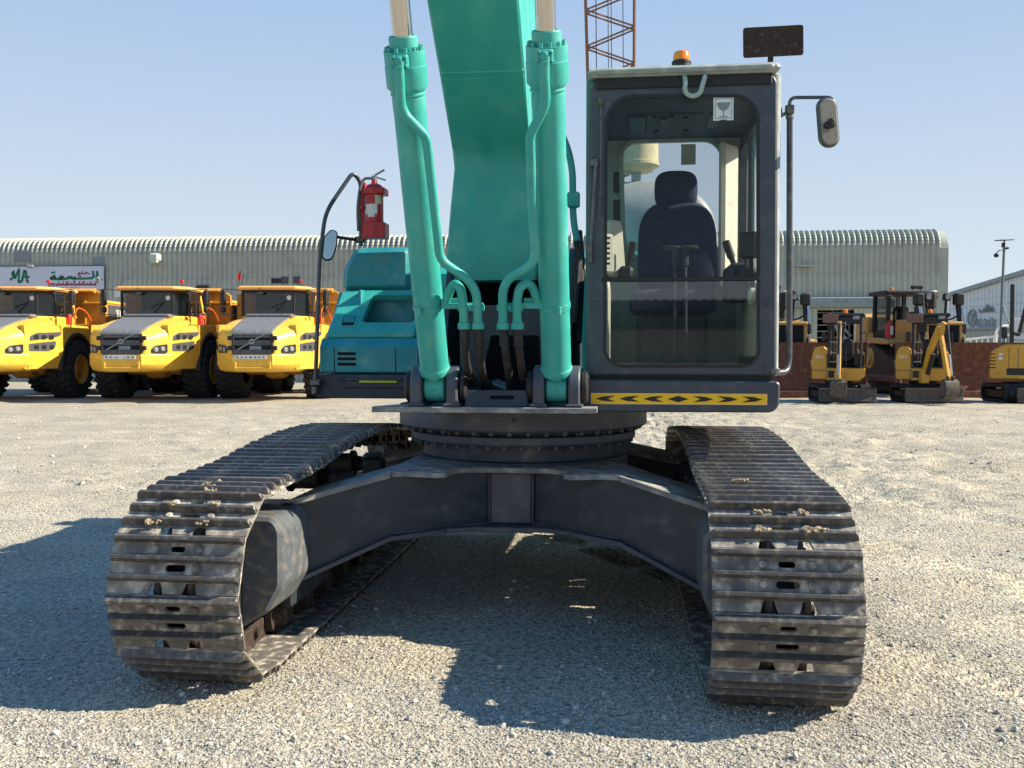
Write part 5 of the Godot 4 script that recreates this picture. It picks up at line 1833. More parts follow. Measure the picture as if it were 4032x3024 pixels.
	cushion(s, at(Vector3(-0.3, 3.34, -2.2)), Vector3(0.2, 0.08, 0.08), 0.8, 10, 6)
	tube(s, [Vector3(-0.32, 3.52, -2.14), Vector3(-0.31, 3.36, -2.2)], 0.014, 5)
	put("work_lamp", s, M.steel, h)
	# tipping body: ribbed headboard, rock guard, long side with its lettered stripe
	s = S()
	prism(s, at(Vector3(0, 0, -5.0)), pv([-1.55, 1.75, 1.55, 1.75, 1.8, 2.3, 1.8, 3.42, 1.5, 3.62, -1.5, 3.62, -1.8, 3.42, -1.8, 2.3]), 0.12, 0.02)
	put("headboard", s, M.bed, h)
	for e in [[-1.5, 3.5, 1.5, 3.62, 0.16], [-1.78, 2.35, 1.78, 2.45, 0.1], [-1.78, 3.12, 1.78, 3.2, 0.08]]:
		s = S()
		bb(s, Vector3(e[0], e[1], -4.94), Vector3(e[2], e[3], -4.94 + e[4]), 0.02)
		put("headboard_rib", s, M.bed, h)
	for x in [-1.1, 1.1]:
		s = S()
		bb(s, Vector3(x - 0.05, 1.8, -4.94), Vector3(x + 0.05, 3.5, -4.88), 0.02)
		put("headboard_rib", s, M.bed, h)
	s = S()
	prism(s, at(Vector3(0, 3.6, -4.75), 0, -1.3), pv([-1.5, -0.18, 1.5, -0.18, 1.5, 0.18, -1.5, 0.18]), 0.05, 0.01)
	put("rock_guard", s, M.bed, h)
	for sx in [-1.0, 1.0]:
		s = S()
		slab_x(s, 1.77 * sx, pv([-5.0, 2.2, -5.0, 3.15, -9.6, 3.15, -10.6, 2.9, -10.2, 2.3, -8.0, 1.9, -5.6, 1.75]), 0.1, 0.02)
		put("body_side", s, M.bed, h)
		s = S()
		bb(s, Vector3(1.74 * sx, 3.16, -9.6), Vector3(1.84 * sx, 3.26, -5.05), 0.02)
		put("body_rail", s, M.hauler, h)
		s = S()
		bb(s, Vector3(1.822 * sx, 2.72, -9.3), Vector3(1.83 * sx, 3.12, -5.1))
		put("side_stripe", s, M.hood, h)
	letters("side_letters", "VOLVO", 0.3, M.white, h, at(Vector3(1.835, 2.8, -6.5), PI / 2), "Droid Serif")
	s = S()
	bb(s, Vector3(-1.7, 1.75, -10.0), Vector3(1.7, 1.9, -5.0), 0.02)
	put("body_floor", s, M.bed, h)
	return h

func build_haulers() -> void:
	var a := make_hauler()
	var g := "yellow dump trucks parked in a row"
	a.position = Vector3(-11.4, 0, -27.7)
	a.rotation.y = 0.01
	tag(a, "yellow dump truck in the middle of its row of three, worn arrow plate", "dump truck", g)
	var b := a.duplicate()
	b.name = "dump_truck_001"
	add_child(b, true)
	b.position = Vector3(-15.75, 0, -27.8)
	tag(b, "yellow dump truck at the left picture edge below the white signboard", "dump truck", g)
	var faded := S()
	for k in [-3, -2, 2, 3]:
		var f := signf(k)
		prism(faded, at(Vector3(-0.05 + k * 0.125, 1.345, 0.0095)), pv([-0.03 * f, 0.035, 0.0, 0.035, 0.04 * f, 0, 0.0, -0.035, -0.03 * f, -0.035, 0.01 * f, 0]), 0.003)
	box(faded, at(Vector3(-0.14, 1.335, 0.0095), 0, 0, -0.4), Vector3(0.06, 0.025, 0.003))
	box(faded, at(Vector3(0.09, 1.33, 0.0095), 0, 0, 0.4), Vector3(0.04, 0.02, 0.003))
	var c := a.duplicate()
	c.name = "dump_truck_002"
	add_child(c, true)
	c.position = Vector3(-7.55, 0, -27.6)
	tag(c, "yellow dump truck nearest the excavator, with a small red flag on its cab", "dump truck", g)
	var s := S()
	tube(s, [Vector3(-1.0, 3.55, -2.3), Vector3(-0.96, 4.05, -2.35)], 0.01, 5)
	put("flag_pole", s, M.ink, c)
	s = S()
	prism(s, at(Vector3(-1.0, 3.88, -2.34), 0.4), pv([-0.1, -0.12, 0.06, -0.1, 0.05, 0.06, 0.02, 0.16, -0.06, 0.02]), 0.01)
	put("flag", s, M.red, c)
	# the small extinguishers on the cab steps
	(a.get_node("plate_arrows") as MeshInstance3D).mesh = faded.mesh(CREASE)
	var labels := ["small red extinguisher beside the cab of the middle yellow dump truck", "small red extinguisher beside the cab of the leftmost yellow dump truck", "small red extinguisher beside the cab of the dump truck nearest the excavator"]
	var k := 0
	for t in [a, b, c]:
		var e := group_node("truck_extinguisher", self, t.transform)
		s = S()
		lathe(s, at(Vector3(1.17, 2.36, -3.55)), [0, 0, 0.09, 0, 0.1, 0.03, 0.1, 0.3, 0.06, 0.38, 0.03, 0.4, 0, 0.4], 16)
		put("bottle", s, M.red, e)
		s = S()
		box(s, at(Vector3(1.17, 2.79, -3.55)), Vector3(0.12, 0.06, 0.05), 0.01)
		put("valve", s, M.ink, e)
		tag(e, labels[k], "fire extinguisher", "extinguishers on the dump trucks")
		k += 1

# ---------- bulldozers (blade at the front, facing +z) ----------
func make_dozer() -> Node3D:
	var d := group_node("bulldozer", self)
	var s := S()
	var prof := PackedVector2Array()
	for k in 9:
		var a := lerpf(-0.75, 0.75, k / 8.0)
		prof.append(Vector2(0.62 - cos(a) * 0.62 - 0.05, 0.9 + sin(a) * 1.32))
	for k in 9:
		var a := lerpf(0.75, -0.75, k / 8.0)
		prof.append(Vector2(0.62 - cos(a) * 0.62 - 0.17, 0.9 + sin(a) * 1.32))
	slab_x(s, 0.0, prof, 4.2, 0.01)
	put("blade", s, M.rust, d)
	s = S()
	bb(s, Vector3(-2.12, 0.0, 0.1), Vector3(2.12, 0.22, 0.16), 0.01)
	put("cutting_edge", s, M.rust, d)
	s = S()
	for k in 22: bolt(s, Vector3(-2.0 + k * 0.19, 0.14, 0.16), Vector3(0, 0, 1), 0.025, 0.02)
	tag(put("edge_bolts", s, M.rust, d), "", "", "", "stuff")
	s = S()
	for x in [-2.14, 2.14]: slab_x(s, x, fillet(pv([0.18, 0.02, 0.2, 0.4, 0.02, 0.9, 0.2, 1.82, -0.25, 1.8, -0.3, 0.05]), 0.03, 2), 0.06, 0.01)
	put("blade_wing", s, M.rust, d)
	# tracks, push arms, raised sprocket
	for sx in [-1.0, 1.0]:
		s = S()
		var loop := fillet(pv([-0.9, 0.42, -1.15, 0.1, -4.9, 0.1, -5.3, 0.5, -4.3, 1.75, -3.7, 1.75, -1.2, 0.95]), [0.3, 0.3, 0.35, 0.35, 0.4, 0.4, 0.35], 6)
		slab_x(s, 1.15 * sx, loop, 0.56, 0.02)
		put("track_belt", s, M.pocked, d)
		s = S()
		var lc := ccw(loop)
		var run := 0.0
		for k in lc.size():
			var a := lc[k]
			var b := lc[(k + 1) % lc.size()]
			var len_ := a.distance_to(b)
			while run < len_:
				var p := a.lerp(b, run / len_)
				var nn := (b - a).normalized()
				box(s, Transform3D(Basis(Vector3(1, 0, 0), Vector3(0, -nn.x, nn.y), Vector3(0, nn.y, nn.x)), Vector3(1.15 * sx, p.y, p.x)), Vector3(0.58, 0.1, 0.03), 0.0)
				run += 0.2
			run -= len_
		tag(put("grousers", s, M.pocked, d), "", "", "", "stuff")
		s = S()
		cyl(s, Vector3(1.15 * sx, 1.25, -4.0), Vector3(1.46 * sx, 1.25, -4.0), 0.42, 28, 0.06)
		cyl(s, Vector3(1.44 * sx, 1.25, -4.0), Vector3(1.52 * sx, 1.25, -4.0), 0.22, 20, 0.03)
		put("drive_sprocket", s, M.dozer, d)
		s = S()
		bb(s, Vector3(1.36 * sx, 0.35, -4.6), Vector3(1.46 * sx, 0.72, -1.2), 0.05)
		put("track_frame", s, M.rust, d)
		s = S()
		bar(s, Vector3(1.62 * sx, 0.55, -3.6), Vector3(1.62 * sx, 0.55, -0.1), 0.2, 0.26, 0.03)
		put("push_arm", s, M.rust, d)
		s = S()
		slab_x(s, 0.95 * sx, fillet(pv([-2.6, 1.75, -5.4, 1.85, -5.4, 2.0, -4.6, 2.02, -3.4, 1.98, -2.6, 1.9]), 0.05, 3), 0.9, 0.02)
		put("track_guard", s, M.dozer, d)
		s = S()
		cyl(s, Vector3(0.66 * sx, 1.2, -1.15), Vector3(0.7 * sx, 3.1, -1.75), 0.1, 14, 0.01)
		box(s, at(Vector3(0.7 * sx, 3.3, -1.75)), Vector3(0.3, 0.42, 0.34), 0.05)
		box(s, at(Vector3(0.68 * sx, 2.3, -1.45)), Vector3(0.26, 0.4, 0.3), 0.06)
		put("lift_cylinder", s, M.black, d)
		s = S()
		tube(s, [Vector3(0.74 * sx, 2.4, -1.35), Vector3(0.74 * sx, 3.05, -1.6)], 0.035, 10)
		put("chrome_rod", s, M.chrome, d)
		s = S()
		tube(s, [Vector3(0.3 * sx, 2.5, -1.9), Vector3(0.34 * sx, 3.25, -1.9)], 0.045, 8)
		tube(s, spline([Vector3(0.62 * sx, 2.75, -1.6), Vector3(0.4 * sx, 2.62, -1.6), Vector3(0.1 * sx, 2.58, -1.6)], 5), 0.03, 8)
		put("lamp_stalk", s, M.black, d)
		s = S()
		box(s, at(Vector3(0.34 * sx, 3.38, -1.85)), Vector3(0.26, 0.26, 0.18), 0.04)
		put("lamp_housing", s, M.ink, d)
		s = S()
		cyl(s, Vector3(0.34 * sx, 3.38, -1.76), Vector3(0.34 * sx, 3.38, -1.74), 0.09, 14)
		put("lamp_glass", s, M.galv, d)
	# engine hood, radiator guard, stacks
	s = S()
	slab_x(s, 0.0, fillet(pv([-1.35, 1.2, -1.35, 2.5, -2.0, 2.6, -3.8, 2.66, -3.8, 1.2]), 0.06, 3), 1.2, 0.05)
	put("engine_hood", s, M.dozer, d)
	s = S()
	bb(s, Vector3(-0.52, 1.1, -1.36), Vector3(0.52, 2.4, -1.325), 0.01)
	put("radiator_guard", s, M.dark, d)
	s = S()
	bb(s, Vector3(-0.66, 2.4, -1.8), Vector3(0.66, 2.52, -1.28), 0.03)
	for x in [-0.6, 0.6]: bb(s, Vector3(x - 0.06, 1.0, -1.6), Vector3(x + 0.06, 2.4, -1.3), 0.02)
	put("radiator_frame", s, M.dozer, d)
	for x in [-0.28, 0.2]:
		s = S()
		cyl(s, Vector3(x, 2.6, -2.7), Vector3(x, 3.1, -2.7), 0.11, 16, 0.01)
		cyl(s, Vector3(x, 3.05, -2.7), Vector3(x, 3.55, -2.7), 0.2 if x > 0 else 0.08, 18, 0.03)
		put("exhaust_stack", s, M.black, d)
	s = S()
	cyl(s, Vector3(0.2, 3.55, -2.7), Vector3(0.2, 3.66, -2.7), 0.22, 20, 0.05)
	put("stack_cap", s, M.galv, d)
	# cab under its roll-over frame, tank behind
	s = S()
	bb(s, Vector3(-0.85, 2.0, -5.1), Vector3(0.85, 2.3, -3.9), 0.03)
	for q in [[-0.8, -3.95], [-0.28, -3.8], [0.28, -3.8], [0.8, -3.95], [-0.85, -5.0], [0.85, -5.0]]: bar(s, Vector3(q[0], 2.2, q[1]), Vector3(q[0] * 0.96, 3.62, q[1]), 0.14, 0.14, 0.02)
	bb(s, Vector3(-0.98, 3.58, -5.3), Vector3(0.98, 3.74, -3.7), 0.05)
	bb(s, Vector3(-0.85, 2.9, -5.06), Vector3(0.85, 3.0, -5.0))
	put("cab_frame", s, M.black, d)
	s = S()
	bb(s, Vector3(-0.74, 2.3, -3.93), Vector3(-0.34, 3.55, -3.92))
	bb(s, Vector3(0.34, 2.3, -3.93), Vector3(0.74, 3.55, -3.92))
	bb(s, Vector3(-0.83, 2.3, -4.95), Vector3(-0.82, 3.55, -4.0))
	put("cab_window", s, M.dark_pane, d)
	s = S()
	cushion(s, at(Vector3(0, 2.75, -4.6)), Vector3(0.6, 0.9, 0.2), 0.5, 14, 8)
	put("cab_seat", s, M.ink, d)
	s = S()
	slab_x(s, -0.1, fillet(pv([-5.2, 1.85, -5.2, 2.7, -5.6, 2.95, -6.2, 2.9, -6.3, 1.85]), 0.08, 3), 1.9, 0.05)
	put("fuel_tank", s, M.dozer, d)
	for x in [-0.7, 0.7]:
		s = S()
		box(s, at(Vector3(x * 1.25, 3.5, -3.75)), Vector3(0.2, 0.16, 0.14), 0.03)
		tube(s, [Vector3(x * 1.25, 3.2, -3.8), Vector3(x * 1.25, 3.5, -3.8)], 0.02, 6)
		put("cab_lamp", s, M.ink, d)
	s = S()
	cyl(s, Vector3(-0.55, 3.74, -4.2), Vector3(-0.55, 3.86, -4.2), 0.07, 12, 0.02)
	put("beacon_lamp", s, M.orange_lamp, d)
	s = S()
	bb(s, Vector3(0.05, 3.8, -4.0), Vector3(0.45, 3.92, -3.8), 0.02)
	for x in [0.1, 0.4]: tube(s, [Vector3(x, 3.7, -3.9), Vector3(x, 3.82, -3.9)], 0.02, 5)
	put("air_conditioner", s, M.black, d)
	return d

func build_dozers() -> void:
	var a := make_dozer()
	a.position = Vector3(14.75, 0, -31.0)
	a.rotation.y = 0.04
	tag(a, "yellow bulldozer with black cab and rusty blade behind the second small digger", "bulldozer", "bulldozers with rusty blades")
	var b := a.duplicate()
	b.name = "bulldozer_001"
	add_child(b, true)
	b.position = Vector3(9.4, 0, -31.0)
	b.rotation.y = 0.0
	tag(b, "yellow bulldozer partly hidden by the excavator's cab, open warehouse door behind it", "bulldozer", "bulldozers with rusty blades")
	var e := group_node("dozer_extinguisher", self, a.transform)
	var s := S()
	lathe(s, at(Vector3(-1.15, 1.98, -3.0)), [0, 0, 0.13, 0, 0.14, 0.04, 0.14, 0.45, 0.08, 0.55, 0.04, 0.57, 0.04, 0.64, 0, 0.64], 16)
	put("bottle", s, M.red, e)
	s = S()
	bb(s, Vector3(-1.17, 2.1, -2.87), Vector3(-1.08, 2.4, -2.855))
	put("paper_label", s, M.white, e)
	tag(e, "red extinguisher standing on the right bulldozer beside a digger's canopy post", "fire extinguisher")

# ---------- small diggers (blade at the front, facing +z) ----------
func digger_track(d: Node3D, x: float, w: float, half: float, h: float) -> void:
	var s := S()
	var loop := fillet(pv([-half, 0.02, half, 0.02, half + 0.12, h * 0.5, half, h, -half, h, -half - 0.12, h * 0.5]), h * 0.42, 6)
	slab_x(s, x, loop, w, 0.02, [fillet(pv([-half + 0.08, 0.1, half - 0.08, 0.1, half, h * 0.5, half - 0.08, h - 0.1, -half + 0.08, h - 0.1, -half, h * 0.5]), 0.08, 4)])
	put("rubber_track", s, M.rubber, d)
	s = S()
	var lc := ccw(loop)
	var run := 0.0
	for k in lc.size():
		var a := lc[k]
		var b := lc[(k + 1) % lc.size()]
		var len_ := a.distance_to(b)
		while run < len_:
			var p := a.lerp(b, run / len_)
			var nn := (b - a).normalized()
			box(s, Transform3D(Basis(Vector3(1, 0, 0), Vector3(0, -nn.x, nn.y), Vector3(0, nn.y, nn.x)), Vector3(x, p.y, p.x)), Vector3(w * 0.98, 0.03, 0.05), 0.008)
			run += 0.1
		run -= len_
	tag(put("track_lugs", s, M.rubber, d), "", "", "", "stuff")
	s = S()
	for z in [-half, half]: cyl(s, Vector3(x - w * 0.3, h / 2, z), Vector3(x + w * 0.3, h / 2, z), h * 0.34, 18, 0.02)
	bb(s, Vector3(x - w * 0.25, 0.12, -half), Vector3(x + w * 0.25, h - 0.16, half), 0.03)
	put("track_frame", s, M.black, d)

func arm_box(d: Node3D, called: String, pts: Array, w: float, m: Material) -> void:
	var s := S()
	for k in pts.size() - 1:
		var a: Vector3 = pts[k][0]
		var b: Vector3 = pts[k + 1][0]
		var t := along(a, b)
		t.origin = (a + b) / 2.0
		box(s, t, Vector3(w, a.distance_to(b) + 0.06, (pts[k][1] + pts[k + 1][1]) / 2.0), 0.02)
	put(called, s, m, d)

func make_digger(swing: float, joints: Array, upper: float) -> Node3D:
	var d := group_node("small_digger", self)
	for sx in [-1.0, 1.0]: digger_track(d, 0.64 * sx, 0.32, 0.75, 0.5)
	var s := S()
	bb(s, Vector3(-0.45, 0.2, -0.5), Vector3(0.45, 0.5, 0.6), 0.04)
	lathe(s, at(Vector3(0, 0.48, 0)), [0.42, 0, 0.42, 0.12, 0, 0.12], 28)
	put("undercarriage", s, M.black, d)
	s = S()
	slab_x(s, 0.0, fillet(pv([1.12, 0.04, 1.2, 0.06, 1.13, 0.22, 1.16, 0.42, 1.1, 0.42, 1.05, 0.22]), 0.02, 2), 1.72, 0.01)
	for x in [-0.5, 0.5]: bar(s, Vector3(x, 0.3, 0.4), Vector3(x, 0.22, 1.08), 0.1, 0.12, 0.02)
	put("dozer_blade", s, M.blade_grey, d)
	# counterweight cover on the left, floor box on the right
	s = S()
	var body := fillet(pv([-0.8, 0.66, -0.34, 0.66, -0.32, 1.2, -0.36, 1.5, -0.5, 1.6, -0.72, 1.55, -0.8, 1.3]), [0.06, 0.02, 0.05, 0.1, 0.12, 0.14, 0.2], 6)
	prism(s, at(Vector3(0, 0, -0.05)), body, 1.3, 0.06)
	put("side_cover", s, M.cat, d)
	s = S()
	bb(s, Vector3(-0.81, 0.9, 0.55), Vector3(-0.33, 0.912, 0.607))
	bb(s, Vector3(-0.36, 0.68, 0.55), Vector3(-0.352, 1.5, 0.605))
	put("cover_gap", s, M.ink, d)
	s = S()
	slab_y(s, 1.05, fillet(pv([-0.78, -0.7, 0.8, -0.7, 0.72, -1.05, 0.4, -1.25, -0.4, -1.25, -0.7, -1.05]), 0.1, 4), 0.8, 0.06)
	put("counterweight", s, M.cat, d)
	s = S()
	prism(s, at(Vector3(0, 0, 0.1)), pv([-0.34, 0.62, 0.62, 0.62, 0.8, 0.75, 0.8, 0.97, -0.34, 0.97]), 1.2, 0.02)
	put("floor_box", s, M.cat, d)
	s = S()
	bb(s, Vector3(-0.3, 0.7, 0.7), Vector3(0.02, 0.9, 0.706), 0.002)
	for k in 2: bb(s, Vector3(-0.36 + k * 0.16, 0.6, 0.7), Vector3(-0.26 + k * 0.16, 0.64, 0.72), 0.004)
	put("front_step", s, M.ink, d)
	s = S()
	bb(s, Vector3(-0.32, 0.97, -0.5), Vector3(0.78, 1.0, 0.68), 0.01)
	bb(s, Vector3(-0.3, 1.0, -0.6), Vector3(0.76, 1.35, -0.4), 0.04)
	put("floor_plate", s, M.ink, d)
	s = S()
	cushion(s, at(Vector3(0.2, 1.5, -0.3), 0, -0.1), Vector3(0.46, 0.6, 0.16), 0.5, 16, 8)
	cushion(s, at(Vector3(0.2, 1.22, -0.08)), Vector3(0.46, 0.14, 0.42), 0.5, 16, 8)
	put("seat", s, M.ink, d)
	s = S()
	for x in [-0.12, 0.52]:
		box(s, at(Vector3(x, 1.25, 0.1)), Vector3(0.14, 0.5, 0.4), 0.03)
		tube(s, [Vector3(x, 1.5, 0.2), Vector3(x, 1.72, 0.26)], 0.03, 8)
	for x in [0.1, 0.22]: tube(s, [Vector3(x, 1.0, 0.55), Vector3(x, 1.55, 0.5)], 0.015, 6)
	put("controls", s, M.ink, d)
	for q in [[-0.3, 0.62], [0.66, 0.62], [-0.3, -0.45], [0.66, -0.45], [-0.17, 0.45]]:
		s = S()
		bar(s, Vector3(q[0], 0.98, q[1]), Vector3(q[0], 2.44, q[1]), 0.075, 0.075, 0.015)
		put("canopy_post", s, M.black, d)
	for y in [1.15, 1.4, 1.7]:
		s = S()
		bar(s, Vector3(-0.3, y, 0.62), Vector3(-0.05, y, 0.62), 0.03)
		put("ladder_rung", s, M.galv, d)
	s = S()
	bb(s, Vector3(-0.42, 2.42, -0.62), Vector3(0.78, 2.5, 0.74), 0.035)
	bb(s, Vector3(-0.3, 2.2, 0.58), Vector3(0.7, 2.42, 0.66), 0.02)
	put("canopy_roof", s, M.black, d)
	s = S()
	bb(s, Vector3(-0.48, 2.24, 0.72), Vector3(0.0, 2.48, 0.76), 0.01)
	put("front_plate", s, M.plate_brown, d)
	s = S()
	bb(s, Vector3(0.42, 2.33, 0.68), Vector3(0.62, 2.43, 0.74), 0.01)
	put("canopy_lamp", s, M.galv, d)
	s = S()
	cyl(s, Vector3(0.18, 2.5, 0.4), Vector3(0.18, 2.62, 0.4), 0.07, 12, 0.02)
	put("beacon_lamp", s, M.orange_lamp, d)
	s = S()
	box(s, at(Vector3(-0.44, 1.85, 0.7)), Vector3(0.14, 0.28, 0.05), 0.025)
	tube(s, [Vector3(-0.3, 1.9, 0.62), Vector3(-0.42, 1.9, 0.7)], 0.012, 5)
	put("mirror", s, M.ink, d)
	s = S()
	tube(s, bend([Vector3(0.7, 1.95, 0.64), Vector3(0.82, 1.97, 0.66), Vector3(0.82, 1.1, 0.66)], 0.06), 0.018, 6)
	put("grab_rail", s, M.black, d)
	letters("cover_letters", "303.5" if swing == 0.0 else "303.5", 0.07, M.white, d, at(Vector3(-0.58, 1.29, 0.598)), "Droid Sans")
	s = S()
	bb(s, Vector3(-0.83, 1.0, 0.3), Vector3(-0.815, 1.2, 0.5))
	put("side_decal", s, M.white, d)
	# boom, dipper, rams and bucket: one part, turned on its post
	var arm := group_node("digging_arm", d, at(Vector3(0.02, 0.0, 0.72), swing))
	s = S()
	bb(s, Vector3(-0.13, 0.55, -0.08), Vector3(0.13, 0.95, 0.14), 0.03)
	put("swing_post", s, M.cat, arm)
	var J: Array = joints
	arm_box(arm, "boom", [[J[0], 0.15], [J[1], 0.2], [J[2], 0.14]], 0.14, M.cat)
	arm_box(arm, "dipper", [[J[3], 0.14], [J[2] + (J[4] - J[2]) * 0.15, 0.16], [J[4], 0.11]], 0.12, M.cat)
	s = S()
	tube(s, [J[0] + Vector3(0, -0.05, 0.16), J[0].lerp(J[1], 0.9) + Vector3(0, -0.02, 0.2)], 0.065, 10)
	tube(s, [J[1] + Vector3(0, 0.16, 0.0), J[1].lerp(J[2], 0.8) + Vector3(0, 0.2, 0.05)], 0.05, 10)
	tube(s, [J[3] + Vector3(0.0, -0.05, 0.14), J[3].lerp(J[4], 0.55) + Vector3(0, 0, 0.17)], 0.05, 10)
	put("ram_barrel", s, M.black, arm)
	s = S()
	tube(s, [J[3].lerp(J[4], 0.55) + Vector3(0, 0, 0.17), J[3].lerp(J[4], 0.92) + Vector3(0, 0, 0.18)], 0.026, 8)
	tube(s, [J[1].lerp(J[2], 0.8) + Vector3(0, 0.2, 0.05), J[3] + Vector3(0, 0, 0)], 0.024, 8)
	put("ram_rod", s, M.chrome, arm)
	for k in 4:
		s = S()
		tube(s, spline([J[1] + Vector3(0.09, 0.1 - k * 0.05, 0.05), J[1].lerp(J[2], 0.6) + Vector3(0.1 + k * 0.02, 0.16, 0.06), J[2] + Vector3(0.12 + k * 0.02, 0.1, 0.16), J[2].lerp(J[4], 0.3) + Vector3(0.1, 0, 0.14)], 5), 0.016, 6)
		put("hose", s, M.hose, arm)
	s = S()
	var bk: Vector3 = J[4]
	bar(s, bk + Vector3(-0.09, 0.1, 0.1), bk + Vector3(-0.09, -0.14, 0.05), 0.03, 0.12, 0.005)
	bar(s, bk + Vector3(0.09, 0.1, 0.1), bk + Vector3(0.09, -0.14, 0.05), 0.03, 0.12, 0.005)
	put("bucket_link", s, M.steel, arm)
	s = S()
	var shell := PackedVector2Array()
	for q in [[0.06, 0.02], [0.2, -0.06], [0.24, -0.25], [0.16, -0.46], [-0.02, -0.52], [-0.2, -0.42]]: shell.append(Vector2(bk.z + q[0], bk.y + q[1]))
	for q in [[-0.19, -0.39], [-0.02, -0.48], [0.13, -0.43], [0.2, -0.25], [0.165, -0.08], [0.05, 0.0]]: shell.append(Vector2(bk.z + q[0], bk.y + q[1]))
	slab_x(s, bk.x, shell, 0.5, 0.004)
	for e in [-0.235, 0.235]: slab_x(s, bk.x + e, pv([bk.z + 0.06, bk.y + 0.02, bk.z + 0.2, bk.y - 0.06, bk.z + 0.24, bk.y - 0.25, bk.z + 0.16, bk.y - 0.46, bk.z - 0.02, bk.y - 0.52, bk.z - 0.2, bk.y - 0.42]), 0.03, 0.004)
	put("bucket", s, M.blade_grey, arm)
	turn_upper(d, upper)
	return d

# swing everything above the slew ring
func turn_upper(d: Node3D, a: float) -> void:
	for o in d.get_children():
		var low := false
		for w in ["rubber_track", "track_lugs", "track_frame", "undercarriage", "dozer_blade"]:
			if o.name.begins_with(w): low = true
		if not low: o.transform = Transform3D(Basis(Vector3.UP, a), Vector3.ZERO) * o.transform

func build_diggers() -> void:
	var g := "small yellow diggers on rubber tracks"
	var a := make_digger(0.0, [Vector3(0, 0.86, 0.06), Vector3(0, 1.75, 0.1), Vector3(0.02, 2.1, 0.35), Vector3(0.02, 2.24, 0.42), Vector3(0.02, 0.66, 0.95)], -0.27)
	a.position = Vector3(9.82, 0, -28.5)
	a.rotation.y = -0.1
	a.scale = Vector3(0.93, 1.05, 0.95)
	tag(a, "small yellow digger with upright arm and bucket in front, beside the excavator's cab", "mini excavator", g)
	var b := make_digger(0.62, [Vector3(0, 0.86, 0.06), Vector3(0, 1.45, 0.3), Vector3(0.0, 2.1, 0.75), Vector3(0.0, 2.2, 0.95), Vector3(0.0, 0.68, 1.2)], -0.3)
	b.position = Vector3(12.3, 0, -28.4)
	b.rotation.y = -0.12
	b.scale = Vector3(0.93, 1.05, 0.95)
	tag(b, "small yellow digger with its arm swung aside, before the right bulldozer", "mini excavator", g)
	# the third one, cut by the picture's right edge
	var d := group_node("small_digger_002", self, at(Vector3(15.3, 0, -28.2), -0.1))
	tag(d, "larger yellow digger with slotted side cover, cut off by the right edge", "mini excavator", g)
	for sx in [-1.0, 1.0]: digger_track(d, 0.75 * sx, 0.42, 0.85, 0.55)
	var s := S()
	bb(s, Vector3(-0.5, 0.2, -0.6), Vector3(0.5, 0.6, 0.7), 0.04)
	put("undercarriage", s, M.black, d)
	s = S()
	slab_x(s, 0.12, fillet(pv([1.22, 0.04, 1.3, 0.06, 1.23, 0.24, 1.26, 0.46, 1.18, 0.46, 1.15, 0.24]), 0.02, 2), 1.75, 0.01)
	put("dozer_blade", s, M.blade_grey, d)
	s = S()
	prism(s, at(Vector3(0, 0, -0.1)), fillet(pv([-1.0, 0.7, 1.0, 0.7, 1.0, 1.72, -0.6, 1.72, -0.98, 1.5]), [0.08, 0.05, 0.05, 0.12, 0.2], 5), 1.7, 0.06)
	put("body", s, M.cat, d)
	s = S()
	for k in 5: bb(s, Vector3(-1.005, 1.02 + k * 0.1, 0.4), Vector3(-0.84, 1.05 + k * 0.1, 0.757), 0.004)
	tag(put("vent_slots", s, M.ink, d), "", "", "", "stuff")
	s = S()
	bb(s, Vector3(-0.55, 0.82, 0.7), Vector3(1.0, 1.02, 0.765), 0.01)
	bb(s, Vector3(0.1, 1.02, 0.7), Vector3(1.0, 1.7, 0.76), 0.01)
	for x in [-0.5, -0.26]: bb(s, Vector3(x, 1.02, 0.74), Vector3(x + 0.012, 1.62, 0.757))
	put("front_panel", s, M.ink, d)
	s = S()
	bb(s, Vector3(-0.22, 0.735, 0.74), Vector3(0.18, 0.765, 0.757))
	put("reflector_tape", s, M.yellow_tape, d)
	s = S()
	bb(s, Vector3(-0.76, 1.26, 0.74), Vector3(-0.66, 1.46, 0.757))
	put("cover_decal", s, M.white, d)
	letters("decal_letters", "CAT", 0.045, M.ink, d, at(Vector3(-0.71, 1.37, 0.76)))
	s = S()
	tube(s, [Vector3(-0.62, 1.7, 0.5), Vector3(-0.62, 1.9, 0.55)], 0.02, 6)
	box(s, at(Vector3(-0.62, 2.06, 0.56)), Vector3(0.16, 0.34, 0.06), 0.04)
	put("mirror", s, M.ink, d)
	s = S()
	for q in [[0.2, 0.6], [0.95, 0.6], [0.2, -0.6], [0.95, -0.6]]: bar(s, Vector3(q[0], 1.7, q[1]), Vector3(q[0], 2.6, q[1]), 0.08, 0.08, 0.01)
	bb(s, Vector3(0.15, 2.58, -0.7), Vector3(1.0, 2.68, 0.7), 0.03)
	put("cab_frame", s, M.black, d)
	turn_upper(d, -0.36)

# ---------- the long clad warehouse ----------
var wl := Vector3(-27.5, 0, -47.3)
var wr := Vector3(19.82, 0, -43.5)

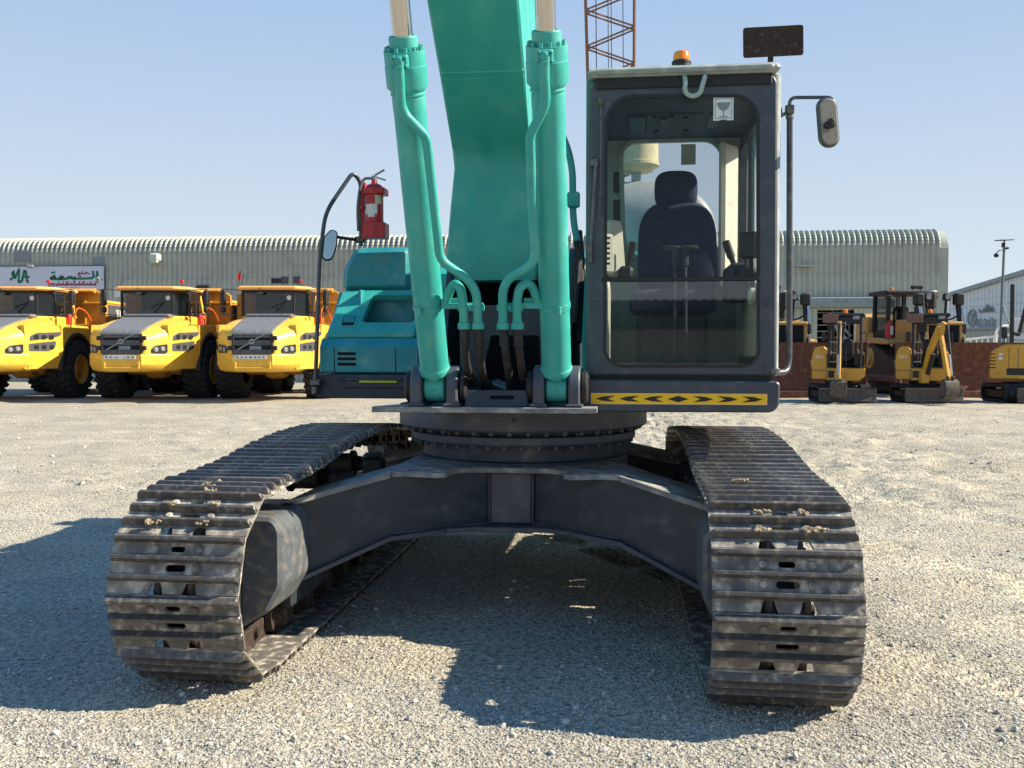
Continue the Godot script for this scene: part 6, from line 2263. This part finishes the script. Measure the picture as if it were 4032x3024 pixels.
func build_warehouse() -> void:
	var along_ := (wr - wl).normalized()
	var L := wl.distance_to(wr)
	var wt := Transform3D(Basis(along_, Vector3.UP, along_.cross(Vector3.UP)), wl)   # x along the front, z towards the yard
	var w := group_node("warehouse", self, wt)
	tag(w, "long grey-green clad warehouse with a curved ribbed eave behind the machines", "building")
	# ribbed sheets bent over the eave; the crimps deepen in the bend
	var pitch := 0.25
	var door := [L - 5.85, L - 1.75]      # behind the sliding door's opening the wall is left out
	var path := []   # z, y, rib depth
	for e in [[0.0, 5.0, 0.055], [0.0, 6.05, 0.055], [0.0, 6.25, 0.07]]: path.append(e)
	for k in range(1, 9):
		var a := PI / 2 * k / 8.0 * 0.94
		path.append([-0.75 + 0.75 * cos(a), 6.25 + 0.75 * sin(a), 0.07 + 0.1 * sin(minf(a * 1.5, PI / 2))])
	path.append([-3.0, 7.12, 0.17])
	path.append([-9.0, 7.4, 0.17])
	var s := S()
	var n := int(L / pitch)
	for i in n:
		var x := i * pitch
		var prof := [[0.0, 0.0], [0.035, 0.0], [0.055, 0.55], [0.095, 0.92], [0.13, 1.0], [0.165, 0.92], [0.21, 0.55], [0.23, 0.0], [0.25, 0.0]]
		for k in path.size() - 1:
			var a: Array = path[k]
			var b: Array = path[k + 1]
			var d := Vector2(b[0] - a[0], b[1] - a[1]).normalized()
			var nn := Vector2(d.y, -d.x)
			for q in prof.size() - 1:
				var p: Array = prof[q]
				var r: Array = prof[q + 1]
				s.quad(Vector3(x + p[0], a[1] + nn.y * a[2] * p[1], a[0] + nn.x * a[2] * p[1]), Vector3(x + r[0], a[1] + nn.y * a[2] * r[1], a[0] + nn.x * a[2] * r[1]), Vector3(x + r[0], b[1] + nn.y * b[2] * r[1], b[0] + nn.x * b[2] * r[1]), Vector3(x + p[0], b[1] + nn.y * b[2] * p[1], b[0] + nn.x * b[2] * p[1]))
	put("roof_sheets", s, M.clad, w)
	s = S()
	for i in n:
		var x := i * pitch
		for y in [[0.0, 3.9], [3.9, 5.02]]:
			var z0 := 0.012 if y[0] > 1.0 else 0.0
			var cut: float = y[0]
			if y[0] < 1.0 and x > door[0] and x < door[1]: cut = 3.4
			for q in [[0.0, 0.0, 0.05, 0.0], [0.05, 0.0, 0.075, 0.055], [0.075, 0.055, 0.175, 0.055], [0.175, 0.055, 0.205, 0.0], [0.205, 0.0, 0.25, 0.0]]:
				s.quad(Vector3(x + q[0], cut, z0 + q[1]), Vector3(x + q[2], cut, z0 + q[3]), Vector3(x + q[2], y[1], z0 + q[3]), Vector3(x + q[0], y[1], z0 + q[1]))
	put("wall_sheets", s, M.clad_low, w)
	s = S()
	slab_x(s, L + 0.02, pv([0.04, 0.0, 0.04, 6.2, -0.12, 6.7, -0.5, 6.98, -0.8, 7.02, -9.0, 7.35, -9.0, 0.0]), 0.14, 0.0)
	put("end_wall", s, M.clad, w)
	s = S()
	bb(s, Vector3(L - 0.32, 0.0, -0.06), Vector3(L + 0.1, 6.25, 0.07), 0.02)
	slab_x(s, L - 0.15, pv([0.05, 6.2, 0.02, 6.4, -0.06, 6.62, -0.22, 6.85, -0.45, 7.0, -0.75, 7.05, -9.0, 7.38, -9.0, 7.2, -0.75, 6.9, -0.3, 6.6, -0.1, 6.2]), 0.36, 0.0)
	put("corner_post", s, M.clad, w)
	s = S()
	bb(s, Vector3(0, 0.0, -9.2), Vector3(L, 0.02, -0.05))
	bb(s, Vector3(0, 0.0, -9.2), Vector3(L, 7.3, -9.05))
	put("back_wall", s, M.block, w)
	s = S()
	bb(s, Vector3(0, 5.6, 0.03), Vector3(L - 0.1, 5.64, 0.055))
	bb(s, Vector3(0, 5.0, 0.03), Vector3(L - 0.1, 5.025, 0.06))
	put("sheet_laps", s, M.clad, w)
	s = S()
	bb(s, Vector3(0, 3.28, 0.035), Vector3(L - 7.0, 3.48, 0.075), 0.01)
	put("flashing_strip", s, M.clad_white, w)
	# sliding door: box rail, two leaves, black-lined opening for the unlit interior, racks inside
	s = S()
	bb(s, Vector3(L - 7.4, 3.52, 0.05), Vector3(L - 2.3, 3.98, 0.3), 0.04)
	put("door_rail", s, M.beam, w)
	for q in [[L - 4.1, L - 3.25], [L - 3.22, L - 2.4]]:
		s = S()
		var x: float = q[0]
		while x < q[1] - 0.05:
			bb(s, Vector3(x, 0.1, 0.1), Vector3(x + 0.2, 3.5, 0.14), 0.015)
			x += 0.215
		bb(s, Vector3(q[0], 0.1, 0.09), Vector3(q[1], 3.5, 0.12), 0.0)
		put("door_leaf", s, M.clad_low, w)
	s = S()
	bb(s, Vector3(door[0] - 0.1, 0.0, -3.2), Vector3(door[1] + 0.1, 3.6, -3.1))
	bb(s, Vector3(door[0] - 0.2, 0.0, -3.2), Vector3(door[0] - 0.1, 3.6, -0.05))
	bb(s, Vector3(door[0] - 0.1, 3.5, -3.2), Vector3(door[1] + 0.1, 3.6, -0.05))
	put("dark_door_lining", s, M.dark, w)  # black lining stands in for the shade inside
	for k in 11:
		s = S()
		bar(s, Vector3(door[0], 0.4 + k * 0.29, -0.5), Vector3(L - 4.1, 0.42 + k * 0.29, -0.5), 0.045)
		put("rack_rail", s, M.galv, w)
	for k in 3:
		s = S()
		bar(s, Vector3(door[0] + 0.2 + k * 0.75, 0.0, -0.52), Vector3(door[0] + 0.2 + k * 0.75, 3.45, -0.52), 0.06)
		put("rack_post", s, M.galv, w)
	s = S()
	bar(s, Vector3(L - 5.3, 3.2, -0.3), Vector3(L - 4.2, 1.9, -0.3), 0.14, 0.05)
	bar(s, Vector3(L - 5.1, 3.3, -0.35), Vector3(L - 4.1, 2.2, -0.35), 0.12, 0.05)
	put("leaning_board", s, M.galv, w)
	# louvres, notice panels and boxes on the wall: [x along the wall, y, width, height, kind]
	var wi := wt.affine_inverse()
	var lou: Vector3 = wi * Vector3(-15.037, 4.38, -46)
	s = S()
	bb(s, Vector3(lou.x - 0.36, lou.y - 0.36, 0.04), Vector3(lou.x + 0.36, lou.y + 0.36, 0.1), 0.01)
	put("louvre_frame", s, M.galv, w)
	for k in 9:
		s = S()
		box(s, at(Vector3(lou.x, lou.y - 0.28 + k * 0.07, 0.12), 0, 0.6), Vector3(0.6, 0.06, 0.012))
		put("louvre_slat", s, M.black, w)
	for q in [[Vector3(-19.215, 4.392, -46.2), 0.56, 0.5, M.white], [Vector3(-17.689, 4.235, -46.2), 0.5, 0.22, M.ink], [Vector3(-11.38, 4.901, -45.8), 0.52, 0.24, M.ink], [Vector3(-10.979, 4.923, -45.8), 0.34, 0.34, M.hood], [Vector3(-10.377, 4.923, -45.8), 0.34, 0.34, M.hood], [Vector3(-24.151, 6.185, -46.9), 0.9, 0.55, M.print_grey], [Vector3(-20.245, 5.888, -46.4), 0.6, 0.45, M.print_grey], [Vector3(13.578, 5.451, -44), 0.3, 0.1, M.galv], [Vector3(-18.689, 3.45, -46.2), 0.55, 0.4, M.beam]]:
		var p: Vector3 = wi * (q[0] as Vector3)
		s = S()
		bb(s, Vector3(p.x - q[1] / 2, p.y - q[2] / 2, 0.035), Vector3(p.x + q[1] / 2, p.y + q[2] / 2, 0.08), 0.008)
		put("wall_panel", s, q[3], w)
	var hood: Vector3 = wi * Vector3(-17.297, 6.007, -46)
	s = S()
	box(s, at(Vector3(hood.x, hood.y + 0.04, 0.28)), Vector3(0.42, 0.36, 0.5), 0.06)
	box(s, at(Vector3(hood.x, hood.y - 0.16, 0.42)), Vector3(0.34, 0.16, 0.2), 0.03)
	put("vent_hood", s, M.cream, w)
	var tl: Vector3 = wi * Vector3(13.45, 5.429, -44)
	s = S()
	bb(s, Vector3(tl.x - 0.38, tl.y - 0.05, 0.05), Vector3(tl.x + 0.38, tl.y + 0.03, 0.25), 0.02)
	put("wall_lamp", s, M.galv, w)
	build_signboard(wt)

# hand-drawn letter strokes as flat bars
func stroke(s: Soup, o: Vector3, k: float, pts: Array, w: float) -> void:
	for q in pts.size() / 2 - 1:
		var a := o + Vector3(pts[q * 2], pts[q * 2 + 1], 0) * k
		var b := o + Vector3(pts[q * 2 + 2], pts[q * 2 + 3], 0) * k
		bar(s, a, b, w * 1.35, 0.01)
		cyl(s, b - Vector3(0, 0, 0.005), b + Vector3(0, 0, 0.005), w * 0.675, 8)

func build_signboard(wt: Transform3D) -> void:
	var wi := wt.affine_inverse()
	var a: Vector3 = wi * Vector3(-27.789, 4.507, -46.6)
	var z: Vector3 = wi * Vector3(-19.959, 5.668, -46.2)
	var g := group_node("signboard", self, wt)
	tag(g, "long white signboard with green and red Arabic lettering on the warehouse wall", "sign")
	var s := S()
	bb(s, Vector3(a.x, a.y, 0.06), Vector3(z.x, z.y, 0.16), 0.01)
	put("board", s, M.sign_white, g)
	s = S()
	for e in [[a.x - 0.03, a.y - 0.03, z.x + 0.03, a.y], [a.x - 0.03, z.y, z.x + 0.03, z.y + 0.03], [z.x, a.y, z.x + 0.03, z.y]]: bb(s, Vector3(e[0], e[1], 0.05), Vector3(e[2], e[3], 0.17))
	put("board_frame", s, M.hood, g)
	# Arabic words: green main word, red small word above it, red line below
	s = S()
	var o := Vector3(z.x - 2.78, a.y + 0.46, 0.168)
	stroke(s, o, 1.0, [2.42, 0.46, 2.44, 0.3, 2.4, 0.12], 0.09)
	stroke(s, o, 1.0, [2.2, 0.46, 2.26, 0.2, 2.14, 0.1, 1.3, 0.08, 1.28, 0.16, 1.24, 0.08, 1.14, 0.1, 1.12, 0.18, 1.06, 0.1, 0.98, 0.18, 0.92, 0.09, 0.74, 0.08, 0.68, 0.18, 0.58, 0.2, 0.5, 0.12, 0.58, 0.06, 0.66, 0.08], 0.08)
	stroke(s, o, 1.0, [0.66, 0.08, 0.3, 0.07, 0.16, 0.18, 0.06, 0.12, 0.1, 0.08, 0.28, 0.12, 0.24, 0.24], 0.09)
	for q in [[1.26, -0.06], [0.14, 0.38], [0.24, 0.4]]: cyl(s, o + Vector3(q[0], q[1], -0.005), o + Vector3(q[0], q[1], 0.005), 0.055, 10)
	put("green_letters", s, M.sign_green, g)
	s = S()
	stroke(s, o, 1.0, [2.06, 0.32, 1.94, 0.34, 1.86, 0.4, 1.82, 0.3, 1.72, 0.31, 1.68, 0.38, 1.6, 0.31, 1.48, 0.34, 1.54, 0.38, 1.46, 0.28, 1.52, 0.18, 1.62, 0.2], 0.04)
	cyl(s, o + Vector3(1.66, 0.46, -0.005), o + Vector3(1.66, 0.46, 0.005), 0.03, 8)
	var x := 2.36
	var r := RandomNumberGenerator.new()
	r.seed = 5
	for k in 25:
		var hgt: float = [0.18, 0.08, 0.06, 0.17, 0.07, 0.12, 0.05, 0.18, 0.18, 0.06][k % 10]
		stroke(s, o, 1.0, [x, -0.22 + hgt, x - 0.01, -0.22, x - 0.075, -0.22 + 0.01 * (k % 3)], 0.036)
		if k % 3 == 0: cyl(s, o + Vector3(x - 0.03, -0.12 + 0.1 * float(k % 2) - 0.14, -0.005), o + Vector3(x - 0.03, -0.12 + 0.1 * float(k % 2) - 0.14, 0.005), 0.022, 8)
		x -= 0.083
	for k in 3:
		stroke(s, o, 1.0, [0.28 - k * 0.1, -0.14, 0.24 - k * 0.1, -0.18, 0.2 - k * 0.1, -0.14, 0.22 - k * 0.1, -0.3], 0.03)
	put("red_letters", s, M.sign_red, g)
	letters("telephone_line", "( 971 - 6 - 5321463 )", 0.085, M.ink, g, at(Vector3(o.x + 1.02, a.y + 0.06, 0.166)))
	s = S()
	var m := Vector3(z.x - 4.2, a.y + 0.3, 0.168)
	stroke(s, m, 1.0, [-0.62, 0.2, -0.4, 0.36, -0.42, 0.62, -0.5, 0.5, -0.36, 0.3, -0.14, 0.72, -0.18, 0.12, -0.1, 0.08, 0.02, 0.2, 0.12, 0.64, 0.2, 0.62, 0.26, 0.16, 0.3, 0.1], 0.085)
	stroke(s, m, 1.0, [0.0, 0.36, 0.36, 0.34], 0.075)
	put("green_latin_letters", s, M.sign_green, g)
	letters("red_latin_line", "WATER TANK FAC.", 0.16, M.sign_red, g, at(Vector3(z.x - 4.6, a.y + 0.12, 0.166)))
	# floodlights on brackets over the board
	var k := 0
	for q in [[z.x - 3.55, z.y - 0.03, "floodlight leaning over the left part of the white signboard"], [z.x - 0.12, a.y + 0.45, "floodlight at the right end of the white signboard"]]:
		var f := group_node("floodlight", self, wt)
		tag(f, q[2], "floodlight", "floodlights at the signboard")
		s = S()
		box(s, at(Vector3(q[0], q[1], 0.5), 0.2, 0.5), Vector3(0.32 if k == 0 else 0.16, 0.14 if k == 0 else 0.3, 0.14), 0.03)
		put("lamp_head", s, M.galv, f)
		s = S()
		tube(s, [Vector3(q[0], q[1] + 0.05, 0.16), Vector3(q[0], q[1] + 0.02, 0.46)], 0.02, 6)
		put("bracket", s, M.ink, f)
		k += 1

# ---------- the pale hall on the right ----------
func build_white_hall() -> void:
	var a := Vector3(32.52, 1.54, -68)
	var b := Vector3(32.62, 1.54, -60.5)
	var dir := (b - a); dir.y = 0
	var len_ := dir.length()
	dir = dir.normalized()
	var t := Transform3D(Basis(dir, Vector3.UP, dir.cross(Vector3.UP)), Vector3(a.x, 0, a.z))
	var h := group_node("pale_hall", self, t)
	tag(h, "pale white-clad hall with a sloping gable at the right edge", "building")
	var x0 := -5.0
	var x1 := 22.0
	var ridge := 12.0
	var ytop := func(x: float) -> float:
		return 5.72 + 0.085 * x if x < ridge else 5.72 + 0.085 * ridge - 0.085 * (x - ridge)
	var s := S()
	var x := x0
	while x < x1:
		s.quad(Vector3(x, 3.1, 0), Vector3(x + 0.5, 3.1, 0), Vector3(x + 0.5, ytop.call(x + 0.5), 0), Vector3(x, ytop.call(x), 0))
		box(s, at(Vector3(x, (3.1 + ytop.call(x)) / 2, 0.02)), Vector3(0.06, ytop.call(x) - 3.1, 0.04))
		x += 0.5
	put("gable_sheets", s, M.clad_white, h)
	s = S()
	for y in [3.6, 4.1, 4.6, 5.1]: bb(s, Vector3(x0, y, 0.0), Vector3(x1, y + 0.025, 0.03))
	put("sheet_laps", s, M.clad_low, h)
	s = S()
	prism(s, at(Vector3(0, 0, 0.1)), pv([x0, ytop.call(x0), ridge, ytop.call(ridge), x1, ytop.call(x1), x1, ytop.call(x1) + 0.3, ridge, ytop.call(ridge) + 0.3, x0, ytop.call(x0) + 0.3]), 0.3, 0.01)
	put("verge_flashing", s, M.hood_pale, h)
	s = S()
	bb(s, Vector3(x0, 0, -0.2), Vector3(x1, 3.0, 0.05))
	put("block_wall", s, M.block, h)
	s = S()
	bb(s, Vector3(x0, 2.95, 0.0), Vector3(x1, 3.14, 0.16), 0.02)
	put("drip_flashing", s, M.hood_pale, h)
	s = S()
	prism(s, at(Vector3((x0 + x1) / 2, 0, -12.0)), pv([-13.5, 0, 13.5, 0, 13.5, 4.5, 3.5, 6.6, -13.5, 5.1]), 23.0)
	put("hall_body", s, M.clad_white, h)
	# sign: ring with a bird mark, two lines of letters
	var g := group_node("hall_sign", self, t)
	tag(g, "grey ring emblem and lettering mounted on the pale hall's gable", "sign")
	var ti := t.affine_inverse()
	var c: Vector3 = ti * Vector3(32.541, 3.826, -67.1)
	s = S()
	lathe(s, along(Vector3(c.x, c.y, 0.05), Vector3(c.x, c.y, 1)), [0.5, 0, 0.62, 0, 0.62, 0.06, 0.5, 0.06, 0.5, 0.0], 36)
	put("ring", s, M.print_grey, g)
	s = S()
	prism(s, at(Vector3(c.x, c.y, 0.07)), fillet(pv([-0.1, -0.4, 0.02, -0.42, 0.12, -0.2, 0.22, 0.1, 0.3, 0.34, 0.12, 0.26, -0.02, 0.38, -0.2, 0.34, -0.12, 0.1, -0.2, -0.1]), 0.04, 3), 0.04)
	put("bird_mark", s, M.print_grey, g)
	s = S()
	var o := Vector3(c.x + 0.85, c.y, 0.07)
	stroke(s, o, 1.0, [2.1, 0.42, 1.9, 0.42, 1.86, 0.62, 1.82, 0.42, 1.6, 0.42, 1.5, 0.6, 1.4, 0.42, 1.2, 0.42, 1.16, 0.8, 1.12, 0.42, 0.9, 0.42, 0.8, 0.58, 0.66, 0.42, 0.2, 0.4, 0.14, 0.54], 0.13)
	stroke(s, o, 1.0, [1.4, 0.8, 1.4, 0.44], 0.12)
	put("arabic_letters", s, M.print_grey, g)
	letters("latin_letters", "Al Qalla", 0.52, M.print_grey, g, at(Vector3(o.x + 1.05, c.y - 0.35, 0.06)))
	s = S()
	bb(s, Vector3(o.x + 0.05, c.y - 0.72, 0.04), Vector3(o.x + 2.1, c.y - 0.54, 0.07))
	put("sign_strip", s, M.print_grey, g)

# ---------- low shed out of view behind the camera, placed to darken the panes' reflection ----------
func build_rear_shed() -> void:
	var g := group_node("unseen_low_shed", self, at(Vector3(0, 0, 40)))
	tag(g, "unseen long low clad shed mirrored in the excavator cab's lower pane", "building")
	var s := S()
	bb(s, Vector3(-60, 0, 0), Vector3(60, 1.9, 8), 0.0)
	put("lower_wall", s, M.block, g)
	s = S()
	for k in 240: bb(s, Vector3(-60 + k * 0.5, 1.9, -0.05), Vector3(-59.75 + k * 0.5, 3.3, 8), 0.0)
	bb(s, Vector3(-60, 1.9, 0.02), Vector3(60, 3.25, 7.9), 0.0)
	put("upper_sheets", s, M.hood, g)
	s = S()
	bb(s, Vector3(-60, 1.75, -0.5), Vector3(60, 1.9, 0.0), 0.0)
	put("canopy_edge", s, M.ink, g)

# ---------- lattice mast behind the warehouse ----------
func build_mast() -> void:
	var m := group_node("lattice_mast", self, at(Vector3(5.494, 0, -54.0), -0.1))
	tag(m, "rusty lattice crane mast rising into the sky beside the excavator's cab", "crane mast")
	var top := 27.0
	var xl := func(y: float) -> float:
		return -1.37 + 0.032 * (21.5 - y)
	for z in [-0.3, 0.3]:
		var s := S()
		tube(s, [Vector3(xl.call(0.0), 0, z), Vector3(xl.call(top), top, z)], 0.085, 8)
		put("chord", s, M.mast_rust, m)
		s = S()
		tube(s, [Vector3(1.37, 0, z), Vector3(1.37, top, z)], 0.085, 8)
		put("chord", s, M.mast_rust, m)
	var y := 0.6
	var k := 0
	while y < top - 1.2:
		for z in [-0.3, 0.3]:
			var a := Vector3(xl.call(y), y, z)
			var b := Vector3(1.37, y + 1.0, z)
			if k % 2:
				a = Vector3(1.37, y, z)
				b = Vector3(xl.call(y + 1.0), y + 1.0, z)
			var s := S()
			tube(s, [a, b], 0.05, 6)
			put("lacing_bar", s, M.mast_rust, m)
		y += 1.0
		k += 1
	for q in [[-0.55, 0.3], [0.12, 0.5], [0.3, -0.4], [0.95, 0.2]]:
		var s := S()
		tube(s, [Vector3(q[0], 0, q[1]), Vector3(q[0] - 0.3, top + 1.0, q[1])], 0.028, 6)
		put("hoist_rope", s, M.hose, m)

# ---------- poles, rails and the banner on the right ----------
func build_yard_things() -> void:
	var b := Vector3(21.067, 1.54, -41)
	var p := group_node("camera_pole", self, Transform3D(Basis(), Vector3(b.x, 0, b.z)))
	tag(p, "tall thin grey pole with a flat panel and camera on top", "pole")
	var s := S()
	tube(s, [Vector3(-0.04, 0, 0), Vector3(0.1, 5.95, 0)], 0.055, 8)
	put("post", s, M.pole_grey, p)
	s = S()
	box(s, at(Vector3(0.1, 6.28, 0), 0.3, 0.05, 0.06), Vector3(0.6, 0.04, 0.5), 0.01)
	put("solar_panel", s, M.ink, p)
	s = S()
	tube(s, [Vector3(0.1, 5.9, 0), Vector3(0.1, 6.26, 0)], 0.03, 6)
	box(s, at(Vector3(0.04, 6.06, 0.05)), Vector3(0.13, 0.2, 0.12), 0.02)
	cushion(s, at(Vector3(0.2, 5.93, 0.05)), Vector3(0.16, 0.1, 0.14), 0.7, 10, 6)
	put("control_box", s, M.ink, p)
	s = S()
	tube(s, spline([Vector3(0.08, 5.85, 0), Vector3(-0.1, 5.84, 0.05), Vector3(-0.24, 5.76, 0.1), Vector3(-0.27, 5.68, 0.1)], 4), 0.02, 6)
	cushion(s, at(Vector3(-0.28, 5.62, 0.1)), Vector3(0.2, 0.18, 0.2), 0.8, 12, 8)
	put("camera_dome", s, M.ink, p)
	for q in [[0.75, 0.4], [1.2, -0.2]]:
		s = S()
		tube(s, [Vector3(0.04, 3.6, 0), Vector3(q[0], 1.2 - q[0] * 0.2, q[1])], 0.025, 6)
		put("stay", s, M.pole_grey, p)
	var c := Vector3(18.017, 1.54, -34)
	var f := group_node("steel_stand", self, Transform3D(Basis(), Vector3(c.x, 0, c.z)))
	tag(f, "dark upright steel stand with a leaning arm beside the pale banner", "stand")
	s = S()
	bar(s, Vector3(-0.12, 0, 0), Vector3(-0.14, 3.9, 0), 0.11, 0.11, 0.01)
	put("upright", s, M.black, f)
	s = S()
	bar(s, Vector3(0.12, 2.1, 0), Vector3(0.36, 3.15, 0), 0.1, 0.1, 0.01)
	bar(s, Vector3(-0.1, 2.15, 0), Vector3(0.14, 2.1, 0), 0.12, 0.12, 0.01)
	put("leaning_arm", s, M.black, f)
	# banner with a winged mark
	var e := Vector3(19.287, 1.54, -36)
	var n := group_node("banner", self, Transform3D(Basis(), Vector3(e.x, 0, e.z)))
	tag(n, "pale grey banner board with a spread-wing mark at the right edge", "banner")
	s = S()
	bb(s, Vector3(-0.35, 1.0, 0), Vector3(2.2, 2.75, 0.05), 0.01)
	put("board", s, M.print_pale, n)
	s = S()
	bb(s, Vector3(-0.4, 1.9, 0.02), Vector3(2.25, 1.96, 0.08))
	for x in [-0.3, 2.1]: bar(s, Vector3(x, 0, -0.04), Vector3(x, 2.75, -0.04), 0.06)
	put("banner_frame", s, M.galv, n)
	s = S()
	for sx in [-1.0, 1.0]:
		for k in 4: prism(s, at(Vector3(0.3, 2.25, 0.055)), fillet(pv([0.03 * sx, -0.02 + k * 0.02, 0.12 * sx, -0.12 + k * 0.06, (0.42 - k * 0.05) * sx, 0.02 + k * 0.09, (0.36 - k * 0.05) * sx, 0.1 + k * 0.06]), 0.01, 2), 0.006 + k * 0.001)
	cushion(s, at(Vector3(0.3, 2.3, 0.056)), Vector3(0.1, 0.26, 0.02), 0.8, 10, 8)
	put("wing_mark", s, M.galv, n)
	# white rail fence of a parked trailer
	var r := Vector3(21.999, 1.54, -46)
	var t := group_node("white_rails", self, Transform3D(Basis(), Vector3(r.x, 0, r.z)))
	tag(t, "white tubular rail fence behind the right bulldozer's blade", "fence")
	for y in [[1.2, 1.25], [1.62, 1.7], [1.95, 2.35]]:
		s = S()
		bar(s, Vector3(-1.0, y[0], 0), Vector3(2.6, y[1], 0), 0.1, 0.06, 0.01)
		put("rail", s, M.white, t)
	for k in 13:
		s = S()
		bar(s, Vector3(-0.9 + k * 0.28, 0.0, 0), Vector3(-0.9 + k * 0.28, 1.98 + k * 0.03, 0), 0.045)
		put("post", s, M.white, t)
	s = S()
	tube(s, bend([Vector3(1.35, 1.2, 0.1), Vector3(1.4, 2.7, 0.1), Vector3(2.9, 2.75, 0.1), Vector3(2.9, 1.2, 0.1)], 0.4, 6), 0.07, 8)
	put("hoop", s, M.white, t)
